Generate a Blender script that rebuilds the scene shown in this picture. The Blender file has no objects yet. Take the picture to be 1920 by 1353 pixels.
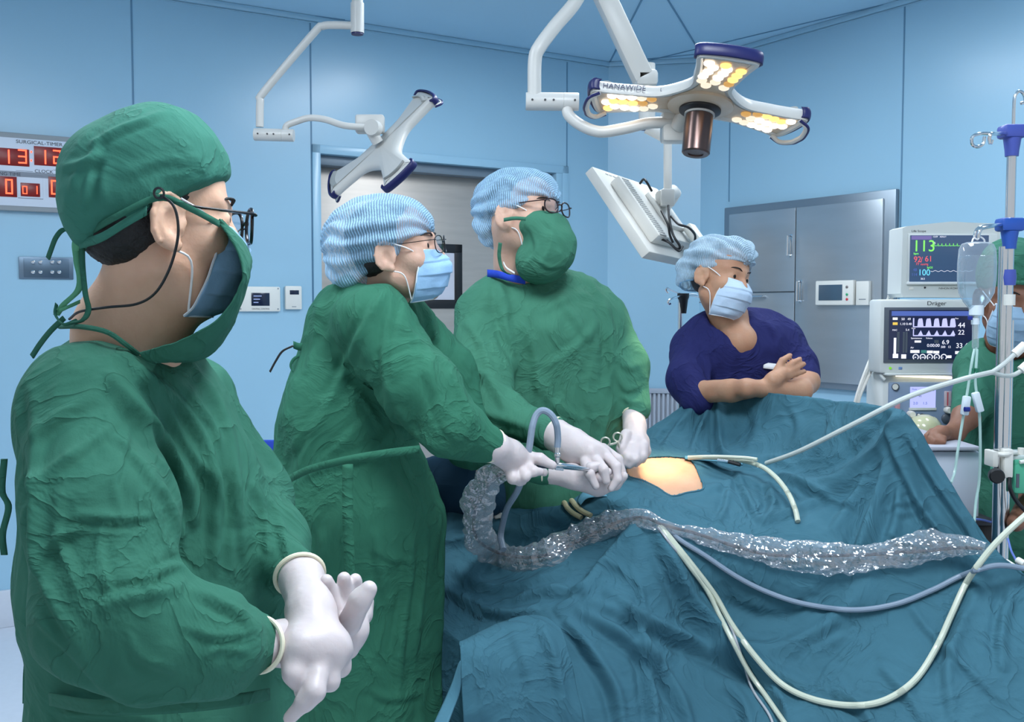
import bpy, bmesh, math, random
import numpy as np
from mathutils import Vector, Matrix, Euler
random.seed(4); np.random.seed(4)
S = bpy.context.scene
COL = S.collection
# ------------------------------------------------------------------ camera, world, light
W, H, F, CAMZ = 1920.0, 1353.0, 1900.0, 1.45
PITCH = math.atan(100.5 / F)
cam_d = bpy.data.cameras.new('camera'); cam = bpy.data.objects.new('camera', cam_d); COL.objects.link(cam)
cam_d.sensor_fit = 'HORIZONTAL'; cam_d.sensor_width = 36.0; cam_d.lens = 36.0 * F / W
cam_d.clip_start = 0.05; cam_d.clip_end = 60
cam.location = (0, 0, CAMZ); cam.rotation_euler = (math.pi / 2 - PITCH, 0, 0)
S.camera = cam
wd = bpy.data.worlds.new('world'); S.world = wd; wd.use_nodes = True
wd.node_tree.nodes['Background'].inputs[0].default_value = (0.92, 0.96, 1.0, 1)
wd.node_tree.nodes['Background'].inputs[1].default_value = 0.46
S.view_settings.view_transform = 'Standard'; S.view_settings.look = 'None'
S.view_settings.gamma = 1.0; S.view_settings.use_curve_mapping = False
S.view_settings.exposure = 0.52
S.cycles.use_denoising = True
S.cycles.max_bounces = 6; S.cycles.transparent_max_bounces = 16; S.cycles.caustics_reflective = False; S.cycles.caustics_refractive = False
S.cycles.sample_clamp_indirect = 3.0
CEIL = 2.95
# ceiling luminaires: (x, y, length x, length y, rotation)
LUMS = [(0.42, 4.05, 0.3, 1.5, 0.33, 17), (1.75, 3.3, 0.3, 1.2, 0.2, 4), (0.35, 1.2, 0.6, 1.2, 0.2, 26), (-1.4, 2.2, 0.3, 1.2, -.6, 16)]

# ------------------------------------------------------------------ pixel helpers
_c, _s = math.cos(PITCH), math.sin(PITCH)
def P(px, py, Y):
    x = (px - W / 2) / F; y = -(py - H / 2) / F
    t = Y / (_c + y * _s)
    return np.array([x * t, Y, CAMZ + t * (-_s + y * _c)])
def ray(px, py):
    x = (px - W / 2) / F; y = -(py - H / 2) / F
    return np.array([x, _c + y * _s, -_s + y * _c])
def onplane(px, py, p0, n):
    d = ray(px, py); o = np.array([0, 0, CAMZ]); n = np.asarray(n, float)
    return o + d * (np.dot(n, np.asarray(p0) - o) / np.dot(n, d))
def proj(V):
    V = np.asarray(V); x = V[:, 0]; y = V[:, 1]; z = V[:, 2] - CAMZ
    f = y * _c - z * _s; u = y * _s + z * _c
    return W / 2 + F * x / f, H / 2 - F * u / f
def cr(pts, n, closed=False):
    """Catmull-Rom resample by arc length"""
    p = np.asarray(pts, float)
    if len(p) == 2:
        t = np.linspace(0, 1, n)[:, None]; return p[0] * (1 - t) + p[1] * t
    if closed: q = np.vstack([p[-1], p, p[0], p[1]])
    else: q = np.vstack([2 * p[0] - p[1], p, 2 * p[-1] - p[-2]])
    out = []
    m = 14
    for i in range(1, len(q) - 2):
        a, b, c, d = q[i - 1], q[i], q[i + 1], q[i + 2]
        for k in range(m):
            t = k / m
            out.append(0.5 * (2 * b + (c - a) * t + (2 * a - 5 * b + 4 * c - d) * t * t + (3 * b - a - 3 * c + d) * t ** 3))
    out.append(q[-2]); o = np.array(out)
    s = np.r_[0, np.cumsum(np.linalg.norm(np.diff(o[:, :3], axis=0), axis=1))]
    t = np.linspace(0, s[-1], n + (1 if closed else 0))
    if closed: t = t[:-1]
    return np.stack([np.interp(t, s, o[:, j]) for j in range(o.shape[1])], 1)

# ------------------------------------------------------------------ noise
def _h(ix, iy, iz, seed):
    n = (ix * 374761393 + iy * 668265263 + iz * 2147483647 + seed * 974634777) & 0xffffffff
    n = ((n ^ (n >> 13)) * 1274126177) & 0xffffffff
    return ((n ^ (n >> 16)) & 0xffff) / 32767.5 - 1.0
def vnoise(p, seed=0):
    i = np.floor(p).astype(np.int64); f = p - i; f = f * f * (3 - 2 * f)
    r = 0
    for dx in (0, 1):
        wx = f[:, 0] if dx else 1 - f[:, 0]
        for dy in (0, 1):
            wy = f[:, 1] if dy else 1 - f[:, 1]
            for dz in (0, 1):
                wz = f[:, 2] if dz else 1 - f[:, 2]
                r = r + wx * wy * wz * _h(i[:, 0] + dx, i[:, 1] + dy, i[:, 2] + dz, seed)
    return r
def ridged(p, seed=0, oct=2):
    r = 0; a = 1.0
    for k in range(oct):
        r = r + a * (1 - 2.2 * np.abs(vnoise(p * (2.03 ** k) + 17.3 * k, seed + k))); a *= 0.5
    return r / 1.5

# ------------------------------------------------------------------ mesh creation
def norms(V, Fq):
    Fq = np.asarray(Fq)
    a = V[Fq[:, 2]] - V[Fq[:, 0]]; b = V[Fq[:, -1]] - V[Fq[:, 1]]
    fn = np.cross(a, b)
    N = np.zeros_like(V)
    for k in range(Fq.shape[1]):
        for j in range(3): N[:, j] += np.bincount(Fq[:, k], fn[:, j], minlength=len(V))
    l = np.linalg.norm(N, axis=1); l[l == 0] = 1
    return N / l[:, None]
def smooth(V, Fq, it=1, lam=0.5):
    Fq = np.asarray(Fq); n = len(V); k = Fq.shape[1]
    a = np.concatenate([Fq[:, i] for i in range(k)]); b = np.concatenate([Fq[:, (i + 1) % k] for i in range(k)])
    a, b = np.r_[a, b], np.r_[b, a]
    deg = np.bincount(a, minlength=n); deg[deg == 0] = 1
    for _ in range(it):
        m = np.stack([np.bincount(a, V[b, j], minlength=n) for j in range(3)], 1) / deg[:, None]
        V = V * (1 - lam) + m * lam
    return V
def mk(name, V, Fc, mat=None, parent=None, smooth_sh=True, uv=None):
    """one mesh object; V in world coordinates (parent only has a location)"""
    V = np.asarray(V, float).reshape(-1, 3)
    if parent is not None: V = V - np.array(parent.location)
    me = bpy.data.meshes.new(name)
    if isinstance(Fc, np.ndarray):
        n, k = Fc.shape
        me.vertices.add(len(V)); me.vertices.foreach_set('co', V.astype(np.float32).ravel())
        me.loops.add(n * k); me.loops.foreach_set('vertex_index', Fc.astype(np.int32).ravel())
        me.polygons.add(n); me.polygons.foreach_set('loop_start', np.arange(0, n * k, k, dtype=np.int32))
        me.update(calc_edges=True)
    else:
        me.from_pydata([tuple(v) for v in V], [], [tuple(f) for f in Fc])
        me.update()
    if len(me.polygons):
        me.polygons.foreach_set('use_smooth', [smooth_sh] * len(me.polygons))
    if uv is not None:
        l = me.uv_layers.new(name='UVMap'); idx = np.zeros(len(me.loops), np.int32); me.loops.foreach_get('vertex_index', idx)
        l.data.foreach_set('uv', np.asarray(uv)[idx].astype(np.float32).ravel())
    if mat is not None: me.materials.append(mat)
    o = bpy.data.objects.new(name, me); COL.objects.link(o)
    if parent is not None: o.parent = parent
    return o
def tag(o, label=None, cat=None, group=None, kind=None):
    if label: o['label'] = label
    if cat: o['category'] = cat
    if group: o['group'] = group
    if kind: o['kind'] = kind
    return o
def empty(name, loc, label, cat, group=None):
    o = bpy.data.objects.new(name, None); COL.objects.link(o); o.location = tuple(float(v) for v in loc); o.empty_display_size = 0.05
    return tag(o, label, cat, group)
class MB:
    """collects shapes into one mesh"""
    def __init__(s): s.V = []; s.F = []; s.n = 0
    def add(s, V, Fc):
        s.V.append(np.asarray(V, float)); s.F += [tuple(int(i) + s.n for i in f) for f in Fc]; s.n += len(V); return s
    def box(s, c, size, R=None, bev=0.0, seg=2):
        bm = bmesh.new(); bmesh.ops.create_cube(bm, size=1)
        for v in bm.verts: v.co = Vector((v.co.x * size[0], v.co.y * size[1], v.co.z * size[2]))
        if bev > 0: bmesh.ops.bevel(bm, geom=list(bm.edges), offset=bev, segments=seg, profile=0.5, affect='EDGES')
        V = np.array([v.co[:] for v in bm.verts]); Fc = [[v.index for v in f.verts] for f in bm.faces]
        bm.free()
        if R is not None: V = V @ np.asarray(R).T
        return s.add(V + np.asarray(c), Fc)
    def tube(s, pts, r, n=10, res=None, caps=True, closed=False, flat=None):
        p = np.asarray(pts, float)
        if res: p = cr(p, res, closed)
        m = len(p); rr = np.full(m, r) if np.isscalar(r) else np.interp(np.linspace(0, 1, m), np.linspace(0, 1, len(r)), r)
        T = np.gradient(p, axis=0) if not closed else np.roll(p, -1, 0) - np.roll(p, 1, 0)
        T = T / np.maximum(np.linalg.norm(T, axis=1), 1e-9)[:, None]
        u = np.cross(T[0], [0, 0, 1.0]); 
        if np.linalg.norm(u) < 0.1: u = np.cross(T[0], [1.0, 0, 0])
        u /= np.linalg.norm(u); V = []
        ang = np.linspace(0, 2 * math.pi, n, endpoint=False)
        for i in range(m):
            u = u - T[i] * np.dot(u, T[i]); u /= max(np.linalg.norm(u), 1e-9); v = np.cross(T[i], u)
            f2 = 1.0 if flat is None else flat
            V.append(p[i] + rr[i] * (np.cos(ang)[:, None] * u + f2 * np.sin(ang)[:, None] * v))
        V = np.vstack(V); Fc = []
        for i in range(m if closed else m - 1):
            for j in range(n):
                a = i * n + j; b = i * n + (j + 1) % n; i2 = (i + 1) % m
                Fc.append((a, b, i2 * n + (j + 1) % n, i2 * n + j))
        if caps and not closed:
            Fc.append(tuple(range(n))[::-1]); Fc.append(tuple((m - 1) * n + j for j in range(n)))
        return s.add(V, Fc)
    def lathe(s, prof, o, axis=(0, 0, 1), n=28):
        """prof: list of (radius, height) along axis from o"""
        ax = np.asarray(axis, float); ax /= np.linalg.norm(ax)
        u = np.cross(ax, [0, 1.0, 0]); 
        if np.linalg.norm(u) < 0.1: u = np.cross(ax, [1.0, 0, 0])
        u /= np.linalg.norm(u); v = np.cross(ax, u); V = []; ang = np.linspace(0, 2 * math.pi, n, endpoint=False)
        for r, h in prof: V.append(np.asarray(o) + ax * h + max(r, 1e-5) * (np.cos(ang)[:, None] * u + np.sin(ang)[:, None] * v))
        V = np.vstack(V); Fc = []
        for i in range(len(prof) - 1):
            for j in range(n): Fc.append((i * n + j, i * n + (j + 1) % n, (i + 1) * n + (j + 1) % n, (i + 1) * n + j))
        Fc.append(tuple(range(n))[::-1]); Fc.append(tuple((len(prof) - 1) * n + j for j in range(n)))
        return s.add(V, Fc)
    def ext(s, poly, o, u, v, n, d):
        """extrude 2-D polygon: o + a*u + b*v, along n by d"""
        u, v, n, o = map(lambda q: np.asarray(q, float), (u, v, n, o)); k = len(poly)
        A = np.array([o + a * u + b * v for a, b in poly]); B = A + n * d
        Fc = [tuple(range(k))[::-1], tuple(range(k, 2 * k))] + [(i, (i + 1) % k, k + (i + 1) % k, k + i) for i in range(k)]
        return s.add(np.vstack([A, B]), Fc)
    def build(s, name, mat, parent=None, sm=False, auto=True):
        o = mk(name, np.vstack(s.V), s.F, mat, parent, True)
        if auto:
            bm = bmesh.new(); bm.from_mesh(o.data); bmesh.ops.recalc_face_normals(bm, faces=bm.faces)
            for e in bm.edges:
                if len(e.link_faces) == 2 and e.calc_face_angle(0) > 0.6: e.smooth = False
            bm.to_mesh(o.data); bm.free()
        return o
def sheet_grid(rows, nu, nv):
    """rows: list of curves of world points -> (nv,nu,3) grid"""
    R = np.array([cr(r, nu) for r in rows])
    return np.stack([cr(R[:, i], nv) for i in range(nu)], 1)
def sheet(name, G, mat, parent=None, thick=0.002, disp=None):
    nv, nu, _ = G.shape; V = G.reshape(-1, 3)
    idx = np.arange(nv * nu).reshape(nv, nu)
    Q = np.stack([idx[:-1, :-1], idx[:-1, 1:], idx[1:, 1:], idx[1:, :-1]], -1).reshape(-1, 4)
    N = norms(V, Q)
    if disp is not None: V = V + N * disp(V, N)[:, None]; N = norms(V, Q)
    n = len(V); V2 = np.vstack([V + N * thick / 2, V - N * thick / 2])
    rim = np.concatenate([idx[0, :-1], idx[:-1, -1], idx[-1, :0:-1], idx[:0:-1, 0]])
    r2 = np.roll(rim, -1)
    E = np.stack([r2, rim, rim + n, r2 + n], 1)
    uv = np.stack(np.meshgrid(np.linspace(0, 1, nu), np.linspace(0, 1, nv)), -1).reshape(-1, 2)
    return mk(name, V2, np.vstack([Q, Q[:, ::-1] + n, E]), mat, parent, uv=np.vstack([uv, uv]))
def PP(*pts): return [P(*p) for p in pts]

# ------------------------------------------------------------------ signed distance bodies
class Grp:
    """primitives in a local frame: matrix (4x4 np) local->world, uniform scale s"""
    def __init__(s, M, scale, prims): s.Mi = np.linalg.inv(M); s.sc = scale; s.pr = prims; s.M = M
def C(a, b, r1, r2, k=0.02, op='u', fl=None): return ('c', np.asarray(a, float), np.asarray(b, float), r1, r2, k, op, fl)
def CP(a, b, k=0.02, op='u', fl=None):
    """cone from pixel joints (px,py,Y,r_px)"""
    return C(P(*a[:3]), P(*b[:3]), a[3] * a[2] / F, b[3] * b[2] / F, k, op, fl)
def chain(pts, k=0.02, op='u', fl=None): return [CP(a, b, k, op, fl) for a, b in zip(pts[:-1], pts[1:])]
def E(c, r, k=0.02, op='u', R=None): return ('e', np.asarray(c, float), np.asarray(r, float), R, None, k, op, None)
def EP(px, py, Y, rx, ry, rz, k=0.02, op='u', rot=0.0, yaw=0.0):
    """ellipsoid at pixel, radii in px (x, depth, z) at that depth, rot = roll in picture (deg, ccw)"""
    s = Y / F; a = math.radians(rot); b = math.radians(yaw)
    Rm = np.array([[math.cos(b), -math.sin(b), 0], [math.sin(b), math.cos(b), 0], [0, 0, 1]]) @ np.array([[math.cos(a), 0, -math.sin(a)], [0, 1, 0], [math.sin(a), 0, math.cos(a)]])
    return E(P(px, py, Y), (rx * s, ry * s, rz * s), k, op, Rm)
def HS(p, n, k=0.004, op='s'): 
    n = np.asarray(n, float); return ('h', np.asarray(p, float), n / np.linalg.norm(n), None, None, k, op, None)
def HSP(a, b, k=0.004, Y=None, op='s'):
    """cut away the picture side to the LEFT of the line a->b (px,py,Y)"""
    A, B = P(*a), P(*b); d = B - A; n = np.cross(np.array([0, 1.0, 0]), d); return HS(A, n, k, op)
def sdf(prims, Q):
    D = None
    for p in prims:
        if isinstance(p, Grp):
            L = Q @ p.Mi[:3, :3].T.astype(Q.dtype) + p.Mi[:3, 3].astype(Q.dtype)
            d = sdf(p.pr, L) * p.sc; k, op = 0.03, 'u'
        else:
            t, a, b, r1, r2, k, op, fl = p
            if t == 'c':
                q = Q - a; ba = b - a; f = 1.0
                if fl is not None:
                    n, s_ = np.asarray(fl[0], float), fl[1]; n = n / np.linalg.norm(n)
                    q = q + np.outer(q @ n, n) * (1 / s_ - 1); ba = ba + n * np.dot(ba, n) * (1 / s_ - 1); f = min(1.0, (1 + s_) / 2)
                q = q.astype(Q.dtype)
                h = np.clip((q @ ba.astype(Q.dtype)) / max(np.dot(ba, ba), 1e-9), 0, 1)
                d = (np.sqrt(((q - h[:, None] * ba.astype(Q.dtype)) ** 2).sum(1)) - (r1 + h * (r2 - r1))) * f
            elif t == 'e':
                q = Q - a.astype(Q.dtype)
                if r2 is None and r1 is not None: q = q @ np.asarray(r1, Q.dtype)
                k0 = np.sqrt(((q / b) ** 2).sum(1)) + 1e-9; k1 = np.sqrt(((q / b ** 2) ** 2).sum(1)) + 1e-9
                d = k0 * (k0 - 1) / k1
            else:
                d = -((Q - a) @ b)      # inside = the side the normal points to
        d = d.astype(np.float32)
        if D is None: D = d; continue
        k = max(k, 1e-4)
        if op == 'u':
            h = np.clip(0.5 + 0.5 * (D - d) / k, 0, 1); D = D * (1 - h) + d * h - k * h * (1 - h)
        elif op == 's':
            h = np.clip(0.5 - 0.5 * (D + d) / k, 0, 1); D = D * (1 - h) - d * h + k * h * (1 - h)
        else:
            h = np.clip(0.5 - 0.5 * (d - D) / k, 0, 1); D = d * (1 - h) + D * h + k * h * (1 - h)
    return D
def bounds(prims, M=None):
    lo = np.full(3, 1e9); hi = -lo
    for p in prims:
        if isinstance(p, Grp):
            l, h = bounds(p.pr); c = np.array([[x, y, z, 1] for x in (l[0], h[0]) for y in (l[1], h[1]) for z in (l[2], h[2])]) @ p.M.T
            lo = np.minimum(lo, c[:, :3].min(0)); hi = np.maximum(hi, c[:, :3].max(0)); continue
        t, a, b, r1, r2, k, op, fl = p
        if op != 'u' or t == 'h': continue
        if t == 'c':
            lo = np.minimum(lo, np.minimum(a - r1, b - r2)); hi = np.maximum(hi, np.maximum(a + r1, b + r2))
        else:
            m = b.max(); 
            if r1 is None: lo = np.minimum(lo, a - b); hi = np.maximum(hi, a + b)
            else: lo = np.minimum(lo, a - m); hi = np.maximum(hi, a + m)
    return lo, hi
def sdfmesh(prims, res, sm=2, pad=0.03):
    lo, hi = bounds(prims); lo = lo - pad; hi = hi + pad
    K = 4; cr_ = res * K
    n = np.maximum(np.ceil((hi - lo) / cr_).astype(int), 2)
    ax = [lo[i] + (np.arange(n[i]) + 0.5) * cr_ for i in range(3)]
    G = np.stack(np.meshgrid(*ax, indexing='ij'), -1).reshape(-1, 3).astype(np.float32)
    dc = sdf(prims, G).reshape(n)
    mask = np.abs(dc) < cr_ * 1.75
    N = n * K
    V = np.repeat(np.repeat(np.repeat(dc, K, 0), K, 1), K, 2)
    mf = np.repeat(np.repeat(np.repeat(mask, K, 0), K, 1), K, 2)
    I = np.nonzero(mf)
    pts = np.stack([lo[j] + (I[j] + 0.5) * res for j in range(3)], 1).astype(np.float32)
    out = np.empty(len(pts), np.float32)
    for s in range(0, len(pts), 400000): out[s:s + 400000] = sdf(prims, pts[s:s + 400000])
    V[I] = out
    V[0] = V[-1] = 1; V[:, 0] = V[:, -1] = 1; V[:, :, 0] = V[:, :, -1] = 1
    ins = V < 0
    cnt = sum(ins[dx:N[0] - 1 + dx, dy:N[1] - 1 + dy, dz:N[2] - 1 + dz].astype(np.int8) for dx in (0, 1) for dy in (0, 1) for dz in (0, 1))
    act = (cnt > 0) & (cnt < 8); A = np.stack(np.nonzero(act), 1)
    idx = -np.ones(act.shape, np.int32); idx[act] = np.arange(len(A))
    acc = np.zeros((len(A), 3)); ce = np.zeros(len(A))
    for axis in range(3):
        o1, o2 = [a for a in range(3) if a != axis]
        for p in (0, 1):
            for q in (0, 1):
                c0 = A.copy(); c0[:, o1] += p; c0[:, o2] += q; c1 = c0.copy(); c1[:, axis] += 1
                v0 = V[tuple(c0.T)]; v1 = V[tuple(c1.T)]; m = (v0 < 0) != (v1 < 0)
                t = np.where(m, v0 / np.where(m, v0 - v1, 1), 0)
                pt = c0 - A + 0.0; pt[:, axis] += t
                acc[m] += pt[m]; ce[m] += 1
    Vt = lo + (A + acc / ce[:, None] + 0.5) * res
    Fs = []
    for axis in range(3):
        o1, o2 = (axis + 1) % 3, (axis + 2) % 3
        sl0 = [slice(None)] * 3; sl1 = [slice(None)] * 3
        sl0[axis] = slice(0, N[axis] - 1); sl1[axis] = slice(1, N[axis])
        a = ins[tuple(sl0)]; b = ins[tuple(sl1)]
        for flip, m in ((False, a & ~b), (True, ~a & b)):
            e = np.stack(np.nonzero(m), 1)
            if not len(e): continue
            def g(d1, d2):
                c = e.copy(); c[:, o1] += d1; c[:, o2] += d2; return idx[tuple(c.T)]
            q = np.stack([g(-1, -1), g(0, -1), g(0, 0), g(-1, 0)], 1)
            if flip: q = q[:, ::-1]
            Fs.append(q)
    Fq = np.vstack(Fs); Fq = Fq[(Fq >= 0).all(1)]
    if sm: Vt = smooth(Vt, Fq, sm, 0.5)
    return Vt, Fq
def keep_largest(V, Fq, drop_small=60):
    n = len(V); lab = np.arange(n)
    a = np.concatenate([Fq[:, 0], Fq[:, 1], Fq[:, 2]]); b = np.concatenate([Fq[:, 1], Fq[:, 2], Fq[:, 3]])
    while True:
        l2 = lab.copy(); np.minimum.at(l2, a, lab[b]); np.minimum.at(l2, b, lab[a]); l2 = l2[l2]
        if (l2 == lab).all(): break
        lab = l2
    u, c = np.unique(lab, return_counts=True); keep = u[c >= c.max() * 0.02]
    m = np.isin(lab, keep); new = -np.ones(n, int); new[m] = np.arange(m.sum())
    Fk = Fq[m[Fq[:, 0]]]
    return V[m], new[Fk]
def creases(V, N, folds, front=True):
    """folds: (pixel polyline, amplitude m, width px, [valley 0..1]) -> displacement along the normal"""
    x, y = proj(V); D = np.zeros(len(V))
    if front:
        view = V - np.array([0, 0, CAMZ]); view /= np.linalg.norm(view, axis=1)[:, None]
        fc = np.clip(-(N * view).sum(1) * 2.5, 0, 1)
    else: fc = 1.0
    for f in folds:
        pl, amp, w = f[0], f[1], f[2]; val = f[3] if len(f) > 3 else 0.6
        q = cr([(a, b, 0) for a, b in pl], max(6, 4 * len(pl)))[:, :2]
        m = (x > q[:, 0].min() - 4 * w) & (x < q[:, 0].max() + 4 * w) & (y > q[:, 1].min() - 4 * w) & (y < q[:, 1].max() + 4 * w)
        if not m.any(): continue
        X = x[m]; Yp = y[m]; best = np.full(len(X), 1e9); sg = np.zeros(len(X)); tt = np.zeros(len(X)); L = len(q) - 1
        for i in range(L):
            a, b = q[i], q[i + 1]; d = b - a; l2 = max(d @ d, 1e-6)
            t = np.clip(((X - a[0]) * d[0] + (Yp - a[1]) * d[1]) / l2, 0, 1)
            ex = X - a[0] - t * d[0]; ey = Yp - a[1] - t * d[1]; dist = np.hypot(ex, ey)
            c = d[0] * ey - d[1] * ex; up = dist < best
            best = np.where(up, dist, best); sg = np.where(up, np.sign(c), sg); tt = np.where(up, (i + t) / L, tt)
        s = best * sg / w
        e = np.clip(np.sin(np.clip(tt, 0.0, 1) * math.pi), 0, 1) ** 0.5
        prof = np.exp(-s ** 2) - val * np.exp(-((s - 1.5) / 0.9) ** 2)
        D[m] += amp * e * prof
    return D * fc
def cloth(name, prims, res, mat, parent, folds=(), noise=(), sm=3, cut=None, post=None):
    V, Fq = sdfmesh(prims, res, sm); V, Fq = keep_largest(V, Fq)
    N = norms(V, Fq)
    D = np.zeros(len(V))
    for (amp, scale, dirv, stretch, seed) in noise:
        d = np.asarray(dirv, float); d /= np.linalg.norm(d)
        q = V - np.outer(V @ d, d) * (1 - 1 / stretch)
        q = q + 0.02 * np.stack([vnoise(V * 6, seed + 5), vnoise(V * 6, seed + 6), vnoise(V * 6, seed + 7)], 1)
        D += amp * ridged(q / scale, seed)
    V = V + N * D[:, None]
    if folds:
        N = norms(V, Fq); V = V + N * creases(V, N, folds)[:, None]
        V = smooth(V, Fq, 1, 0.3)
    return mk(name, V, Fq, mat, parent)

# ------------------------------------------------------------------ materials
def s2l(c): return tuple(((x / 255) / 12.92 if x / 255 <= 0.04045 else ((x / 255 + 0.055) / 1.055) ** 2.4) for x in c)
_M = {}
def mat(name, col=(200, 200, 200), rough=0.5, metal=0.0, spec=0.5, var=0.0, vscale=8, bump=0.0, bscale=60, stretch=(1, 1, 1), emis=None, estr=0, alpha=1.0, trans=0.0, sheen=0.0, col2=None, sub=0.0, weave=0.0, clear=0.0):
    if name in _M: return _M[name]
    m = bpy.data.materials.new(name); m.use_nodes = True; nt = m.node_tree; b = nt.nodes['Principled BSDF']
    c = s2l(col) + (1,)
    b.inputs['Base Color'].default_value = c; b.inputs['Roughness'].default_value = rough; b.inputs['Metallic'].default_value = metal
    b.inputs['Specular IOR Level'].default_value = spec
    if trans: b.inputs['Transmission Weight'].default_value = trans
    if sheen: b.inputs['Sheen Weight'].default_value = sheen; b.inputs['Sheen Roughness'].default_value = 0.4
    if sub: b.inputs['Subsurface Weight'].default_value = sub; b.inputs['Subsurface Radius'].default_value = (0.4, 0.15, 0.08); b.inputs['Subsurface Scale'].default_value = 0.02
    if clear: b.inputs['Coat Weight'].default_value = clear; b.inputs['Coat Roughness'].default_value = 0.25
    if alpha < 1: b.inputs['Alpha'].default_value = alpha
    if emis: b.inputs['Emission Color'].default_value = s2l(emis) + (1,); b.inputs['Emission Strength'].default_value = estr
    tc = nt.nodes.new('ShaderNodeTexCoord'); mp = nt.nodes.new('ShaderNodeMapping'); mp.inputs['Scale'].default_value = stretch
    nt.links.new(tc.outputs['Object'], mp.inputs['Vector'])
    if var or col2:
        n = nt.nodes.new('ShaderNodeTexNoise'); n.inputs['Scale'].default_value = vscale; n.inputs['Detail'].default_value = 5
        nt.links.new(mp.outputs[0], n.inputs['Vector'])
        r = nt.nodes.new('ShaderNodeValToRGB'); r.color_ramp.elements[0].position = 0.3; r.color_ramp.elements[1].position = 0.7
        c1 = s2l(col2) if col2 else tuple(x * (1 - var) for x in c[:3]); c3 = c[:3] if col2 else tuple(min(1, x * (1 + var)) for x in c[:3])
        r.color_ramp.elements[0].color = c1 + (1,); r.color_ramp.elements[1].color = c3 + (1,)
        nt.links.new(n.outputs['Fac'], r.inputs[0]); nt.links.new(r.outputs[0], b.inputs['Base Color'])
    last = None
    if bump:
        n = nt.nodes.new('ShaderNodeTexNoise'); n.inputs['Scale'].default_value = bscale; n.inputs['Detail'].default_value = 6
        nt.links.new(mp.outputs[0], n.inputs['Vector'])
        bp = nt.nodes.new('ShaderNodeBump'); bp.inputs['Strength'].default_value = 1.0; bp.inputs['Distance'].default_value = bump
        nt.links.new(n.outputs['Fac'], bp.inputs['Height']); last = bp
    if last: nt.links.new(last.outputs[0], b.inputs['Normal'])
    _M[name] = m; return m
def cloth_mat(name, col, var=0.12, b1=0.004, b2=0.0006, sc=9, rough=0.85, dirv=(1, 1, 1)):
    """woven cotton: ridged wrinkles and fine weave as bump"""
    m = mat(name, col, rough, var=var, vscale=5, spec=0.2, sheen=0.0)
    nt = m.node_tree; b = nt.nodes['Principled BSDF']
    tc = nt.nodes.new('ShaderNodeTexCoord'); mp = nt.nodes.new('ShaderNodeMapping'); mp.inputs['Scale'].default_value = dirv; mp.inputs['Rotation'].default_value = (0.3, 0.5, 0.4)
    nt.links.new(tc.outputs['Object'], mp.inputs['Vector'])
    def noise(scale, det, dist):
        n = nt.nodes.new('ShaderNodeTexNoise'); n.inputs['Scale'].default_value = scale; n.inputs['Detail'].default_value = det; n.inputs['Distortion'].default_value = dist
        nt.links.new(mp.outputs[0], n.inputs['Vector']); return n
    n1 = noise(sc, 4, 1.2)
    r = nt.nodes.new('ShaderNodeMath'); r.operation = 'SUBTRACT'; r.inputs[1].default_value = 0.5; nt.links.new(n1.outputs['Fac'], r.inputs[0])
    a = nt.nodes.new('ShaderNodeMath'); a.operation = 'ABSOLUTE'; nt.links.new(r.outputs[0], a.inputs[0])
    p = nt.nodes.new('ShaderNodeMath'); p.operation = 'POWER'; p.inputs[1].default_value = 0.6; nt.links.new(a.outputs[0], p.inputs[0])
    b1n = nt.nodes.new('ShaderNodeBump'); b1n.inputs['Distance'].default_value = b1; b1n.invert = True; nt.links.new(p.outputs[0], b1n.inputs['Height'])
    n2 = noise(420, 2, 0)
    b2n = nt.nodes.new('ShaderNodeBump'); b2n.inputs['Distance'].default_value = b2; nt.links.new(n2.outputs['Fac'], b2n.inputs['Height'])
    nt.links.new(b1n.outputs[0], b2n.inputs['Normal']); nt.links.new(b2n.outputs[0], b.inputs['Normal'])
    return m
def emat(name, col, strength):
    return mat(name, (10, 10, 10), 0.4, emis=col, estr=strength)
def text(body, name, loc, size, R, mt, parent=None, ext=0.0004, align='LEFT', sx=1.0):
    cu = bpy.data.curves.new(name, 'FONT'); cu.body = body; cu.size = size; cu.extrude = ext; cu.align_x = align; cu.space_character = 1.0
    cu.materials.append(mt)
    o = bpy.data.objects.new(name, cu); COL.objects.link(o)
    M = Matrix(((R[0][0], R[0][1], R[0][2]), (R[1][0], R[1][1], R[1][2]), (R[2][0], R[2][1], R[2][2])))
    o.rotation_euler = M.to_euler(); o.scale = (sx, 1, 1)
    bpy.context.view_layer.update()
    me = bpy.data.meshes.new_from_object(o); Mw = Matrix.Translation(Vector(loc)) @ M.to_4x4() @ Matrix.Diagonal((sx, 1, 1, 1)); me.transform(Mw)
    bpy.data.objects.remove(o); bpy.data.curves.remove(cu)
    if parent is not None: me.transform(Matrix.Translation(-parent.location))
    if not me.materials: me.materials.append(mt)
    o = bpy.data.objects.new(name, me); COL.objects.link(o)
    if parent is not None: o.parent = parent
    return o
GREEN1 = cloth_mat('gown_cotton_dark', (38, 116, 84), 0.10, 0.006, 0.0003, 7)
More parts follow.
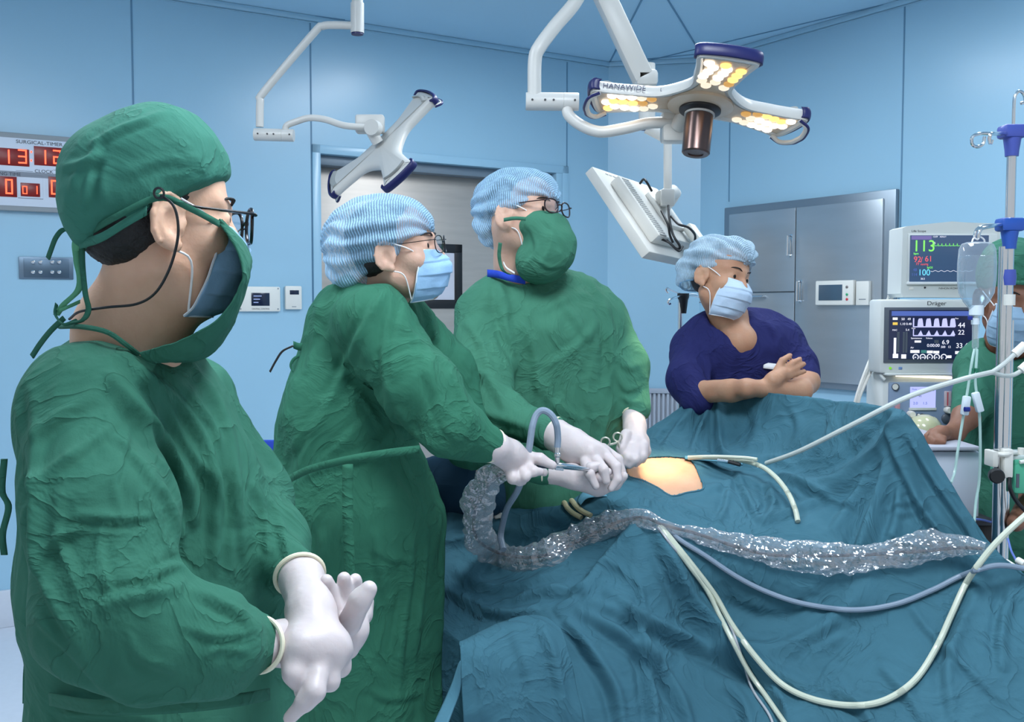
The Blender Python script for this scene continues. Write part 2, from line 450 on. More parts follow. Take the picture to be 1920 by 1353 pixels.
# ------------------------------------------------------------------ luminaires (above the frame and behind the camera)
m_white = mat('white_enamel', (226, 228, 226), 0.35)
m_diff = emat('lamp_diffuser', (235, 244, 255), 9.0)
for i, (lx, ly, sx, sy, rz, pw) in enumerate(LUMS):
    e = empty('ceiling_light', (lx, ly, CEIL), 'flat white ceiling luminaire ' + ['over the left of the room', 'over the operating table', 'behind the camera position', 'near the steel cabinet'][i], 'ceiling light')
    Rz = np.array([[math.cos(rz), -math.sin(rz), 0], [math.sin(rz), math.cos(rz), 0], [0, 0, 1]])
    mb = MB()
    for dx, dy, ax, ay in ((0, sy / 2, sx + .04, .03), (0, -sy / 2, sx + .04, .03), (sx / 2, 0, .03, sy), (-sx / 2, 0, .03, sy)):
        mb.box(np.array([lx, ly, CEIL - .012]) + Rz @ np.array([dx, dy, 0]), (ax, ay, .022), Rz)
    mb.build('frame', m_white, e)
    MB().box((lx, ly, CEIL - .008), (sx - .02, sy - .02, .01), Rz).build('diffuser', m_diff, e)
    ld = bpy.data.lights.new('luminaire_light', 'AREA'); ld.shape = 'RECTANGLE'; ld.size = sx; ld.size_y = sy; ld.energy = pw; ld.color = (0.86, 0.94, 1.0)
    lo = bpy.data.objects.new('luminaire_light', ld); COL.objects.link(lo); lo.parent = e; lo.location = (0, 0, -.03); lo.rotation_euler = (0, 0, rz)

# ------------------------------------------------------------------ room shell
m_wall = mat('blue_wall_panel', (158, 198, 220), 0.26, spec=0.45, var=0.015, vscale=1.5)
m_ceil = mat('blue_ceiling_panel', (180, 216, 236), 0.5, spec=0.3)
m_seam = mat('panel_seam', (98, 140, 168), 0.5)
m_floor = mat('pale_vinyl_floor', (206, 212, 222), 0.45, var=0.02, vscale=30)
def cz(px, py): return onplane(px, py, (0, 0, CEIL), (0, 0, 1))
K0, K1, K2, K3 = cz(390, 0), cz(1141, 117), cz(1316, 109), cz(1540, 44)
class Wall:
    def __init__(s, o, e, flip=1):
        s.o = np.array([o[0], o[1], 0.0]); d = np.array([e[0] - o[0], e[1] - o[1], 0]); s.L = np.linalg.norm(d); s.u = d / s.L
        s.n = np.cross([0, 0, 1.0], s.u) * flip
        if np.dot(s.n, np.array([0, 0, 0]) - s.o) < 0: s.n = -s.n
        s.R = np.stack([s.u, -s.n, [0, 0, 1.0]], 1)
    def uz(s, px, py):
        p = onplane(px, py, s.o, s.n); return np.dot(p - s.o, s.u), p[2]
    def p(s, u, z, out=0.0): return s.o + s.u * u + np.array([0, 0, z]) + s.n * out
    def box(s, mb, u0, u1, z0, z1, o0, o1, bev=0.0):
        return mb.box(s.p((u0 + u1) / 2, (z0 + z1) / 2, (o0 + o1) / 2), (abs(u1 - u0), abs(o1 - o0), abs(z1 - z0)), s.R, bev)
dL = (K0 - K1) / np.linalg.norm(K0 - K1); dR = (K3 - K2) / np.linalg.norm(K3 - K2)
WL = Wall(K1, K1 + dL * 5.2); WC = Wall(K1, K2); WR = Wall(K2, K2 + dR * 4.6)
T = 0.2
ua, zt = WL.uz(600, 292); ub, zt2 = WL.uz(1053, 322)
zt = (zt + zt2) / 2
mb = MB(); WL.box(mb, -0.05, ub, 0, CEIL, -T, 0); WL.box(mb, ua, WL.L, 0, CEIL, -T, 0); WL.box(mb, ub, ua, zt, CEIL, -T, 0)
tag(mb.build('wall_left', m_wall), kind='structure')
mb = MB(); WC.box(mb, -0.03, WC.L + .03, 0, CEIL, -T, 0); tag(mb.build('wall_corner', m_wall), kind='structure')
mb = MB(); WR.box(mb, -0.03, WR.L, 0, CEIL, -T, 0); tag(mb.build('wall_right', m_wall), kind='structure')
eL, eR = WL.p(WL.L, 0), WR.p(WR.L, 0)
poly = [(K1[0], K1[1]), (K2[0], K2[1]), (eR[0], eR[1]), (eR[0], -2.5), (eL[0], -2.5), (eL[0], eL[1])]
c = np.mean(poly, axis=0); big = [tuple(c + (np.array(q) - c) * 1.06) for q in poly]
mb = MB(); mb.ext(big, (0, 0, -.06), (1, 0, 0), (0, 1, 0), (0, 0, 1), .06); tag(mb.build('floor', m_floor), kind='structure')
mb = MB(); mb.ext(big, (0, 0, CEIL), (1, 0, 0), (0, 1, 0), (0, 0, 1), .06); tag(mb.build('ceiling', m_ceil), kind='structure')
mb = MB(); WL.box(mb, ua + .02, WL.L, 0, .17, 0, .02, .004); tag(mb.build('baseboard_left', m_floor), kind='structure')
mb = MB(); WR.box(mb, 0, WR.L, 0, .17, 0, .02, .004); tag(mb.build('baseboard_right', m_floor), kind='structure')
# panel seams on the walls and the ceiling, cornice at the ceiling line
n = 1
for w, px, py in ((WL, 250, 200), (WL, 583, 200), (WL, 1063, 200), (WR, 1369, 200), (WR, 1693, 200)):
    u, _ = w.uz(px, py); mb = MB(); z0 = 0.17
    if px == 1063: z0 = 0.0
    if px == 1369: z0 = 2.07
    w.box(mb, u - .004, u + .004, z0, CEIL - .03, 0, .002); tag(mb.build('trim_%d' % n, m_seam), kind='structure'); n += 1
for w in (WL, WC, WR):
    mb = MB(); w.box(mb, 0, w.L, CEIL - .028, CEIL, 0, .022, .006); w.box(mb, 0, w.L, CEIL - .036, CEIL - .03, 0, .004)
    tag(mb.build('trim_%d' % n, m_wall), kind='structure'); n += 1
for a, b in (((1143, 117), (1203, 0)), ((1311, 95), (1253, 0)), ((1141, 117), (1316, 100)), ((365, 0), (388, 3)), ((1690, 0), (1320, 88))):
    A, B = cz(*a), cz(*b); d = B - A; L = np.linalg.norm(d); d /= L; s_ = np.cross([0, 0, 1.0], d)
    mb = MB(); mb.box((A + B) / 2 + d * .35 - np.array([0, 0, .002]), (L + .7, .008, .004), np.stack([d, s_, [0, 0, 1.0]], 1))
    tag(mb.build('trim_%d' % n, m_seam), kind='structure'); n += 1
# ------------------------------------------------------------------ door in the left wall
m_steel = mat('brushed_steel_door', (184, 176, 168), 0.42, metal=0.5, var=0.06, vscale=3, stretch=(1, 1, 12))
m_black = mat('black_rubber', (22, 24, 28), 0.45)
e = empty('door_1', WL.p((ua + ub) / 2, 0, -.15), None, None); e['kind'] = 'structure'
mb = MB(); WL.box(mb, ub - .3, ua + .04, 0, zt + .04, -.17, -.13, .003); mb.build('leaf', m_steel, e)
mb = MB(); WL.box(mb, ub, ub + .045, 0, zt, -.13, .012, .003); WL.box(mb, ua - .045 + .045, ua + .045, 0, zt + .045, -.0, .012, .003)
WL.box(mb, ub - .045, ub + .0, 0, zt + .045, 0, .012, .003); WL.box(mb, ub - .045, ua + .045, zt, zt + .045, 0, .012, .003)
mb.build('door_frame', m_wall, e)
mb = MB(); WL.box(mb, ub, ua, zt - .05, zt, -.16, -.04, .003); mb.build('track_cover', mat('track_grey', (120, 134, 146), 0.4, metal=.3), e)
WD = Wall(WL.p(0, 0, -.13), WL.p(1, 0, -.13)); WD.n = WL.n; WD.u = WL.u; WD.R = WL.R
u1, z1 = WD.uz(770, 455); u0, z0 = WD.uz(866, 578)
mb = MB(); fw = .05
for a0, a1, b0, b1 in ((u0, u1, z0, z0 + fw), (u0, u1, z1 - fw, z1), (u0, u0 + fw, z0, z1), (u1 - fw, u1, z0, z1)): WD.box(mb, a0, a1, b0, b1, 0, .008, .002)
mb.build('window_frame', m_black, e)
mb = MB(); WD.box(mb, u0 + fw, u1 - fw, z0 + fw, z1 - fw, 0, .003); mb.build('window_pane', mat('door_window_glass', (205, 205, 215), 0.12, spec=.6), e)
# ------------------------------------------------------------------ wall fittings, left wall
def plate(w, x0, y0, x1, y1, out, mt, e, name, bev=.004, base=0.0):
    ya = (y0 + y1) / 2; xa = (x0 + x1) / 2
    a, _ = w.uz(x0, ya); b, _ = w.uz(x1, ya); _, zb = w.uz(xa, y1); _, zc = w.uz(xa, y0)
    mb = MB(); w.box(mb, min(a, b), max(a, b), zb, zc, base, base + out, bev); return mb.build(name, mt, e)
m_plastic = mat('white_plastic', (232, 230, 222), 0.4)
m_grayp = mat('grey_plastic', (150, 156, 160), 0.45)
m_screen = mat('dark_screen', (34, 44, 66), 0.15)
m_lblue = emat('screen_blue_glow', (150, 175, 235), 0.7)
m_ink = mat('dark_ink', (50, 54, 62), 0.6)
def root_on(w, px, py, name, label, cat, out=0.0):
    u, z = w.uz(px, py); return empty(name, w.p(u, z, out), label, cat)
RW = {id(w): np.stack([(-w.u if w is WL else w.u), [0, 0, 1.0], w.n], 1) for w in (WL, WR, WC)}
def wtext(w, s, px, py, size_px, mt, e, out, name='lettering', align='LEFT', sx=1.0):
    u, z = w.uz(px, py); d = w.p(u, z, 0)[1]
    return text(s, name, w.p(u, z, out), size_px * d / F, RW[id(w)], mt, e, .0003, align, sx)
# digital timer clock
e = root_on(WL, 70, 390, 'wall_clock', 'white surgical timer and clock with red digits on blue wall', 'clock')
plate(WL, -60, 252, 150, 397, .035, m_grayp, e, 'case', .006)
plate(WL, -54, 262, 145, 388, .004, mat('clock_face', (214, 222, 234), 0.4), e, 'face', .001, .035)
m_dred = mat('dark_red_window', (70, 8, 10), 0.3, emis=(120, 8, 8), estr=0.35); m_red = emat('red_led', (255, 70, 40), 3.2)
SEG = {'0': 'abcdef', '1': 'bc', '2': 'abged', '3': 'abgcd', '4': 'fgbc', '5': 'afgcd', '6': 'afgedc', '7': 'abc', '8': 'abcdefg', '9': 'abcdfg'}
def seg7(w, ch, x, y, ww, hh, out, e):
    a, zt_ = w.uz(x, y); b, _ = w.uz(x + ww, y); _, zb = w.uz(x, y + hh); th = (zt_ - zb) * .1; sl = (zt_ - zb) * .08
    zm = (zt_ + zb) / 2; mb = MB()
    for s in SEG[ch]:
        r = {'a': (a, b, zt_ - th, zt_), 'g': (a, b, zm - th / 2, zm + th / 2), 'd': (a, b, zb, zb + th),
             'f': (a, a - th * np.sign(a - b), zm, zt_), 'e': (a, a - th * np.sign(a - b), zb, zm), 'b': (b, b + th * np.sign(a - b), zm, zt_), 'c': (b, b + th * np.sign(a - b), zb, zm)}[s]
        w.box(mb, min(r[0], r[1]), max(r[0], r[1]), r[2], r[3], out, out + .002)
    mb.build('digit', m_red, e)
for (x0, y0, x1, y1, ds) in ((-52, 280, 53, 309, None), (62, 279, 120, 311, None), (-20, 333, 30, 368, None), (37, 346, 73, 368, None), (89, 335, 128, 370, None)):
    plate(WL, x0, y0 - 1, x1, y1 + 2, .002, m_dred, e, 'display_window', .0005, .039)
for ch, x, y, ww, hh in (('1', 4, 282, 12, 26), ('3', 32, 282, 16, 26), ('1', 72, 283, 12, 26), ('2', 97, 283, 15, 26), ('0', 8, 337, 14, 28), ('0', 40, 350, 9, 15), ('1', 60, 350, 8, 15), ('0', 93, 339, 15, 27)):
    seg7(WL, ch, x, y, ww, hh, .041, e)
wtext(WL, 'SURGICAL-TIMER & CLOCK', 28, 270, 9, m_ink, e, .0395, sx=1.15)
wtext(WL, 'CLOCK', 63, 325, 8.5, m_ink, e, .0395, sx=1.1)
wtext(WL, 'PASSING TIME', -28, 328, 8.5, m_ink, e, .0395, sx=1.1)
for y in (285, 301):
    plate(WL, 55.5, y, 58, y + 3.5, .002, m_red, e, 'colon_dot', .0003, .039)
mb = MB()
for (x0, y0, x1, y1) in ((28, 322, 60, 323), (98, 321, 128, 322), (-50, 328, 120, 328.8), (31.5, 330, 79, 330.8), (31, 330, 32, 372), (78, 330, 79, 374), (84, 332, 85, 374), (32, 373, 79, 374), (84, 332, 128, 333)):
    a, z1_ = WL.uz(x0, y0); b, z2_ = WL.uz(x1, y1); WL.box(mb, min(a, b), max(a, b), min(z1_, z2_), max(z1_, z2_), .039, .0395)
mb.build('printed_line', mat('print_grey', (140, 146, 156), .6), e)
# socket plate
e = root_on(WL, 85, 520, 'socket_plate', 'grey steel plate with eight small terminals on blue wall', 'socket plate')
plate(WL, 35, 482, 137, 523, .008, mat('steel_plate_dark', (112, 132, 150), 0.35, metal=.6), e, 'plate', .002)
plate(WL, 44, 485, 129, 520, .003, mat('steel_plate_in', (92, 112, 130), 0.35, metal=.6), e, 'inner_plate', .001, .008)
m_chrome = mat('chrome', (215, 220, 225), 0.18, metal=1.0)
for x in (61, 75, 97, 110):
    for y in (491, 510):
        u, z = WL.uz(x, y); MB().lathe([(.0085, 0), (.0085, .008), (.005, .010), (.005, .02)], WL.p(u, z, .011), WL.n, 12).build('terminal', m_chrome, e)
# control panel and thermostat
e = root_on(WL, 484, 582, 'control_panel', 'wide white room control panel with small dark screen on blue wall', 'control panel')
plate(WL, 445, 537, 524, 584, .02, m_plastic, e, 'case', .008)
plate(WL, 469, 549, 503, 573, .002, m_screen, e, 'screen', .0005, .02)
for i, y in enumerate((554, 560, 566)):
    plate(WL, 473, y, 488 - 3 * i, y + 1.6, .0006, m_lblue, e, 'screen_text', .0, .022)
wtext(WL, 'CENTRAL CONTROL', 470, 580, 3.6, m_ink, e, .0205)
for x, y in ((449, 541), (519, 541), (449, 579), (519, 579)):
    u, z = WL.uz(x, y); MB().lathe([(.004, 0), (.004, .002)], WL.p(u, z, .02), WL.n, 10).build('screw', m_grayp, e)
e = root_on(WL, 548, 579, 'thermostat', 'small white thermostat right of the wide control panel', 'thermostat')
plate(WL, 533, 536, 564, 580, .02, m_plastic, e, 'case', .006)
plate(WL, 541, 544, 558, 552, .001, m_screen, e, 'display', .0003, .02)
plate(WL, 545, 574, 553, 575.5, .001, m_grayp, e, 'marking', .0, .02)
# return-air grille on the corner wall
m_gr = mat('grille_grey', (168, 176, 188), 0.5)
e = root_on(WC, 1240, 760, 'air_grille', 'grey louvred return air grille low on the corner wall', 'air grille')
a, zt_ = WC.uz(1206, 727); b, _ = WC.uz(1300, 727); u0, u1 = min(a, b), max(a, b)
mb = MB(); fw = .03
for A in ((u0, u1, zt_ - fw, zt_), (u0, u1, .2, .2 + fw), (u0, u0 + fw, .2, zt_), (u1 - fw, u1, .2, zt_)): WC.box(mb, *A, 0, .03, .003)
WC.box(mb, u0, u1, .2, zt_, 0, .004); mb.build('frame', m_gr, e)
mb = MB()
for k in range(9):
    u = u0 + fw + (u1 - u0 - 2 * fw) * (k + .5) / 9; WC.box(mb, u - .008, u + .008, .2 + fw, zt_ - fw, .004, .024, .003)
mb.build('louvre', m_gr, e)
# ------------------------------------------------------------------ stainless cabinet in the right wall
m_ss = mat('stainless_cabinet', (176, 184, 190), 0.32, metal=0.7, var=0.05, vscale=2, stretch=(1, 1, 6))
m_ssd = mat('stainless_edge', (140, 152, 162), 0.35, metal=0.7)
u0, z1 = WR.uz(1365, 388); u1, z1b = WR.uz(1687, 357); z1 = (z1 + z1b) / 2; _, z0 = WR.uz(1600, 731)
e = empty('steel_cabinet', WR.p((u0 + u1) / 2, z0), 'large stainless steel wall cabinet with three doors and bar handles', 'cabinet')
mb = MB(); WR.box(mb, u0, u1, z0, z1, 0.0, .03, .004); mb.build('body', m_ssd, e)
uL = u0 + .05; uR = u1 - .06; um, _ = WR.uz(1502, 450); _, zm = WR.uz(1440, 548)
HR = np.stack([WR.u, -WR.n, [0, 0, 1.0]], 1)
def cdoor(a, b, c_, d_, hx, hy0, hy1, horiz=False):
    mb = MB(); WR.box(mb, a + .003, b - .003, c_ + .003, d_ - .003, .03, .045, .003); o = mb.build('door', m_ss, e)
    mb = MB()
    if not horiz:
        u, za = WR.uz(hx, hy0); _, zb = WR.uz(hx, hy1)
        mb.tube([WR.p(u, za, .045), WR.p(u, za, .075), WR.p(u, zb, .075), WR.p(u, zb, .045)], .006, 8)
        WR.box(mb, u - .011, u + .011, zb - .01, za + .01, .045, .048, .001)
    else:
        ua_, z = WR.uz(hx, hy0); ub_, _ = WR.uz(hy1, hy0)
        mb.tube([WR.p(ua_, z, .045), WR.p(ua_, z, .07), WR.p(ub_, z, .07), WR.p(ub_, z, .045)], .006, 8)
    h = mb.build('handle', m_chrome, None)
    h.parent = o; 
    for v in h.data.vertices: v.co -= Vector(e.location)
cdoor(uL, um, zm, z1 - .04, 1494, 443, 479)
cdoor(uL, um, z0 + .03, zm, 1402, 556, 1446, True)
cdoor(um, uR, z0 + .03, z1 - .04, 1512, 528, 564)
e = root_on(WR, 1580, 571, 'wall_controller', 'white touch controller with grey screen and red button on the steel cabinet', 'controller', .045)
plate(WR, 1546, 526, 1617, 572, .03, m_plastic, e, 'case', .006, .045)
plate(WR, 1553, 534, 1597, 563, .002, mat('grey_screen', (70, 92, 110), .12), e, 'screen', .0005, .075)
for y, cc, nm in ((552, (60, 170, 120), 'green_button'), (561, (200, 50, 60), 'red_button'), (538, (120, 110, 110), 'grey_button')):
    u, z = WR.uz(1606, y); MB().lathe([(.007, 0), (.007, .003), (.004, .005)], WR.p(u, z, .075), WR.n, 12).build(nm, mat(nm, cc, .3), e)
e = root_on(WR, 1632, 571, 'switch_plate', 'plain white switch plate beside the touch controller on the steel cabinet', 'switch plate', .045)
plate(WR, 1621, 527, 1645, 572, .025, m_plastic, e, 'plate', .004, .045)
plate(WR, 1627, 560, 1640, 562, .001, m_grayp, e, 'marking', .0, .07)
# ------------------------------------------------------------------ people: shared builders
m_glove = mat('latex_glove', (204, 192, 192), 0.42, spec=0.4, bump=0.0012, bscale=45, sub=0.15)
m_rim = mat('glove_cuff_rim', (232, 226, 200), 0.45)
m_hair = mat('black_hair', (22, 19, 20), 0.6, bump=.002, bscale=200)
m_maskb = mat('blue_surgical_mask', (150, 190, 226), 0.7, var=.03, vscale=20, bump=.0008, bscale=120)
m_maskw = mat('white_mask_edge', (222, 228, 236), 0.7)
m_loop = mat('white_elastic', (236, 236, 238), 0.6)
m_frame = mat('black_glasses_frame', (16, 16, 20), 0.25)
m_eyew = mat('eye_white', (225, 220, 215), 0.2)
m_iris = mat('dark_iris', (26, 16, 12), 0.12)
m_shoe = mat('clog_rubber', (60, 66, 74), 0.5)
def glass_mat(name, tint, a):
    m = bpy.data.materials.new(name); m.use_nodes = True; nt = m.node_tree; nt.nodes.clear()
    o = nt.nodes.new('ShaderNodeOutputMaterial'); mx = nt.nodes.new('ShaderNodeMixShader'); t = nt.nodes.new('ShaderNodeBsdfTransparent'); g = nt.nodes.new('ShaderNodeBsdfGlossy')
    t.inputs[0].default_value = tint + (1,); g.inputs['Roughness'].default_value = 0.05
    mx.inputs[0].default_value = a; nt.links.new(t.outputs[0], mx.inputs[1]); nt.links.new(g.outputs[0], mx.inputs[2]); nt.links.new(mx.outputs[0], o.inputs[0]); return m
m_lens = glass_mat('spectacle_lens', (0.96, 0.97, 1.0), 0.10)
def net_mat(name, col, t0, t1, freq, dist=1.2):
    """pleated non-woven bouffant: thin stripes that let the hair show through"""
    m = bpy.data.materials.new(name); m.use_nodes = True; nt = m.node_tree; b = nt.nodes['Principled BSDF']
    b.inputs['Base Color'].default_value = s2l(col) + (1,); b.inputs['Roughness'].default_value = 0.8
    uv = nt.nodes.new('ShaderNodeUVMap'); uv.uv_map = 'UVMap'
    w = nt.nodes.new('ShaderNodeTexWave'); w.bands_direction = 'Y'; w.inputs['Scale'].default_value = freq; w.inputs['Distortion'].default_value = dist; w.inputs['Detail Scale'].default_value = 2
    n = nt.nodes.new('ShaderNodeTexNoise'); n.inputs['Scale'].default_value = 6
    nt.links.new(uv.outputs[0], w.inputs['Vector']); nt.links.new(uv.outputs[0], n.inputs['Vector'])
    mul = nt.nodes.new('ShaderNodeMath'); mul.operation = 'MULTIPLY'; nt.links.new(w.outputs['Fac'], mul.inputs[0]); nt.links.new(n.outputs['Fac'], mul.inputs[1])
    r = nt.nodes.new('ShaderNodeMapRange'); r.inputs['From Min'].default_value = 0.12; r.inputs['From Max'].default_value = 0.5; r.inputs['To Min'].default_value = t0; r.inputs['To Max'].default_value = t1
    nt.links.new(mul.outputs[0], r.inputs[0]); nt.links.new(r.outputs[0], b.inputs['Alpha'])
    bp = nt.nodes.new('ShaderNodeBump'); bp.inputs['Distance'].default_value = .002; nt.links.new(w.outputs['Fac'], bp.inputs['Height']); nt.links.new(bp.outputs[0], b.inputs['Normal'])
    return m
m_net = net_mat('bouffant_net', (164, 206, 238), 0.42, 0.95, 6.5)
m_netedge = mat('bouffant_edge', (150, 204, 244), 0.8)
def skin_mat(name, col, red):
    m = mat(name, col, 0.5, sub=0.25, spec=0.35, col2=red, vscale=14, bump=0.0006, bscale=160); return m

class Head:
    def __init__(s, px, py, Y, yaw, pitch=0, roll=0, sc=1.0):
        a, b, c = map(math.radians, (-yaw, pitch, roll))
        R = Matrix.Rotation(a, 3, 'Z') @ Matrix.Rotation(b, 3, 'X') @ Matrix.Rotation(c, 3, 'Y')
        s.R = np.array(R); s.sc = sc; s.o = P(px, py, Y)
        s.M = np.eye(4); s.M[:3, :3] = s.R * sc; s.M[:3, 3] = s.o
    def w(s, *p): return s.o + s.sc * (s.R @ np.array(p, float))
    def W(s, A): return s.o + s.sc * (np.asarray(A) @ s.R.T)
    def L(s, V): return ((np.asarray(V) - s.o) @ s.R) / s.sc
def Rz3(deg):
    a = math.radians(deg); return np.array([[math.cos(a), -math.sin(a), 0], [math.sin(a), math.cos(a), 0], [0, 0, 1]])
def ear_pts(sx):
    pts = []
    for t in np.linspace(-2.2, 2.5, 10):
        y = -.004 - .0215 * math.sin(t) * 1.0; z = -.009 + .032 * math.cos(t) - (.004 if t > 1.5 else 0)
        pts.append(((.0865 + (-(y + .004)) * .42) * sx, y, z))
    return pts
def head_prims(eye_open=.0040, broad=1.0):
    p = [E((0, -.014, .038), (.077 * broad, .097, .082)),
         E((0, .03, .035), (.066 * broad, .060, .060), .02),
         E((0, .036, -.03), (.061 * broad, .060, .066), .03),
         E((0, .022, -.07), (.052 * broad, .058, .046), .03)]
    for sx in (-1, 1):
        p += [C((sx * .052 * broad, -.002, -.066), (sx * .012, .070, -.108), .015, .017, .025),
              E((sx * .045 * broad, .058, -.03), (.024, .026, .022), .02),
              C((sx * .050, .064, .022), (sx * .006, .090, .018), .008, .010, .014)]
    p += [E((0, .072, -.106), (.022, .019, .018), .015), E((0, .088, -.068), (.026, .016, .018), .014),
          C((0, .092, .008), (0, .110, -.030), .0075, .0115, .010), E((.012, .102, -.036), (.0085, .011, .008), .006), E((-.012, .102, -.036), (.0085, .011, .008), .006)]
    for sx in (-1, 1):
        p += [E((sx * .032, .103, .000), (.020, .017, .012), .012, 's'),
              E((sx * .032, .077, .000), (.0155, .0155, .0135), .004),
              E((sx * .032, .094, -.0005), (.0125, .007, eye_open), .0015, 's')]
        p += [E((sx * .083, -.006, -.014), (.008, .022, .033), .006, 'u', Rz3(22 * sx))]
        ep = ear_pts(sx)
        p += [C(a, b, .0038, .0038, .003) for a, b in zip(ep[:-1], ep[1:])]
        p += [E((sx * .0905, .001, -.012), (.010, .0115, .018), .004, 's'), E((sx * .094, -.006, .006), (.005, .010, .009), .004, 's'),
              C((sx * .078, .014, -.012), (sx * .0815, .012, -.02), .005, .005, .004), E((sx * .084, .006, -.042), (.005, .009, .010), .006)]
    return p
def hair_prims(low=-.058):
    return [E((0, -.018, .040), (.0815, .0995, .0855)), E((0, -.03, -.01), (.072, .070, .064), .02),
            HS((0, .0, low), (0, .25, -1), .01), E((0, .085, -.035), (.2, .072, .088), .006, 's'), E((0, .125, .03), (.2, .075, .05), .006, 's'),
            E((.094, -.002, -.014), (.02, .025, .034), .004, 's'), E((-.094, -.002, -.014), (.02, .025, .034), .004, 's'), E((0, .02, -.085), (.2, .05, .06), .01, 's')]
def add_face(h, e, res_hair=.005, brow=True, low=-.042):
    V, Fq = sdfmesh([Grp(h.M, h.sc, hair_prims(low))], res_hair, 2); V, Fq = keep_largest(V, Fq)
    N = norms(V, Fq); V = V + N * (.0012 * ridged(h.L(V) * np.array([160, 60, 160]), 3))[:, None]
    mk('hair', V, Fq, m_hair, e)
    for sx in (-1, 1):
        mb = MB(); mb.lathe([(.0137 * h.sc * math.sin(t), .0137 * h.sc * math.cos(t)) for t in np.linspace(.01, 3.13, 14)], h.w(sx * .032, .0765, 0), h.R @ [0, 1, 0], 20)
        eo = mb.build('eye', m_eyew, e)
        mb = MB(); mb.lathe([(.0066 * h.sc * math.sin(t), .003 * h.sc * math.cos(t)) for t in np.linspace(.01, 3.13, 8)], h.w(sx * .032 + .001, .0885, 0), h.R @ [0, 1, 0], 16)
        io = mb.build('iris', m_iris, e); io.parent = eo
        if brow:
            pts = h.W([(sx * .014, .0985, .022), (sx * .028, .0965, .028), (sx * .042, .084, .028), (sx * .051, .071, .022)])
            MB().tube(pts, [.002, .0036, .0032, .001], 8, res=14, flat=.6).build('eyebrow', m_hair, e)
def add_mask(h, e, m=m_maskb, drop=0.0, ear=True, wid=1.0, up=-.008, crumple=.0025):
    rows = []
    prof = [(-.006 + up, .104, .052, .050), (-.022 + up, .119, .058, .046), (-.040 + up, .130, .062, .040), (-.060, .130, .064, .034), (-.080, .124, .064, .028), (-.100, .112, .060, .022), (-.116 - drop, .096, .054, .016), (-.127 - drop, .078, .046, .010)]
    for z, yc, xw, ye in prof:
        r = []
        for t in np.linspace(-1, 1, 13):
            x = xw * wid * math.sin(t * 1.35) / math.sin(1.35)
            y = ye + (yc - ye) * max(0, math.cos(t * 1.45)) ** 0.62
            r.append((x, y, z + (.006 * abs(t) if z > -.03 else 0)))
        rows.append(h.W(r))
    G = sheet_grid(rows, 60, 70)
    nv, nu = 70, 60
    vv = np.repeat(np.linspace(0, 1, nv), nu); uu = np.tile(np.linspace(-1, 1, nu), nv)
    def disp(V, N):
        pl = ((vv * 4.2) % 1.0); w = np.clip(1 - np.abs(uu) ** 4, 0.1, 1)
        sgn = np.sign(np.mean(((V - h.o) * N).sum(1)))
        return sgn * (.0045 * h.sc * np.where((vv > .12) & (vv < .88), (pl - .5) * w, 0) + crumple * h.sc * vnoise(h.L(V) * 45, 9))
    mo = sheet('mask', G, m, e, .0014, disp)
    for k in (0, -1):
        pts = G[k]; MB().tube(pts, .0016 * h.sc, 6).build('mask_edge', m_maskw, e).parent = mo
    for k in (0, -1):
        MB().tube(G[:, k], .0018 * h.sc, 6).build('mask_edge', m_maskw, e).parent = mo
    if ear:
        for sx, k in ((1, -1), (-1, 0)):
            top = G[4, k]; bot = G[-5, k]
            MB().tube([top, h.w(sx * .0755, .045, .002), h.w(sx * .083, .012, .018)], .0016 * h.sc, 7, res=14).build('ear_loop', m_loop, e).parent = mo
            MB().tube([bot, h.w(sx * .071, .030, -.062), h.w(sx * .083, .004, -.046)], .0016 * h.sc, 7, res=14).build('ear_loop', m_loop, e).parent = mo
    return mo
def add_glasses(h, e, m=m_frame, lw=.025, lh=.020, yf=.121, z=-.004, r=.0016, round_=2.6, temple=.0022, drop=0.0):
    g = None
    for sx in (-1, 1):
        cx = sx * .0335; pts = []
        for t in np.linspace(0, 2 * math.pi, 40, endpoint=False):
            c_, s_ = math.cos(t), math.sin(t)
            q = (abs(c_) ** round_ + abs(s_) ** round_) ** (-1 / round_)
            x = cx + lw * c_ * q; pts.append((x, yf - .004 * (abs(x) / .05) ** 2 * 1.6, z + lh * s_ * q))
        o = MB().tube(h.W(pts), r * h.sc, 8, closed=True).build('glasses_rim' if g else 'glasses', m, e)
        if g: o.parent = g
        else: g = o
        lp = h.W(pts); c0 = lp.mean(0); n = len(lp)
        V = np.vstack([lp, [c0], lp + h.R @ [0, .0012, 0], [c0 + h.R @ [0, .0012, 0]]])
        Fc = [(i, (i + 1) % n, n) for i in range(n)] + [(n + 1 + (i + 1) % n, n + 1 + i, 2 * n + 1) for i in range(n)]
        l = mk('lens', V, Fc, m_lens, e); l.parent = g
        t = MB().tube(h.W([(sx * (.0335 + lw), yf - .005, z + lh * .55), (sx * .067, yf - .016, z + lh * .6), (sx * .079, .03, z + lh * .65), (sx * .0815, -.004, .014 - drop), (sx * .083, -.022, .006 - drop), (sx * .082, -.036, -.012)]), temple * h.sc, 8, res=26, flat=.55).build('temple', m, e); t.parent = g
    b = MB().tube(h.W([(-.0335 + lw * .93, yf, z + .004), (0, yf + .003, z + .008), (.0335 - lw * .93, yf, z + .004)]), r * h.sc, 8, res=10).build('bridge', m, e); b.parent = g
    for sx in (-1, 1):
        b = MB().tube(h.W([(sx * .011, yf - .001, z), (sx * .010, yf - .008, z - .006)]), .001 * h.sc, 6).build('nose_pad', m, e); b.parent = g
    return g
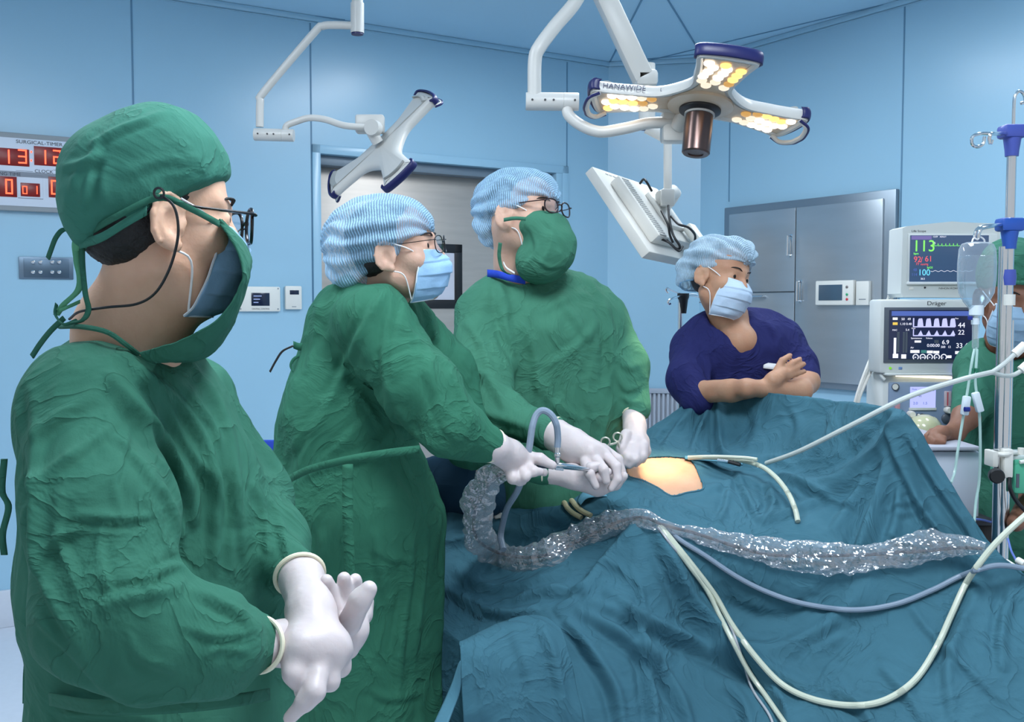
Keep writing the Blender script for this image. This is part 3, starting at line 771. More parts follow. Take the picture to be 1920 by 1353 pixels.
def bouffant(h, e, c=(0, -.038, .062), r=(.108, .138, .098), p0=(0, .094, .040), n=(0, .62, -1), seed=1, rot=0, m=None, bulge=None, gather=(0, .10, .045), freq=15, earcut=True):
    pr = [E(c, r)]
    if bulge: pr += [E(b_[0], b_[1], .03) for b_ in bulge]
    pr += [HS(p0, n, .012)]
    if earcut: pr += [E((0, .088, -.070), (.2, .094, .100), .006, 's'), E((.1, .0, -.028), (.04, .028, .042), .006, 's'), E((-.1, .0, -.028), (.04, .028, .042), .006, 's')]
    V, Fq = sdfmesh([Grp(h.M, h.sc, pr)], .0035 if h.sc > 0 else .004, 3)
    L = h.L(V); N = norms(V, Fq)
    d = L - np.array(gather); ph = np.arctan2(d[:, 0], d[:, 2] + .02); ay = L[:, 1]
    ph2 = ph + .25 * vnoise(L * 14, seed)
    D = .0042 * np.sin(ph2 * freq) * np.clip(1.3 - np.abs(vnoise(L * 12, seed + 4)), .2, 1.2) + .003 * vnoise(L * 30, seed + 2)
    V = V + N * (D * h.sc)[:, None]
    # bottom cut faces become the hollow opening: pull them up inside
    nn = np.asarray(n, float) / np.linalg.norm(n)
    uv = np.stack([ph * 2, np.linalg.norm(d, axis=1) * 9], 1)
    fc = L[Fq].mean(1); fn = norms(V, Fq)[Fq].mean(1) @ h.R
    under = (((fc - np.array(p0)) @ nn) > -.004) & ((fn @ nn) > .86)
    Fk = Fq[~under]
    used = np.unique(Fk); new = -np.ones(len(V), int); new[used] = np.arange(len(used))
    co = mk('bouffant_cap', V[used], new[Fk], m or m_net, e, uv=uv[used])
    if earcut: return co
    # ruffled elastic hem around the opening
    u = np.cross(nn, [1, 0, 0]); u /= np.linalg.norm(u); ring = []
    c_ = np.array(c) - nn * np.dot(np.array(c) - np.array(p0), nn)
    for t in np.linspace(0, 2 * math.pi, 90, endpoint=False):
        dr = np.array([1.0, 0, 0]) * math.cos(t) + u * math.sin(t)
        lo_, hi_ = 0.02, .22
        for _ in range(18):
            md = (lo_ + hi_) / 2
            q = (c_ + dr * md - np.array(c)) / np.array(r)
            ins = (q @ q) < 1
            if bulge: ins = ins or any((((c_ + dr * md - np.array(b_[0])) / np.array(b_[1])) ** 2).sum() < 1 for b_ in bulge)
            if ins: lo_ = md
            else: hi_ = md
        ring.append(c_ + dr * (lo_ - .004 + .0018 * math.sin(t * 31)) - nn * .003)
    MB().tube(h.W(ring), .0036 * h.sc, 7, closed=True).build('cap_hem', m_netedge, e).parent = co
    return co
def glove(name, prims, e, res=.0022, rim=None, m=m_glove, label=None):
    V, Fq = sdfmesh(prims, res, 2); V, Fq = keep_largest(V, Fq)
    N = norms(V, Fq); V = V + N * (.0007 * ridged(V * 38, 5))[:, None]
    o = mk(name, V, Fq, m, e)
    if rim: MB().tube(rim, .0032, 8, res=40, closed=True).build('cuff_rim', m_rim, e).parent = o
    return o
def ringpts(c, ax, r, flat=1.0, n=16):
    ax = np.asarray(ax, float); ax /= np.linalg.norm(ax); u = np.cross(ax, [0, 1.0, 0]); u /= np.linalg.norm(u); v = np.cross(ax, u)
    return [np.asarray(c) + r * (math.cos(t) * u + flat * math.sin(t) * v) for t in np.linspace(0, 2 * math.pi, n, endpoint=False)]
def body_mesh(e, h, m, neck, torso, res=.005, eye=.004, broad=1.0, extra=()):
    pr = [Grp(h.M, h.sc, head_prims(eye, broad))] + neck + torso + list(extra)
    V, Fq = sdfmesh(pr, res, 1); V, Fq = keep_largest(V, Fq)
    return mk('body', V, Fq, m, e)
def legs(xc, Y, sx=.10, hip=.85, d=(0, -1)):
    d = np.array([d[0], d[1], 0.0]); d /= np.linalg.norm(d); sd = np.array([-d[1], d[0], 0]); c = np.array([xc, Y, 0])
    return [C(c + sd * s * sx + [0, 0, hip], c + sd * s * sx + [0, 0, .10], .08, .045, .03) for s in (-1, 1)] + [C(c + sd * s * sx + [0, 0, .06], c + sd * s * sx + d * .09 + [0, 0, .05], .038, .036, .03) for s in (-1, 1)]
def shoes(xc, Y, e, sx=.10, d=(1, 0)):
    d = np.array([d[0], d[1], 0.0]); d /= np.linalg.norm(d); sd = np.array([-d[1], d[0], 0])
    for s in (-1, 1):
        c = np.array([xc, Y, 0]) + sd * s * sx
        V, Fq = sdfmesh([C(c - d * .06 + [0, 0, .055], c + d * .13 + [0, 0, .045], .05, .042, .02), HS((0, 0, .002), (0, 0, -1), .004)], .008, 2)
        mk('shoe', V, Fq, m_shoe, e)
# ================================================================== person in front, left: dark green gown, cloth cap, glasses
m_g1 = cloth_mat('gown_cotton_near', (50, 104, 86), 0.10, 0.011, 0.00025, 7)
m_cap1 = cloth_mat('cap_cotton', (58, 118, 102), 0.06, 0.007, 0.00025, 8)
sk1 = skin_mat('skin_near', (228, 186, 160), (212, 168, 142))
c0 = P(300, 1300, 1.52)
e1 = empty('person', (c0[0], c0[1], 0), 'person in green gown and cloth cap at the left front, side on, gloved hands crossed', 'person')
h1 = Head(290, 406, 1.40, 57, -2, 0, 1.03)
body_mesh(e1, h1, sk1,
    [CP((285, 470, 1.40, 62), (230, 620, 1.44, 74), .05), CP((230, 620, 1.44, 74), (222, 720, 1.47, 86), .05), CP((345, 560, 1.40, 22), (300, 650, 1.44, 40), .05)],
    [CP((235, 790, 1.50, 105), (270, 1000, 1.52, 100), .05), CP((270, 1000, 1.52, 100), (290, 1200, 1.52, 90), .05)] +
    chain([(170, 770, 1.33, 60), (215, 1160, 1.22, 45), (470, 1205, 1.27, 28)], .03) + chain([(330, 770, 1.66, 60), (480, 960, 1.64, 42), (545, 1060, 1.5, 28)], .03) +
    legs(c0[0], c0[1], .10, .8, (1, 0)), .0033, .0034)
add_face(h1, e1, .0035, True, -.058)
add_mask(h1, e1, wid=1.0, drop=.004)
add_glasses(h1, e1, lw=.0245, lh=.0235, yf=.122, z=-.006, r=.0023, round_=2.4, temple=.0036)
shoes(c0[0], c0[1], e1)
fold1 = [
 ([(205, 700), (250, 760), (330, 860), (355, 935), (360, 990)], .016, 15),
 ([(232, 655), (300, 740), (345, 830), (400, 900), (420, 960)], .010, 11),
 ([(250, 690), (340, 760), (395, 860), (405, 1000), (400, 1080)], .010, 12),
 ([(370, 690), (420, 780), (440, 900), (430, 1080)], .008, 9),
 ([(290, 670), (370, 760), (415, 830), (445, 950), (460, 1060)], .007, 9),
 ([(200, 690), (215, 730), (200, 790)], .004, 7),
 ([(135, 965), (175, 968), (240, 972), (290, 965)], .007, 8), ([(75, 1085), (90, 1030), (150, 985)], .008, 9),
 ([(60, 830), (110, 780), (180, 740)], .007, 12), ([(30, 760), (62, 900), (80, 1080), (140, 1200), (190, 1270)], .009, 11),
 ([(60, 720), (70, 860), (75, 990), (60, 1080)], .008, 12), ([(55, 930), (100, 880), (170, 830), (215, 790)], .007, 10),
 ([(350, 1090), (300, 1110), (235, 1120), (185, 1140)], .011, 12), ([(365, 1085), (330, 1060), (280, 1085), (285, 1130)], .008, 8),
 ([(210, 1120), (190, 1060), (188, 1010), (205, 960)], .007, 9), ([(350, 1100), (400, 1125), (450, 1150), (480, 1180)], .008, 9),
 ([(340, 1170), (390, 1190), (440, 1190), (495, 1175)], .006, 8), ([(240, 1190), (260, 1230), (330, 1260)], .005, 8),
 ([(380, 1230), (420, 1215), (470, 1225)], .005, 7), ([(60, 1150), (120, 1210), (200, 1290), (260, 1310)], .007, 9),
 ([(100, 1305), (200, 1312), (330, 1308), (450, 1300)], .006, 7), ([(120, 1340), (200, 1338), (300, 1345)], .005, 8),
 ([(500, 930), (520, 970), (535, 1020), (545, 1060)], .008, 8), ([(470, 900), (495, 960), (500, 1040)], .007, 8),
 ([(150, 1120), (110, 1000), (115, 920)], .006, 9), ([(225, 960), (215, 900), (235, 830), (250, 790)], .005, 8),
 ([(300, 900), (330, 960), (345, 1030)], .008, 9), ([(215, 815), (265, 870), (305, 930)], .005, 8)]
cloth('gown', [
    CP((205, 700, 1.45, 62), (300, 700, 1.50, 55), .05),
    CP((225, 770, 1.50, 150), (250, 900, 1.50, 180), .06), CP((250, 900, 1.50, 180), (262, 1100, 1.50, 196), .06),
    CP((262, 1100, 1.50, 196), (285, 1353, 1.50, 205), .06), CP((285, 1353, 1.5, 205), (295, 1950, 1.5, 240), .06),
    CP((330, 780, 1.52, 92), (350, 960, 1.52, 125), .05), CP((370, 960, 1.54, 115), (440, 1150, 1.57, 100), .06), CP((440, 1150, 1.57, 100), (440, 1400, 1.57, 120), .06),
    CP((175, 755, 1.34, 98), (330, 760, 1.66, 90), .06)] +
    chain([(150, 775, 1.32, 112), (190, 960, 1.25, 122), (205, 1150, 1.19, 118), (300, 1200, 1.2, 100), (400, 1205, 1.23, 82), (478, 1208, 1.27, 50)], .045) +
    chain([(350, 775, 1.66, 92), (455, 930, 1.64, 78), (505, 1020, 1.56, 62), (548, 1078, 1.47, 44)], .04) +
    [CP((228, 470, 1.44, 66), (228, 618, 1.44, 82), .015, 's'), HS((0, 0, .28), (0, 0, -1), .01)],
    .0052, m_g1, e1, fold1, [(.0055, .085, (.3, 0, 1), 3.5, 3), (.0022, .035, (.25, 0, 1), 3, 8)], 2)
# belt at the waist
sheet('belt', sheet_grid([PP((92, 1298, 1.33), (180, 1312, 1.27), (300, 1312, 1.25), (430, 1302, 1.27), (505, 1290, 1.36)), PP((94, 1322, 1.33), (180, 1338, 1.27), (300, 1338, 1.25), (430, 1326, 1.27), (505, 1312, 1.36))], 40, 5), m_g1, e1, .003)
# cap
fc1 = [([(165, 275), (220, 245), (275, 225), (320, 207)], .005, 7), ([(115, 315), (170, 300), (185, 260)], .006, 8), ([(135, 360), (150, 320), (200, 290)], .006, 9), ([(150, 400), (165, 350), (170, 310)], .006, 9), ([(225, 330), (300, 300), (380, 300)], .003, 12), ([(170, 440), (240, 400), (330, 370), (425, 335)], -.003, 6, 0), ([(205, 300), (190, 340), (200, 390)], .004, 10)]
CA, CB, CC = P(165, 462, 1.30), P(292, 388, 1.28), P(428, 338, 1.46)
nc = np.cross(CB - CA, CC - CA); nc = -nc if nc[2] > 0 else nc
CAPCUT = HS(CA, nc, .010)
cloth('surgical_cap', [EP(266, 316, 1.40, 141, 136, 97, .03, 'u', 4), EP(315, 275, 1.40, 66, 98, 62, .05, 'u', -40), EP(200, 398, 1.40, 58, 124, 90, .04), EP(264, 378, 1.40, 112, 140, 76, .04), EP(362, 322, 1.42, 54, 112, 46, .04, 'u', -25),
    CAPCUT], .0035, m_cap1, e1, fc1, [(.003, .06, (1, 0, .3), 2, 12)], 2)
# band and tie over the ear, knot and hanging ties at the nape
def strip(name, pts, wpx, m, e, parent=None, n=30, th=.0022, up=(0, 1)):
    a = []; b = []
    for x, y, Y in pts: a.append(P(x - up[0] * wpx / 2, y - up[1] * wpx / 2, Y)); b.append(P(x + up[0] * wpx / 2, y + up[1] * wpx / 2, Y))
    o = sheet(name, sheet_grid([a, b], n, 3), m, e, th)
    if parent: o.parent = parent
    return o
strip('tie', [(158, 442, 1.335), (220, 405, 1.285), (298, 370, 1.285), (355, 390, 1.285), (412, 420, 1.30)], 13, m_g1, e1)
strip('cap_band', [(150, 458, 1.335), (190, 445, 1.30), (235, 418, 1.287), (275, 395, 1.285)], 17, m_cap1, e1)
m_gl = cloth_mat('pale_green_tie', (92, 158, 122), 0.1, .003, .0003, 12)
V, Fq = sdfmesh([EP(150, 452, 1.35, 13, 12, 17, .01), EP(145, 475, 1.35, 9, 9, 20, .01)], .003); mk('tie_knot', V, Fq, m_gl, e1)
strip('tie', [(140, 436, 1.35), (120, 430, 1.35), (105, 445, 1.35), (95, 470, 1.36), (90, 484, 1.37)], 9, m_g1, e1, up=(.7, .7))
strip('tie', [(142, 450, 1.35), (144, 490, 1.34), (150, 520, 1.34), (146, 545, 1.34), (120, 570, 1.35), (106, 590, 1.36)], 12, m_gl, e1, up=(1, .2))
strip('tie', [(154, 460, 1.345), (155, 500, 1.335), (160, 550, 1.33), (166, 580, 1.33), (155, 600, 1.33), (130, 606, 1.34)], 10, m_g1, e1, up=(1, .2))
strip('tie', [(106, 570, 1.36), (104, 590, 1.35), (120, 608, 1.34), (145, 600, 1.34)], 8, m_g1, e1, up=(.7, .7))
strip('tie', [(150, 565, 1.36), (128, 575, 1.35), (112, 582, 1.35)], 7, m_gl, e1)
strip('tie', [(120, 596, 1.35), (95, 620, 1.36), (75, 645, 1.38), (60, 668, 1.39)], 10, m_g1, e1, up=(.6, .8))
# collar edge
MB().tube(PP((112, 612, 1.42), (150, 612, 1.33), (200, 622, 1.315), (235, 645, 1.33), (258, 663, 1.36)), .0035, 8, res=30).build('collar', m_g1, e1)
# black glasses cord
MB().tube(PP((302, 366, 1.285), (325, 385, 1.28), (334, 420, 1.28), (331, 460, 1.285), (315, 510, 1.30), (290, 550, 1.315), (255, 570, 1.325), (200, 576, 1.325), (150, 584, 1.345), (130, 598, 1.38)), .0018, 7, res=60).build('glasses_cord', m_black, e1)
MB().tube(ringpts(P(298, 362, 1.28), (0.1, 1, .1), .0065), .0016, 6, closed=True).build('cord_loop', m_black, e1)
# loose cloth face cover hanging from the nose to the collar
inner = PP((408, 418, 1.305), (434, 452, 1.30), (452, 492, 1.30), (453, 525, 1.30), (432, 572, 1.30), (390, 610, 1.30), (330, 640, 1.31), (262, 660, 1.335))
outer = PP((410, 412, 1.315), (445, 446, 1.34), (466, 478, 1.39), (468, 505, 1.42), (452, 560, 1.42), (432, 612, 1.41), (385, 668, 1.40), (290, 678, 1.36))
mid1 = PP((409, 414, 1.308), (441, 448, 1.315), (462, 486, 1.335), (464, 518, 1.34), (448, 570, 1.335), (418, 618, 1.335), (360, 662, 1.335), (275, 674, 1.335))
far = PP((415, 416, 1.46), (448, 450, 1.46), (466, 480, 1.46), (466, 508, 1.48), (448, 562, 1.5), (425, 612, 1.5), (375, 660, 1.5), (300, 672, 1.5))
far2 = PP((405, 430, 1.50), (432, 460, 1.51), (448, 492, 1.52), (448, 515, 1.53), (428, 566, 1.54), (400, 606, 1.55), (350, 640, 1.55), (290, 665, 1.55))
G = sheet_grid([inner, mid1, outer, far, far2], 90, 40)
sheet('face_cover', G, m_g1, e1, .0025, lambda V, N: .0022 * ridged(V * np.array([22, 22, 40]), 4))
# ties at the back of the gown
for pts, w in (([(8, 860, 1.42), (4, 920, 1.42), (16, 950, 1.42), (5, 1000, 1.42), (8, 1040, 1.42)], 12), ([(45, 1120, 1.45), (60, 1180, 1.45), (50, 1250, 1.45), (48, 1318, 1.45)], 11), ([(52, 1170, 1.46), (70, 1240, 1.46), (88, 1295, 1.46)], 16), ([(112, 1270, 1.40), (80, 1310, 1.40), (62, 1340, 1.41)], 17)):
    strip('tie', pts, w, m_g1, e1, up=(1, 0))
# gloved hands
gl = glove('glove', [CP((566, 1086, 1.40, 44), (584, 1150, 1.33, 38), .02), CP((584, 1150, 1.33, 38), (590, 1212, 1.29, 44), .03),
    CP((562, 1212, 1.27, 36), (624, 1215, 1.29, 36), .03)] +
    chain([(549, 1218, 1.27, 25), (553, 1262, 1.25, 20.5), (566, 1290, 1.25, 14)], .010) + chain([(598, 1245, 1.265, 22), (590, 1296, 1.235, 19.5), (574, 1313, 1.235, 17), (543, 1346, 1.245, 13)], .008) +
    chain([(622, 1240, 1.28, 22), (618, 1276, 1.27, 18), (598, 1290, 1.30, 14)], .008) + chain([(640, 1222, 1.30, 19), (640, 1250, 1.30, 16.5), (622, 1268, 1.34, 13)], .008) +
    chain([(560, 1262, 1.29, 20), (572, 1296, 1.29, 17), (590, 1300, 1.31, 14)], .008),
    e1, .0022, ringpts(P(562, 1078, 1.41), P(584, 1150, 1.33) - P(562, 1078, 1.41), .0345, 1.0))
glove('glove', chain([(494, 1208, 1.27, 44), (535, 1205, 1.31, 38), (600, 1200, 1.38, 40), (648, 1180, 1.40, 40)], .02) + [CP((640, 1150, 1.42, 26), (672, 1150, 1.44, 26), .02), CP((650, 1215, 1.4, 20), (655, 1180, 1.4, 30), .02)] +
    chain([(655, 1168, 1.36, 24), (676, 1124, 1.34, 19), (692, 1103, 1.34, 15.5)], .012) + chain([(632, 1145, 1.38, 17), (618, 1110, 1.38, 16), (612, 1088, 1.37, 12.5)], .006) +
    chain([(652, 1140, 1.40, 17), (647, 1105, 1.40, 15), (645, 1084, 1.39, 12.5)], .006) + chain([(670, 1142, 1.43, 16), (668, 1108, 1.42, 14), (666, 1086, 1.41, 12)], .006) + chain([(684, 1152, 1.45, 15), (686, 1128, 1.45, 13), (683, 1114, 1.44, 11)], .006),
    e1, .0022, ringpts(P(488, 1208, 1.262), P(535, 1205, 1.31) - P(488, 1208, 1.262), .0335))
# ================================================================== person leaning over the table (behind the first)
m_g2 = cloth_mat('gown_cotton_middle', (48, 106, 84), 0.08, 0.011, 0.0003, 8)
sk2 = skin_mat('skin_middle', (214, 176, 156), (196, 156, 136))
c0 = P(680, 1300, 2.4)
e2 = empty('person', (c0[0], c0[1], 0), 'person in green gown, blue hair net and glasses leaning towards the patient', 'person')
h2 = Head(741, 470, 2.33, 98, 8, 4, .95)
body_mesh(e2, h2, sk2, [CP((725, 500, 2.34, 36), (690, 560, 2.38, 46), .04), CP((758, 540, 2.36, 16), (735, 575, 2.4, 26), .03)],
    [CP((670, 620, 2.4, 70), (655, 800, 2.4, 85), .05), CP((655, 800, 2.4, 85), (668, 960, 2.4, 85), .05)] +
    chain([(695, 620, 2.28, 40), (805, 785, 2.2, 26), (900, 826, 2.2, 13)], .03) + chain([(745, 610, 2.54, 36), (835, 710, 2.55, 26), (880, 830, 2.5, 22), (1020, 885, 2.44, 13)], .03) + legs(c0[0], c0[1], .10, .9, (1, 0)), .0046, .004)
add_face(h2, e2); add_mask(h2, e2)
add_glasses(h2, e2, lw=.0255, lh=.0205, yf=.120, z=-.001, r=.0013, temple=.0018)
shoes(c0[0], c0[1], e2)
bouffant(h2, e2, (0, -.036, .044), (.102, .136, .094), (0, .112, .034), (0, .80, -1), 3, bulge=[((0, -.115, -.01), (.085, .055, .085))], freq=13)
fold2 = [([(735, 530), (700, 580), (665, 650), (640, 720)], .010, 9), ([(640, 655), (660, 690), (700, 730), (735, 790)], .012, 10),
 ([(735, 560), (722, 640), (722, 700), (735, 760)], .009, 8), ([(760, 560), (740, 640), (735, 720)], .007, 7), ([(655, 670), (620, 750), (580, 830), (555, 890)], .010, 9),
 ([(600, 560), (590, 640), (575, 700)], .006, 8), ([(740, 760), (775, 810), (820, 840), (870, 858)], .010, 9), ([(800, 640), (815, 720), (850, 800)], .008, 7), ([(780, 620), (800, 700), (830, 790), (860, 830)], .008, 7),
 ([(840, 690), (870, 750), (890, 800)], .007, 6), ([(740, 800), (700, 840), (650, 870)], .009, 9), ([(745, 850), (770, 900), (790, 920)], .006, 7), ([(650, 720), (690, 760), (715, 800)], .006, 7),
 ([(540, 850), (580, 800), (610, 740)], .008, 9), ([(690, 780), (640, 830), (600, 870)], .007, 8), ([(655, 960), (650, 1060), (640, 1150), (650, 1250)], .008, 8), ([(760, 960), (770, 1060), (750, 1200), (745, 1353)], .009, 9),
 ([(800, 980), (790, 1100), (775, 1230)], .010, 7), ([(700, 990), (715, 1080), (730, 1150)], .006, 8), ([(600, 990), (610, 1060)], .006, 8), ([(700, 1030), (740, 1050), (770, 1045)], .005, 6), ([(690, 1290), (730, 1310), (790, 1300)], .006, 7),
 ([(800, 570), (812, 620), (830, 660)], .005, 6), ([(675, 570), (660, 610), (655, 640)], .005, 7), ([(560, 900), (600, 880), (680, 860), (780, 842)], .006, 7)]
cloth('gown', [
    CP((668, 575, 2.36, 52), (725, 575, 2.42, 44), .05), CP((640, 610, 2.40, 50), (760, 610, 2.45, 52), .05),
    CP((672, 620, 2.38, 82), (650, 790, 2.38, 112), .06), CP((650, 790, 2.38, 112), (664, 960, 2.4, 148), .06), CP((664, 960, 2.4, 148), (680, 1353, 2.4, 132), .06), CP((680, 1353, 2.4, 132), (690, 1500, 2.4, 150), .06),
    CP((632, 570, 2.42, 30), (575, 800, 2.42, 48), .05), CP((560, 825, 2.38, 34), (550, 880, 2.36, 34), .04), CP((790, 985, 2.4, 42), (775, 1330, 2.4, 46), .04)] +
    chain([(700, 605, 2.26, 72), (790, 730, 2.2, 66), (842, 800, 2.17, 50), (912, 830, 2.2, 33)], .04) +
    chain([(750, 610, 2.55, 60), (835, 700, 2.55, 52), (880, 830, 2.5, 40), (1025, 885, 2.44, 22)], .04) +
    [CP((735, 480, 2.34, 44), (697, 560, 2.375, 48), .012, 's'), HS((0, 0, .28), (0, 0, -1), .01)],
    .0068, m_g2, e2, fold2, [(.008, .085, (.3, 0, 1), 3.2, 13), (.003, .035, (.3, 0, 1), 3, 18)], 2)
strip('belt', [(528, 905, 2.20), (580, 880, 2.12), (650, 862, 2.08), (720, 850, 2.08), (786, 842, 2.12)], 15, m_g2, e2, n=40, th=.004)
strip('belt_tail', [(652, 870, 2.11), (652, 960, 2.08), (655, 1060, 2.08), (650, 1140, 2.09)], 20, m_g2, e2, up=(1, 0), th=.004)
strip('tie', [(578, 648, 2.35), (562, 650, 2.35), (550, 646, 2.35)], 14, m_g2, e2); strip('tie', [(550, 648, 2.35), (530, 658, 2.35), (518, 675, 2.36), (506, 697, 2.36)], 4, m_black, e2, up=(.7, .7))
strip('tie', [(572, 662, 2.35), (552, 672, 2.35), (545, 686, 2.35), (550, 697, 2.35), (562, 692, 2.35)], 6, m_g2, e2, up=(.7, .7))
glove('glove', chain([(928, 838, 2.2, 31), (955, 852, 2.24, 26), (982, 864, 2.27, 21)], .02) + chain([(985, 856, 2.27, 13), (1012, 860, 2.26, 10.5), (1036, 872, 2.26, 8)], .008) + chain([(984, 868, 2.26, 12), (1000, 884, 2.23, 9.5), (1012, 884, 2.24, 8)], .006) +
    chain([(972, 872, 2.25, 13), (985, 893, 2.22, 9.5), (975, 903, 2.23, 8)], .006) + chain([(955, 872, 2.24, 14), (962, 896, 2.22, 11), (980, 902, 2.24, 8)], .006) + chain([(965, 850, 2.31, 11), (1000, 872, 2.33, 9), (1020, 885, 2.33, 8)], .006),
    e2, .0028, ringpts(P(922, 835, 2.2), P(955, 852, 2.24) - P(922, 835, 2.2), .0365))
glove('glove', chain([(1024, 885, 2.44, 21), (1075, 893, 2.42, 21), (1120, 908, 2.42, 23)], .02) + chain([(1128, 914, 2.42, 13), (1155, 908, 2.42, 10), (1170, 892, 2.41, 8)], .006) + chain([(1125, 905, 2.45, 12), (1150, 893, 2.46, 9), (1160, 880, 2.46, 8)], .006) +
    chain([(1115, 900, 2.46, 12), (1140, 884, 2.47, 9), (1148, 870, 2.47, 8)], .006) + chain([(1105, 898, 2.40, 11), (1128, 893, 2.38, 9), (1140, 884, 2.38, 7.5)], .006) + chain([(1090, 888, 2.40, 13), (1108, 876, 2.38, 10), (1124, 872, 2.38, 8)], .006),
    e2, .0028, ringpts(P(1022, 885, 2.44), P(1075, 893, 2.42) - P(1022, 885, 2.44), .027))
# ================================================================== surgeon facing the camera, green cloth mask
m_g3 = cloth_mat('gown_cotton_far', (62, 118, 96), 0.08, 0.011, 0.0003, 8)
c0 = P(1010, 900, 2.9)
e3 = empty('person', (c0[0], c0[1], 0), 'person in green gown with green cloth mask, hair net and glasses standing behind the table', 'person')
h3 = Head(984, 404, 2.80, 128, 6, -6, .98)
body_mesh(e3, h3, sk2, [CP((962, 430, 2.80, 40), (975, 500, 2.84, 44), .04), CP((975, 500, 2.84, 42), (985, 560, 2.89, 46), .04)],
    [CP((1010, 650, 2.90, 62), (1015, 880, 2.92, 60), .05)] + chain([(905, 600, 2.82, 34), (905, 760, 2.65, 28), (1040, 815, 2.5, 18)], .03) + chain([(1130, 600, 2.92, 32), (1180, 710, 2.86, 24), (1190, 785, 2.79, 15)], .03) + legs(c0[0], c0[1], .10, .9), .0056, .004, 1.04)
add_face(h3, e3, .006)
mo = add_mask(h3, e3, wid=.95)
add_glasses(h3, e3, mat('dark_brown_frame', (42, 26, 30), .25), lw=.0245, lh=.0190, yf=.121, z=.002, r=.0021, temple=.0028, drop=.006)
shoes(c0[0], c0[1], e3, d=(0, -1))
bouffant(h3, e3, (0, -.032, .048), (.100, .135, .090), (0, .116, .040), (0, .72, -1), 7, bulge=[((0, -.105, -.01), (.075, .05, .07))], freq=12)
fm = [([(985, 415), (1000, 440), (1005, 470), (980, 505)], .003, 5), ([(1020, 410), (1050, 440), (1060, 470)], .003, 5), ([(1000, 480), (1030, 500), (1060, 495)], .003, 5), ([(1030, 415), (1035, 450), (1020, 490)], .003, 5)]
cloth('cloth_mask', [Grp(h3.M, h3.sc, [E((0, .064, -.044), (.076, .070, .052)), E((0, .088, -.088), (.066, .070, .046), .03), E((0, .045, -.125), (.064, .060, .045), .03), E((0, .052, -.150), (.064, .066, .050), .03), E((0, .098, -.125), (.055, .054, .045), .03), HS((0, .02, -.03), (0, -1, .15), .006), HS((0, .1, -.008), (0, .1, 1), .008)])],
    .0035, m_g3, e3, fm, [(.0018, .05, (.3, 0, 1), 2, 21)], 2)
strip('tie', [(938, 455, 2.71), (936, 480, 2.72), (942, 505, 2.73), (955, 514, 2.74)], 7, m_g3, e3, up=(1, .2))
strip('tie', [(945, 412, 2.715), (965, 409, 2.68), (985, 410, 2.66)], 7, m_g3, e3)
strip('blue_collar', [(914, 512, 2.80), (932, 514, 2.77), (955, 520, 2.76), (985, 526, 2.765)], 14, mat('royal_blue_knit', (24, 66, 190), .8, bump=.001, bscale=200), e3)
strip('white_collar', [(944, 492, 2.725), (950, 502, 2.715), (965, 512, 2.71)], 4, m_loop, e3)
fold3 = [([(935, 525), (940, 580), (955, 640), (965, 700)], .012, 9), ([(930, 530), (950, 570), (945, 620)], .006, 6), ([(1120, 540), (1140, 600), (1145, 680), (1135, 740)], .012, 8), ([(880, 690), (920, 720), (950, 770)], .009, 8),
 ([(870, 720), (900, 700), (935, 720)], .007, 7), ([(880, 760), (930, 780), (990, 800)], .009, 8), ([(975, 600), (1000, 650), (1010, 720), (1005, 800)], .008, 9), ([(1125, 600), (1080, 650), (1020, 690)], .007, 8), ([(1050, 560), (1080, 600), (1110, 640)], .006, 8),
 ([(1120, 640), (1100, 740), (1120, 800)], .007, 8), ([(1000, 700), (1040, 760), (1100, 790)], .005, 9), ([(1010, 590), (1060, 560), (1110, 550)], .005, 7), ([(1150, 660), (1180, 690), (1200, 680)], .007, 6), ([(1160, 700), (1175, 730), (1205, 720)], .007, 6), ([(1165, 740), (1185, 755), (1205, 750)], .006, 5),
 ([(870, 600), (900, 640), (920, 700)], .008, 8), ([(860, 650), (890, 680)], .006, 6), ([(960, 820), (950, 880), (955, 940)], .009, 9), ([(1040, 820), (1060, 880)], .006, 8)]
cloth('gown', [CP((960, 620, 2.87, 88), (1072, 620, 2.90, 84), .05), CP((965, 760, 2.88, 92), (1075, 760, 2.9, 92), .08), CP((960, 640, 2.88, 80), (955, 920, 2.9, 100), .08), CP((1070, 640, 2.88, 76), (1075, 920, 2.9, 100), .08), CP((955, 920, 2.9, 100), (950, 1340, 2.9, 105), .08), CP((1075, 920, 2.9, 100), (1080, 1340, 2.9, 105), .08), CP((1012, 640, 2.88, 100), (1015, 1340, 2.9, 110), .08),
    CP((935, 550, 2.83, 36), (1085, 553, 2.92, 38), .05), CP((990, 530, 2.84, 30), (1040, 532, 2.86, 28), .04)] +
    chain([(905, 590, 2.81, 53), (900, 700, 2.70, 52), (922, 775, 2.60, 48), (1035, 812, 2.50, 29)], .04) + chain([(1125, 592, 2.92, 45), (1168, 690, 2.86, 42), (1192, 765, 2.80, 24)], .04) +
    [CP((970, 450, 2.80, 40), (985, 510, 2.84, 42), .012, 's'), HS((0, 0, .28), (0, 0, -1), .01)],
    .0078, m_g3, e3, fold3, [(.008, .09, (.3, 0, 1), 2.6, 23), (.003, .04, (.3, 0, 1), 3, 28)], 2)
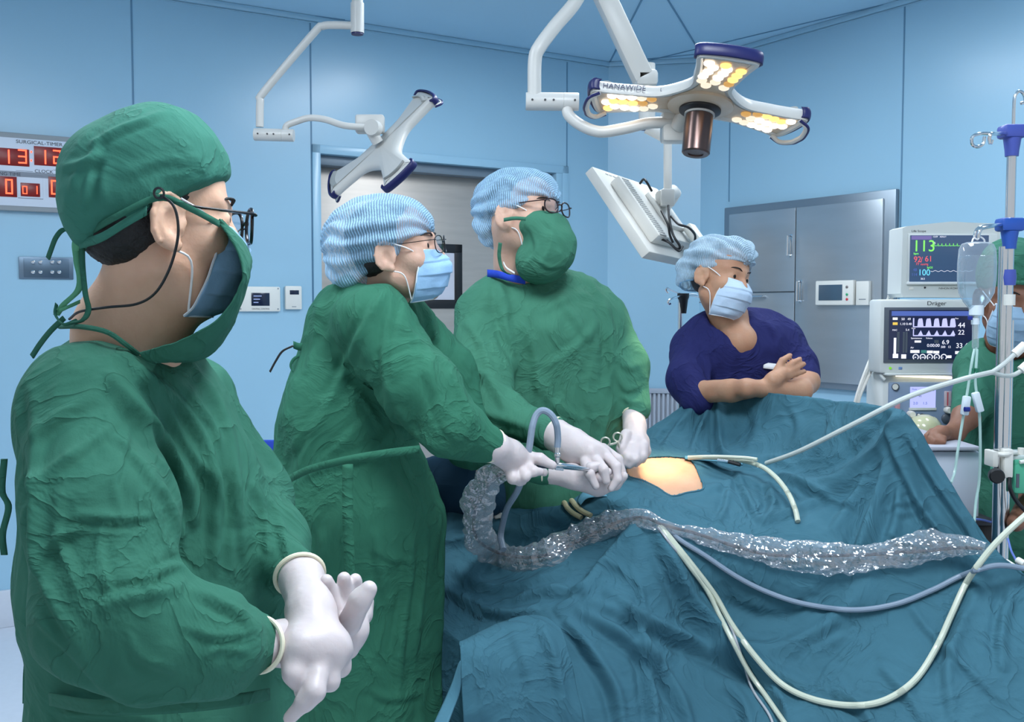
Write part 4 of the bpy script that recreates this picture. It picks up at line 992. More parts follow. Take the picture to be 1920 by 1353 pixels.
glove('glove', chain([(1042, 815, 2.49, 31), (1075, 836, 2.46, 30), (1108, 850, 2.43, 25), (1130, 852, 2.43, 16)], .02) + chain([(1098, 866, 2.40, 11), (1106, 888, 2.37, 9), (1117, 911, 2.37, 7.5)], .005) + chain([(1118, 862, 2.40, 11), (1132, 880, 2.37, 9), (1137, 901, 2.37, 7.5)], .005) +
    chain([(1134, 852, 2.42, 10.5), (1156, 874, 2.39, 9), (1158, 898, 2.38, 8), (1146, 915, 2.38, 7)], .005) + chain([(1130, 842, 2.45, 12), (1158, 862, 2.44, 10), (1168, 892, 2.43, 8)], .006) + chain([(1078, 858, 2.44, 14), (1085, 884, 2.46, 11), (1106, 896, 2.47, 9)], .008),
    e3, .0028, ringpts(P(1036, 810, 2.50), P(1078, 832, 2.47) - P(1036, 810, 2.50), .0395))
glove('glove', chain([(1188, 782, 2.79, 22), (1190, 800, 2.76, 20), (1192, 832, 2.71, 23)], .015) + chain([(1206, 835, 2.69, 11), (1205, 855, 2.67, 9), (1192, 868, 2.66, 7.5)], .006) + chain([(1194, 842, 2.68, 11), (1190, 862, 2.65, 9), (1180, 872, 2.65, 7)], .006) +
    chain([(1174, 815, 2.70, 11.5), (1165, 840, 2.67, 9.5), (1172, 862, 2.66, 7.5)], .006) + chain([(1184, 838, 2.68, 10), (1178, 858, 2.65, 8.5), (1172, 868, 2.65, 7)], .006) + chain([(1208, 825, 2.72, 10), (1212, 845, 2.70, 8.5), (1204, 862, 2.69, 7)], .006),
    e3, .0028, ringpts(P(1188, 779, 2.795), P(1190, 800, 2.76) - P(1188, 779, 2.795), .0325))
# ================================================================== anaesthetist in navy scrubs, arms crossed
m_navy = cloth_mat('navy_scrub_cotton', (36, 40, 92), 0.08, 0.012, 0.0002, 8)
sk4 = skin_mat('skin_far', (196, 152, 124), (178, 132, 106))
c0 = P(1390, 800, 3.35)
e4 = empty('person', (c0[0], c0[1], 0), 'person in navy scrubs and blue hair net standing with arms crossed behind the drape', 'person')
h4 = Head(1350, 520, 3.28, 142, -4, -12, .97)
arm4 = chain([(1288, 660, 3.32, 30), (1302, 735, 3.18, 23), (1372, 733, 3.08, 19), (1440, 728, 3.10, 15)], .02)
arm4b = chain([(1478, 655, 3.36, 30), (1512, 715, 3.24, 23), (1500, 732, 3.12, 21), (1400, 727, 3.03, 16), (1340, 728, 3.12, 12)], .02)
hand4 = [CP((1448, 712, 3.05, 13), (1466, 700, 3.07, 13), .012)] + chain([(1458, 692, 3.07, 7.5), (1466, 676, 3.08, 6.3), (1481, 666, 3.10, 5.2)], .004) + chain([(1470, 692, 3.08, 7), (1486, 680, 3.09, 6), (1500, 673, 3.11, 5)], .004) + \
    chain([(1474, 700, 3.07, 7), (1492, 690, 3.09, 6), (1507, 682, 3.11, 5)], .004) + chain([(1474, 707, 3.07, 6.5), (1494, 700, 3.09, 5.5), (1508, 696, 3.11, 4.8)], .004) + [CP((1440, 725, 3.10, 14), (1450, 712, 3.06, 13), .02)]
body_mesh(e4, h4, sk4, [CP((1346, 545, 3.29, 33), (1368, 605, 3.33, 34), .04), CP((1368, 605, 3.33, 34), (1387, 640, 3.262, 35), .04)],
    [CP((1330, 665, 3.40, 34), (1450, 660, 3.42, 34), .03), CP((1390, 690, 3.40, 50), (1390, 850, 3.40, 50), .05)] + arm4 + arm4b + hand4 + legs(c0[0], c0[1], .10, .88), .0052, .0036, 1.06)
add_face(h4, e4, .006); add_mask(h4, e4, mat('pale_blue_mask', (186, 208, 232), .7, bump=.0008, bscale=120), wid=1.05, drop=.006)
shoes(c0[0], c0[1], e4, d=(0, -1))
bouffant(h4, e4, (0, -.030, .058), (.100, .116, .080), (0, .100, .050), (0, .50, -1), 11, m=net_mat('bouffant_net_pale', (180, 210, 232), .55, .95, 7), earcut=False, bulge=[((-.02, .045, .085), (.06, .055, .05)), ((.03, -.09, .0), (.075, .05, .07))], freq=14, gather=(-.01, .085, .075))
fold4 = [([(1335, 690), (1345, 720), (1360, 745)], .006, 7), ([(1400, 640), (1400, 690), (1385, 730)], .004, 7), ([(1465, 620), (1455, 660), (1462, 700)], .006, 6), ([(1440, 600), (1460, 640)], .005, 6), ([(1310, 640), (1330, 680), (1340, 720)], .006, 6), ([(1420, 660), (1425, 700), (1415, 735)], .004, 6)]
cloth('scrub_top', [CP((1345, 655, 3.34, 66), (1432, 652, 3.37, 62), .05), CP((1350, 660, 3.35, 68), (1352, 880, 3.36, 70), .05), CP((1430, 660, 3.36, 64), (1430, 880, 3.37, 70), .05), CP((1390, 660, 3.35, 70), (1390, 880, 3.36, 74), .05), CP((1325, 625, 3.34, 32), (1440, 612, 3.38, 30), .04)] +
    chain([(1295, 655, 3.33, 40), (1290, 710, 3.23, 38), (1306, 748, 3.17, 32)], .03) + chain([(1468, 640, 3.37, 37), (1496, 685, 3.30, 32), (1508, 705, 3.26, 29)], .03) +
    [CP((1346, 545, 3.26, 34), (1366, 600, 3.28, 36), .006, 's'), CP((1366, 588, 3.22, 34), (1389, 652, 3.215, 3), .003, 's', ((0, 1, 0), 3.0)), HSP((1340, 765, 3.1), (1270, 763, 3.1), .006, None, 'i') if 0 else HS((0, 0, .8), (0, 0, -1), .01)],
    .0062, m_navy, e4, fold4, [(.005, .07, (.2, 0, 1), 2.5, 33)], 2)
cloth('trousers', [C((c0[0] + s * .10, c0[1], .85), (c0[0] + s * .10, c0[1], .12), .12, .09, .02) for s in (-1, 1)], .012, m_navy, e4, (), [(.006, .08, (0, 0, 1), 3, 3)], 2)
# name badge
sheet('name_badge', sheet_grid([PP((1432, 679, 3.225), (1456, 682, 3.225)), PP((1431, 690, 3.215), (1455, 693, 3.215))], 4, 3), m_loop, e4, .002)
# ================================================================== person at the far right
m_g5 = cloth_mat('scrub_green', (58, 114, 94), 0.08, 0.011, 0.0003, 8)
sk5 = skin_mat('skin_brown', (140, 98, 78), (120, 82, 64))
c0 = P(1905, 900, 3.12)
e5 = empty('person', (c0[0], c0[1], 0), 'person in green scrubs and green cap behind the drip stand, cut by the right edge', 'person')
h5 = Head(1898, 556, 3.05, 188, -10, 0, 1.08)
body_mesh(e5, h5, sk5, [CP((1895, 590, 3.06, 38), (1893, 650, 3.12, 42), .04), CP((1893, 650, 3.12, 40), (1898, 710, 3.15, 42), .04)],
    [CP((1860, 700, 3.19, 34), (1950, 700, 3.19, 34), .03), CP((1905, 720, 3.19, 50), (1905, 960, 3.19, 50), .05)] +
    chain([(1842, 700, 3.1, 28), (1812, 780, 2.98, 24), (1790, 812, 2.92, 17), (1762, 812, 2.86, 14)], .02) + [CP((1765, 812, 2.86, 14), (1752, 818, 2.83, 13), .012)] +
    chain([(1752, 812, 2.84, 7), (1744, 822, 2.80, 6), (1740, 832, 2.80, 5)], .004) + chain([(1757, 818, 2.82, 7), (1752, 828, 2.79, 6), (1748, 834, 2.79, 5)], .004) + chain([(1763, 820, 2.81, 6.5), (1760, 829, 2.79, 5.5), (1757, 834, 2.79, 5)], .004) + chain([(1770, 820, 2.81, 6), (1769, 829, 2.79, 5), (1767, 833, 2.79, 4.5)], .004) + chain([(1748, 808, 2.88, 7), (1739, 816, 2.86, 6), (1738, 828, 2.85, 5)], .004) +
    chain([(1960, 700, 3.1, 28), (1975, 800, 3.0, 24), (1935, 930, 2.75, 20), (1905, 980, 2.6, 17)], .02) + legs(c0[0], c0[1], .10, .9), .006, .0026, 1.05)
add_face(h5, e5, .007); add_mask(h5, e5, mat('greyblue_mask', (150, 182, 208), .7, bump=.0008, bscale=120), wid=1.2, drop=.004)
shoes(c0[0], c0[1], e5, d=(-.3, -1))
cloth('surgical_cap', [Grp(h5.M, h5.sc, [E((0, -.018, .055), (.088, .112, .092)), E((0, -.02, .09), (.075, .09, .07), .03), HS((0, .09, .046), (0, .35, -1), .01)])], .005, m_g5, e5, (), [(.004, .04, (1, 0, 0), 2, 4)], 2)
MB().tube(h5.W([(-.06, .072, .058), (-.03, .098, .055), (0, .106, .055), (.03, .098, .055), (.06, .072, .058)]), .006, 8, res=16).build('cap_band', m_g5, e5)
cloth('scrub_top', [CP((1850, 690, 3.13, 48), (1960, 690, 3.15, 50), .05), CP((1860, 700, 3.13, 60), (1865, 1010, 3.13, 72), .05), CP((1955, 700, 3.13, 60), (1960, 1010, 3.13, 72), .05), CP((1910, 700, 3.13, 64), (1912, 1010, 3.13, 76), .05)] +
    chain([(1845, 690, 3.11, 38), (1828, 740, 3.04, 34), (1818, 768, 3.0, 31)], .03) + chain([(1960, 690, 3.11, 38), (1975, 790, 3.0, 33)], .03) +
    [CP((1895, 590, 3.04, 40), (1893, 640, 3.07, 42), .006, 's'), CP((1893, 640, 2.95, 30), (1885, 700, 2.98, 1), .004, 's'), HS((0, 0, .72), (0, 0, -1), .01)],
    .0075, m_g5, e5, [([(1830, 700), (1860, 760), (1850, 830)], .007, 7), ([(1800, 850), (1850, 870), (1890, 860)], .006, 7), ([(1800, 900), (1850, 905), (1900, 895)], .006, 7), ([(1840, 660), (1870, 700), (1900, 720)], .006, 6)], [(.007, .08, (.2, 0, 1), 2.5, 43)], 2)
cloth('trousers', [C((c0[0] + s * .10, c0[1], .85), (c0[0] + s * .10, c0[1], .12), .12, .09, .02) for s in (-1, 1)], .012, m_g5, e5, (), [(.006, .08, (0, 0, 1), 3, 3)], 2)
# ================================================================== surgical drape over patient and table
m_dr = cloth_mat('drape_cotton_teal', (60, 104, 120), 0.07, 0.012, 0.0002, 7)
ctrl = np.array([
 (790, 975, 2.62), (830, 962, 2.62), (900, 955, 2.66), (1000, 955, 2.68), (1085, 926, 2.66), (1150, 900, 2.68), (1195, 850, 2.95), (1210, 806, 3.10), (1280, 762, 3.15), (1345, 724, 3.20), (1430, 733, 3.05), (1500, 742, 2.92), (1600, 755, 2.68), (1690, 770, 2.45), (1705, 782, 2.42), (1760, 868, 2.38), (1850, 1012, 2.30), (1920, 1075, 2.22), (2050, 1130, 2.15),
 (1260, 835, 3.02), (1345, 800, 3.10), (1350, 850, 2.98), (1450, 800, 2.94), (1450, 845, 2.86), (1550, 820, 2.70), (1600, 840, 2.60), (1650, 820, 2.50), (1680, 900, 2.42), (1750, 950, 2.36),
 (1190, 885, 2.74), (1250, 865, 2.86), (1310, 870, 2.82), (1315, 915, 2.68), (1250, 900, 2.74), (1260, 928, 2.64), (1285, 856, 2.92), (1230, 856, 2.95),
 (1350, 900, 2.74), (1400, 870, 2.84), (1450, 885, 2.76), (1500, 872, 2.74), (1560, 880, 2.60), (1480, 925, 2.62), (1400, 950, 2.58), (1350, 960, 2.55), (1500, 970, 2.50), (1600, 960, 2.46),
 (1060, 965, 2.62), (1130, 950, 2.57), (1200, 965, 2.47), (1300, 990, 2.46), (1400, 1020, 2.44), (1500, 1040, 2.40), (1650, 1020, 2.36), (1800, 1060, 2.30),
 (1010, 1000, 2.57), (940, 1000, 2.62), (900, 1050, 2.54), (820, 1100, 2.50), (820, 1165, 2.42), (900, 1130, 2.42), (1000, 1090, 2.42), (1100, 1060, 2.42), (1150, 1005, 2.47), (1180, 1090, 2.36), (1050, 1150, 2.30), (1100, 1200, 2.25), (950, 1200, 2.32),
 (1000, 1353, 2.17), (1100, 1353, 2.15), (1200, 1200, 2.27), (1200, 1353, 2.17), (1330, 1130, 2.42), (1400, 1200, 2.38), (1350, 1353, 2.22), (1500, 1200, 2.34), (1500, 1353, 2.16), (1650, 1150, 2.28), (1700, 1353, 2.06), (1850, 1200, 2.14), (1920, 1353, 1.98), (2050, 1440, 1.90), (1000, 1440, 2.14), (1500, 1440, 2.12)], float)
def tps_fit(c, lam=40.0):
    n = len(c); X = c[:, :2]; d = np.linalg.norm(X[:, None] - X[None], axis=2)
    K = d * d * np.log(d + 1e-9); K += np.eye(n) * lam
    Pm = np.c_[np.ones(n), X]; A = np.block([[K, Pm], [Pm.T, np.zeros((3, 3))]])
    w = np.linalg.solve(A, np.r_[c[:, 2], 0, 0, 0]); return X, w
TX, TW = tps_fit(ctrl, 800.0)
def tps(px, py):
    d = np.sqrt((px[:, None] - TX[:, 0]) ** 2 + (py[:, None] - TX[:, 1]) ** 2)
    return (d * d * np.log(d + 1e-9)) @ TW[:-3] + TW[-3] + TW[-2] * px + TW[-1] * py
def PV(px, py, Y):
    x = (px - W / 2) / F; y = -(py - H / 2) / F; t = Y / (_c + y * _s)
    return np.stack([x * t, Y + 0 * x, CAMZ + t * (-_s + y * _c)], -1)
topx = np.array([(790, 970), (830, 962), (880, 957), (930, 950), (1000, 955), (1060, 946), (1085, 930), (1110, 921), (1150, 893), (1180, 868), (1198, 848), (1212, 806), (1280, 762), (1340, 726), (1352, 723), (1400, 728), (1500, 742), (1600, 755), (1650, 763), (1690, 770), (1705, 782), (1730, 820), (1760, 868), (1800, 935), (1850, 1010), (1880, 1042), (1920, 1073), (2060, 1135)], float)
botx = np.array([(790, 1160), (840, 1185), (864, 1205), (885, 1300), (905, 1440), (2060, 1440)], float)
xs = np.arange(792, 2056, 3.2); NV = 230
yt = np.interp(xs, topx[:, 0], topx[:, 1]); yb = np.interp(xs, botx[:, 0], botx[:, 1])
tt = np.linspace(0, 1, NV)[:, None]
PXg = np.repeat(xs[None], NV, 0); PYg = yt * (1 - tt) + yb * tt
Yg = tps(PXg.ravel(), PYg.ravel())
DG = PV(PXg.ravel(), PYg.ravel(), Yg).reshape(NV, len(xs), 3)
# far side falls away behind the rim, near side hangs on towards the floor
back = []
for k, (dy, dz) in enumerate(((.012, -.004), (.03, -.02), (.05, -.07), (.07, -.18), (.09, -.35), (.10, -.55))):
    r = DG[0].copy(); r[:, 1] += dy; r[:, 2] = np.maximum(r[:, 2] + dz, .12); back.append(r)
down = []
for k in range(1, 8):
    r = DG[-1].copy(); f = k / 7; r[:, 2] = r[:, 2] * (1 - f) + .10 * f; r[:, 1] += .02 * np.sin(r[:, 0] * 18) * f; r[:, 1] -= .03 * f; down.append(r)
DG = np.concatenate([np.array(back[::-1]), DG, np.array(down)], 0)
nv, nu, _ = DG.shape; NB = len(back)
idx = np.arange(nv * nu).reshape(nv, nu)
Q = np.stack([idx[:-1, :-1], idx[1:, :-1], idx[1:, 1:], idx[:-1, 1:]], -1).reshape(-1, 4)
V = DG.reshape(-1, 3)
N = norms(V, Q); sg = -np.sign(np.sum((V - np.array([0, 0, CAMZ])) * N, 1).mean()); N *= sg
hole = [(1172, 880), (1186, 864), (1212, 857), (1250, 855), (1287, 858), (1302, 868), (1312, 890), (1319, 915), (1288, 923), (1259, 929), (1232, 913), (1205, 900), (1180, 893)]
def inpoly(x, y, poly):
    c = np.zeros(len(x), bool); j = len(poly) - 1
    for i in range(len(poly)):
        xi, yi = poly[i]; xj, yj = poly[j]
        m = ((yi > y) != (yj > y)) & (x < (xj - xi) * (y - yi) / (yj - yi + 1e-9) + xi); c ^= m; j = i
    return c
# skin of the patient: same body surface, slightly proud inside the opening
DF = [
 ([(1226, 976), (1243, 1017), (1284, 1104), (1308, 1151), (1360, 1215), (1442, 1262), (1520, 1290)], .022, 15), ([(1205, 972), (1175, 1010), (1130, 1060), (1090, 1110), (1040, 1150)], .014, 14),
 ([(1127, 1106), (1173, 1135), (1205, 1205), (1222, 1308), (1225, 1400)], .013, 11), ([(1080, 1140), (1150, 1180), (1232, 1250), (1280, 1330), (1300, 1400)], .015, 12), ([(1060, 1160), (1100, 1210), (1150, 1290), (1170, 1380)], .016, 12),
 ([(1030, 1165), (1060, 1250), (1090, 1330), (1100, 1400)], .014, 11), ([(1092, 1128), (1173, 1150), (1296, 1203), (1383, 1240), (1460, 1300), (1490, 1380)], .016, 13), ([(1180, 1060), (1200, 1110), (1205, 1160)], .006, 7), ([(1120, 1060), (1160, 1065), (1190, 1100)], .006, 7),
 ([(1640, 1080), (1600, 1130), (1540, 1185), (1450, 1225), (1360, 1195), (1310, 1110)], .020, 26), ([(1540, 1130), (1480, 1175), (1420, 1180), (1350, 1150)], .012, 16), ([(1590, 1190), (1540, 1225), (1500, 1260)], .005, 8), ([(1610, 1200), (1560, 1250), (1530, 1290)], .004, 7),
 ([(1345, 728), (1348, 800), (1352, 845), (1375, 860), (1430, 868)], .013, 8), ([(1345, 726), (1318, 790), (1300, 835), (1296, 852)], .010, 7), ([(1345, 728), (1280, 790), (1240, 845)], .010, 8), ([(1340, 730), (1260, 790), (1220, 830)], .006, 6),
 ([(1690, 776), (1660, 830), (1610, 880), (1560, 905), (1500, 905), (1460, 890)], .020, 15), ([(1690, 778), (1672, 870), (1640, 960), (1605, 1050), (1580, 1100)], .018, 14), ([(1692, 778), (1700, 870), (1722, 940), (1762, 1000), (1800, 1040)], .014, 11),
 ([(1694, 780), (1740, 880), (1800, 970), (1840, 1030)], .010, 9), ([(1690, 790), (1690, 900), (1680, 980), (1650, 1060)], .010, 11), ([(1685, 790), (1640, 880), (1590, 950), (1560, 1000)], .010, 11), ([(1660, 800), (1600, 860), (1540, 890)], .008, 9),
 ([(1380, 880), (1395, 920), (1430, 985)], .008, 7), ([(1450, 890), (1490, 905), (1550, 930), (1612, 955)], .008, 7), ([(1370, 900), (1360, 950), (1340, 990)], .006, 7), ([(1440, 900), (1450, 950), (1430, 985)], .010, 10), ([(1400, 870), (1450, 860), (1500, 880)], .006, 7),
 ([(1320, 920), (1370, 905), (1420, 900)], .006, 7), ([(1420, 985), (1480, 960), (1550, 925), (1600, 900)], .007, 7), ([(1240, 935), (1300, 955), (1370, 975)], .006, 8), ([(1100, 935), (1150, 945), (1230, 940)], .006, 8), ([(1070, 960), (1120, 945), (1170, 925)], .007, 7),
 ([(960, 975), (1010, 968), (1060, 975)], .007, 8), ([(850, 975), (900, 990), (950, 985)], .008, 9), ([(830, 1020), (870, 1010), (900, 1030)], .008, 9), ([(830, 1100), (900, 1140), (960, 1150), (1010, 1140)], .010, 9, .8), ([(850, 1070), (920, 1100), (1000, 1090), (1060, 1060)], .007, 9),
 ([(940, 1130), (1000, 1110), (1060, 1105), (1110, 1115)], .009, 9), ([(1660, 1000), (1700, 1020), (1760, 1030)], .005, 7), ([(1655, 960), (1690, 945), (1730, 935)], .004, 6), ([(1680, 970), (1720, 955), (1745, 945)], .004, 6), ([(1840, 1100), (1800, 1180), (1780, 1260), (1790, 1353)], .010, 14),
 ([(1900, 1100), (1880, 1180), (1880, 1260)], .009, 12), ([(1700, 1120), (1740, 1180), (1820, 1260), (1900, 1330)], .006, 9), ([(1650, 1250), (1700, 1300), (1740, 1360)], .007, 11), ([(1560, 1290), (1620, 1330), (1650, 1390)], .008, 12), ([(1360, 1280), (1400, 1330), (1410, 1400)], .010, 12),
 ([(1480, 755), (1500, 800), (1490, 840)], .004, 9), ([(1560, 765), (1560, 800), (1530, 850)], .005, 9), ([(1400, 745), (1420, 800), (1400, 850)], .004, 9)]
q = V.copy(); q[:, 2] *= .55
D = .0045 * ridged(q / .11 + .3 * vnoise(V * 5, 2)[:, None], 31) + .0018 * ridged(V / .035, 35) + .006 * vnoise(V * 7, 44)
xx, yy = proj(V)
cx_, cy_ = 1250, 890
near_hole = np.exp(-(((xx - cx_) / 90) ** 2 + ((yy - cy_) / 50) ** 2)); D *= 1 - .8 * near_hole
V0 = V.copy()
D += 1.65 * creases(V, N, DF)
V = V + N * D[:, None]
V = smooth(V, Q, 1, .35)
xx, yy = proj(V); fx = xx[Q].mean(1); fy = yy[Q].mean(1); row = (Q[:, 0] // nu)
cut = inpoly(fx, fy, hole) & (row >= NB)
Qk = Q[~cut]; n = len(V)
if True:
    th = .0016; N2 = norms(V, Q) * sg
    V2 = np.vstack([V, V - N2 * th])
    dr = mk('surgical_drape', V2, np.vstack([Qk if sg > 0 else Qk[:, ::-1], (Qk[:, ::-1] if sg > 0 else Qk) + n]), m_dr)
tag(dr, 'teal cotton drape covering the patient, raised as a tent at the right', 'drape')
from mathutils.bvhtree import BVHTree
BV = BVHTree.FromPolygons([tuple(v) for v in V], [tuple(int(i) for i in q_) for q_ in Q])
def onD(px, py, lift=.010):
    d = Vector(ray(px, py)).normalized(); hit = BV.ray_cast(Vector((0, 0, CAMZ)), d)
    if hit[0] is None: return P(px, py, tps(np.array([float(px)]), np.array([float(py)]))[0] - lift)
    return np.array(hit[0] - d * lift)
# hem of the opening
hp = []
for a, b in cr([(x, y, 0) for x, y in hole], 80, True)[:, :2]:
    hp.append(onD(a, b, .003))
MB().tube(hp, .0032, 6, closed=True, flat=.6).build('opening_hem', m_dr, None).parent = dr
# patient
pe_c = P(1250, 900, 2.8)
e6 = empty('person', (pe_c[0], pe_c[1], .75), 'person lying under the teal drape, only a lit patch of bare belly showing', 'person')
gx, gy = np.meshgrid(np.linspace(1140, 1350, 80), np.linspace(848, 962, 60))
gyy = gy; Yv = tps(gx.ravel(), gy.ravel())
Vp = PV(gx.ravel(), gy.ravel(), Yv).reshape(60, 80, 3)
hq = cr([(x, y, 0) for x, y in hole], 120, True)[:, :2]
dd = np.min(np.hypot(gx.ravel()[:, None] - hq[None, :, 0], gy.ravel()[:, None] - hq[None, :, 1]), 1) * np.where(inpoly(gx.ravel(), gy.ravel(), hole), 1, -1)
dd = dd.reshape(gx.shape); nrm = np.array([-.1, -.35, .93]); off = np.where(dd > 0, .012 * (1 - np.exp(-dd / 16)) - .003, -.003 - .0012 * np.minimum(-dd, 30))
nav = .004 * np.exp(-(((gx - 1190) / 8) ** 2 + ((gy - 874) / 5) ** 2))
Vp = Vp + (off - nav)[..., None] * nrm
low = Vp.copy(); low[..., 2] = np.minimum(low[..., 2], 2) - .16; low[..., 1] += .02
ring = np.concatenate([np.arange(80), np.arange(1, 60) * 80 + 79, 59 * 80 + np.arange(78, -1, -1), np.arange(58, 0, -1) * 80])
id2 = np.arange(4800).reshape(60, 80); Qa = np.stack([id2[:-1, :-1], id2[1:, :-1], id2[1:, 1:], id2[:-1, 1:]], -1).reshape(-1, 4)
r2 = np.roll(ring, -1)
mk('body', np.vstack([Vp.reshape(-1, 3), low.reshape(-1, 3)]), np.vstack([Qa, Qa[:, ::-1] + 4800, np.stack([ring, r2, r2 + 4800, ring + 4800], 1)]), skin_mat('skin_belly', (212, 164, 132), (200, 150, 116)), e6)
# lighter drape edges round the opening
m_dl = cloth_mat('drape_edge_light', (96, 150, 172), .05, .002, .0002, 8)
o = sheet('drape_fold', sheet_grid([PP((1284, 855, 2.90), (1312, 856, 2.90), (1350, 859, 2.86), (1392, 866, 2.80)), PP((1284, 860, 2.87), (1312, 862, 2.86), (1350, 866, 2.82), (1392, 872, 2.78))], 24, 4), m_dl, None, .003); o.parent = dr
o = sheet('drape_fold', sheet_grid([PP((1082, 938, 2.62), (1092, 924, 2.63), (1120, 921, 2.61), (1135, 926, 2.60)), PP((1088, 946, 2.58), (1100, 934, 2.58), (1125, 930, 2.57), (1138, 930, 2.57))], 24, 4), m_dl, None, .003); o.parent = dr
# hanging corner of a second drape at the table end
fl = [([(1010, 1160), (1040, 1240), (1060, 1353)], .010, 10), ([(960, 1170), (990, 1260), (1005, 1353)], .006, 12), ([(900, 1200), (905, 1290), (910, 1353)], .003, 10)]
G = sheet_grid([PP((861, 1206, 2.16), (895, 1187, 2.20), (940, 1168, 2.24), (985, 1155, 2.26), (1022, 1158, 2.25), (1050, 1178, 2.23)),
    PP((863, 1222, 2.13), (900, 1207, 2.15), (945, 1192, 2.17), (990, 1185, 2.18), (1030, 1192, 2.18), (1062, 1215, 2.19)),
    PP((866, 1290, 2.10), (910, 1285, 2.11), (955, 1280, 2.12), (1005, 1275, 2.13), (1045, 1280, 2.14), (1080, 1290, 2.16)),
    PP((872, 1440, 2.09), (915, 1440, 2.09), (960, 1440, 2.09), (1010, 1440, 2.10), (1060, 1440, 2.11), (1100, 1440, 2.12)),
    PP((880, 1900, 2.09), (915, 1900, 2.09), (960, 1900, 2.09), (1010, 1900, 2.10), (1060, 1900, 2.11), (1100, 1900, 2.12))], 90, 110)
o = sheet('drape_corner', G, m_dr, None, .003, lambda V, N: -np.sign(np.mean(N[:, 1])) * (creases(V, -N * np.sign(np.mean(N[:, 1])), fl) + .003 * ridged(V / .08, 51)))
tag(o, 'teal drape corner with a stitched hem hanging at the near left table end', 'drape')
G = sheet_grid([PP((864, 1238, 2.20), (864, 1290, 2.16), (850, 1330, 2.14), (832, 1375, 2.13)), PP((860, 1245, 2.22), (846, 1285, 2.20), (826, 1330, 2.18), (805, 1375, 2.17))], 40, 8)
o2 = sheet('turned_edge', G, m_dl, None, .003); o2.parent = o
# draped limb beyond the leaning person, with a strip of white sheet
V, Fq = sdfmesh(chain([(770, 905, 2.66, 46), (845, 905, 2.66, 48), (905, 930, 2.66, 44)], .03) + [CP((770, 960, 2.66, 46), (860, 1100, 2.7, 50), .05), HS((0, 0, .55), (0, 0, -1), .01)], .008, 2)
N = norms(V, Fq); V = V + N * (.007 * ridged(V * np.array([20, 12, 9]), 61))[:, None]
tag(mk('draped_support', V, Fq, cloth_mat('drape_dark', (30, 62, 84), .08, .004, .0002, 9)), 'dark teal draped support between the leaning person and the surgeon', 'drape')
sh = sheet('white_sheet', sheet_grid([PP((815, 851, 2.70), (835, 849, 2.70), (855, 853, 2.70)), PP((812, 858, 2.64), (832, 856, 2.64), (852, 860, 2.64))], 12, 4), m_loop, None, .003); tag(sh, 'small white sheet edge on the dark draped support', 'sheet')
# operating table hidden under the drapes
m_tb = mat('table_pad', (40, 42, 48), .5)
tc_ = P(1400, 1060, 2.72); e = empty('operating_table', (tc_[0], tc_[1], 0), 'operating table under the teal drapes', 'operating table')
ax = np.array([.94, .33, 0]); ay = np.array([-.33, .94, 0]); Rt = np.stack([ax, ay, [0, 0, 1.0]], 1)
MB().box((tc_[0], tc_[1] + .06, .62), (.9, .36, .10), Rt, .02).build('mattress', m_tb, e); MB().box((tc_[0], tc_[1] + .06, .32), (.2, .2, .50), Rt, .01).build('column', m_white, e); MB().box((tc_[0], tc_[1] + .06, .05), (.7, .32, .09), Rt, .02).build('base', m_white, e)
# ================================================================== surgical lamps
m_enam = mat('lamp_enamel', (202, 201, 197), 0.35, spec=.5)
m_under = mat('lamp_underside', (198, 178, 156), 0.25, spec=.5)
m_navyp = mat('navy_rubber', (24, 28, 86), 0.4)
m_slot = mat('slot_grey', (160, 162, 160), 0.5)
m_bronze = mat('bronze_handle', (98, 80, 76), 0.28, metal=.85)
m_hole = mat('screw_hole', (40, 40, 44), .5)
LOBES = (0.0, math.radians(105), math.radians(255))
def lamp_outline(Rr, n=150):
    pts = []
    for a0 in LOBES:
        for r, w in ((.36, -.200), (.60, -.205), (.80, -.235), (.955, -.265), (1.0, -.20), (1.012, 0), (1.0, .20), (.955, .265), (.80, .235), (.60, .205), (.36, .200)):
            pts.append((Rr * (r * math.cos(a0) - w * math.sin(a0)), Rr * (r * math.sin(a0) + w * math.cos(a0)), 0))
    return cr(pts, n, True)[:, :2]
def offset(o, d):
    t = np.roll(o, -1, 0) - np.roll(o, 1, 0); t /= np.linalg.norm(t, axis=1)[:, None]; nrm = np.stack([-t[:, 1], t[:, 0]], 1); return o + nrm * d
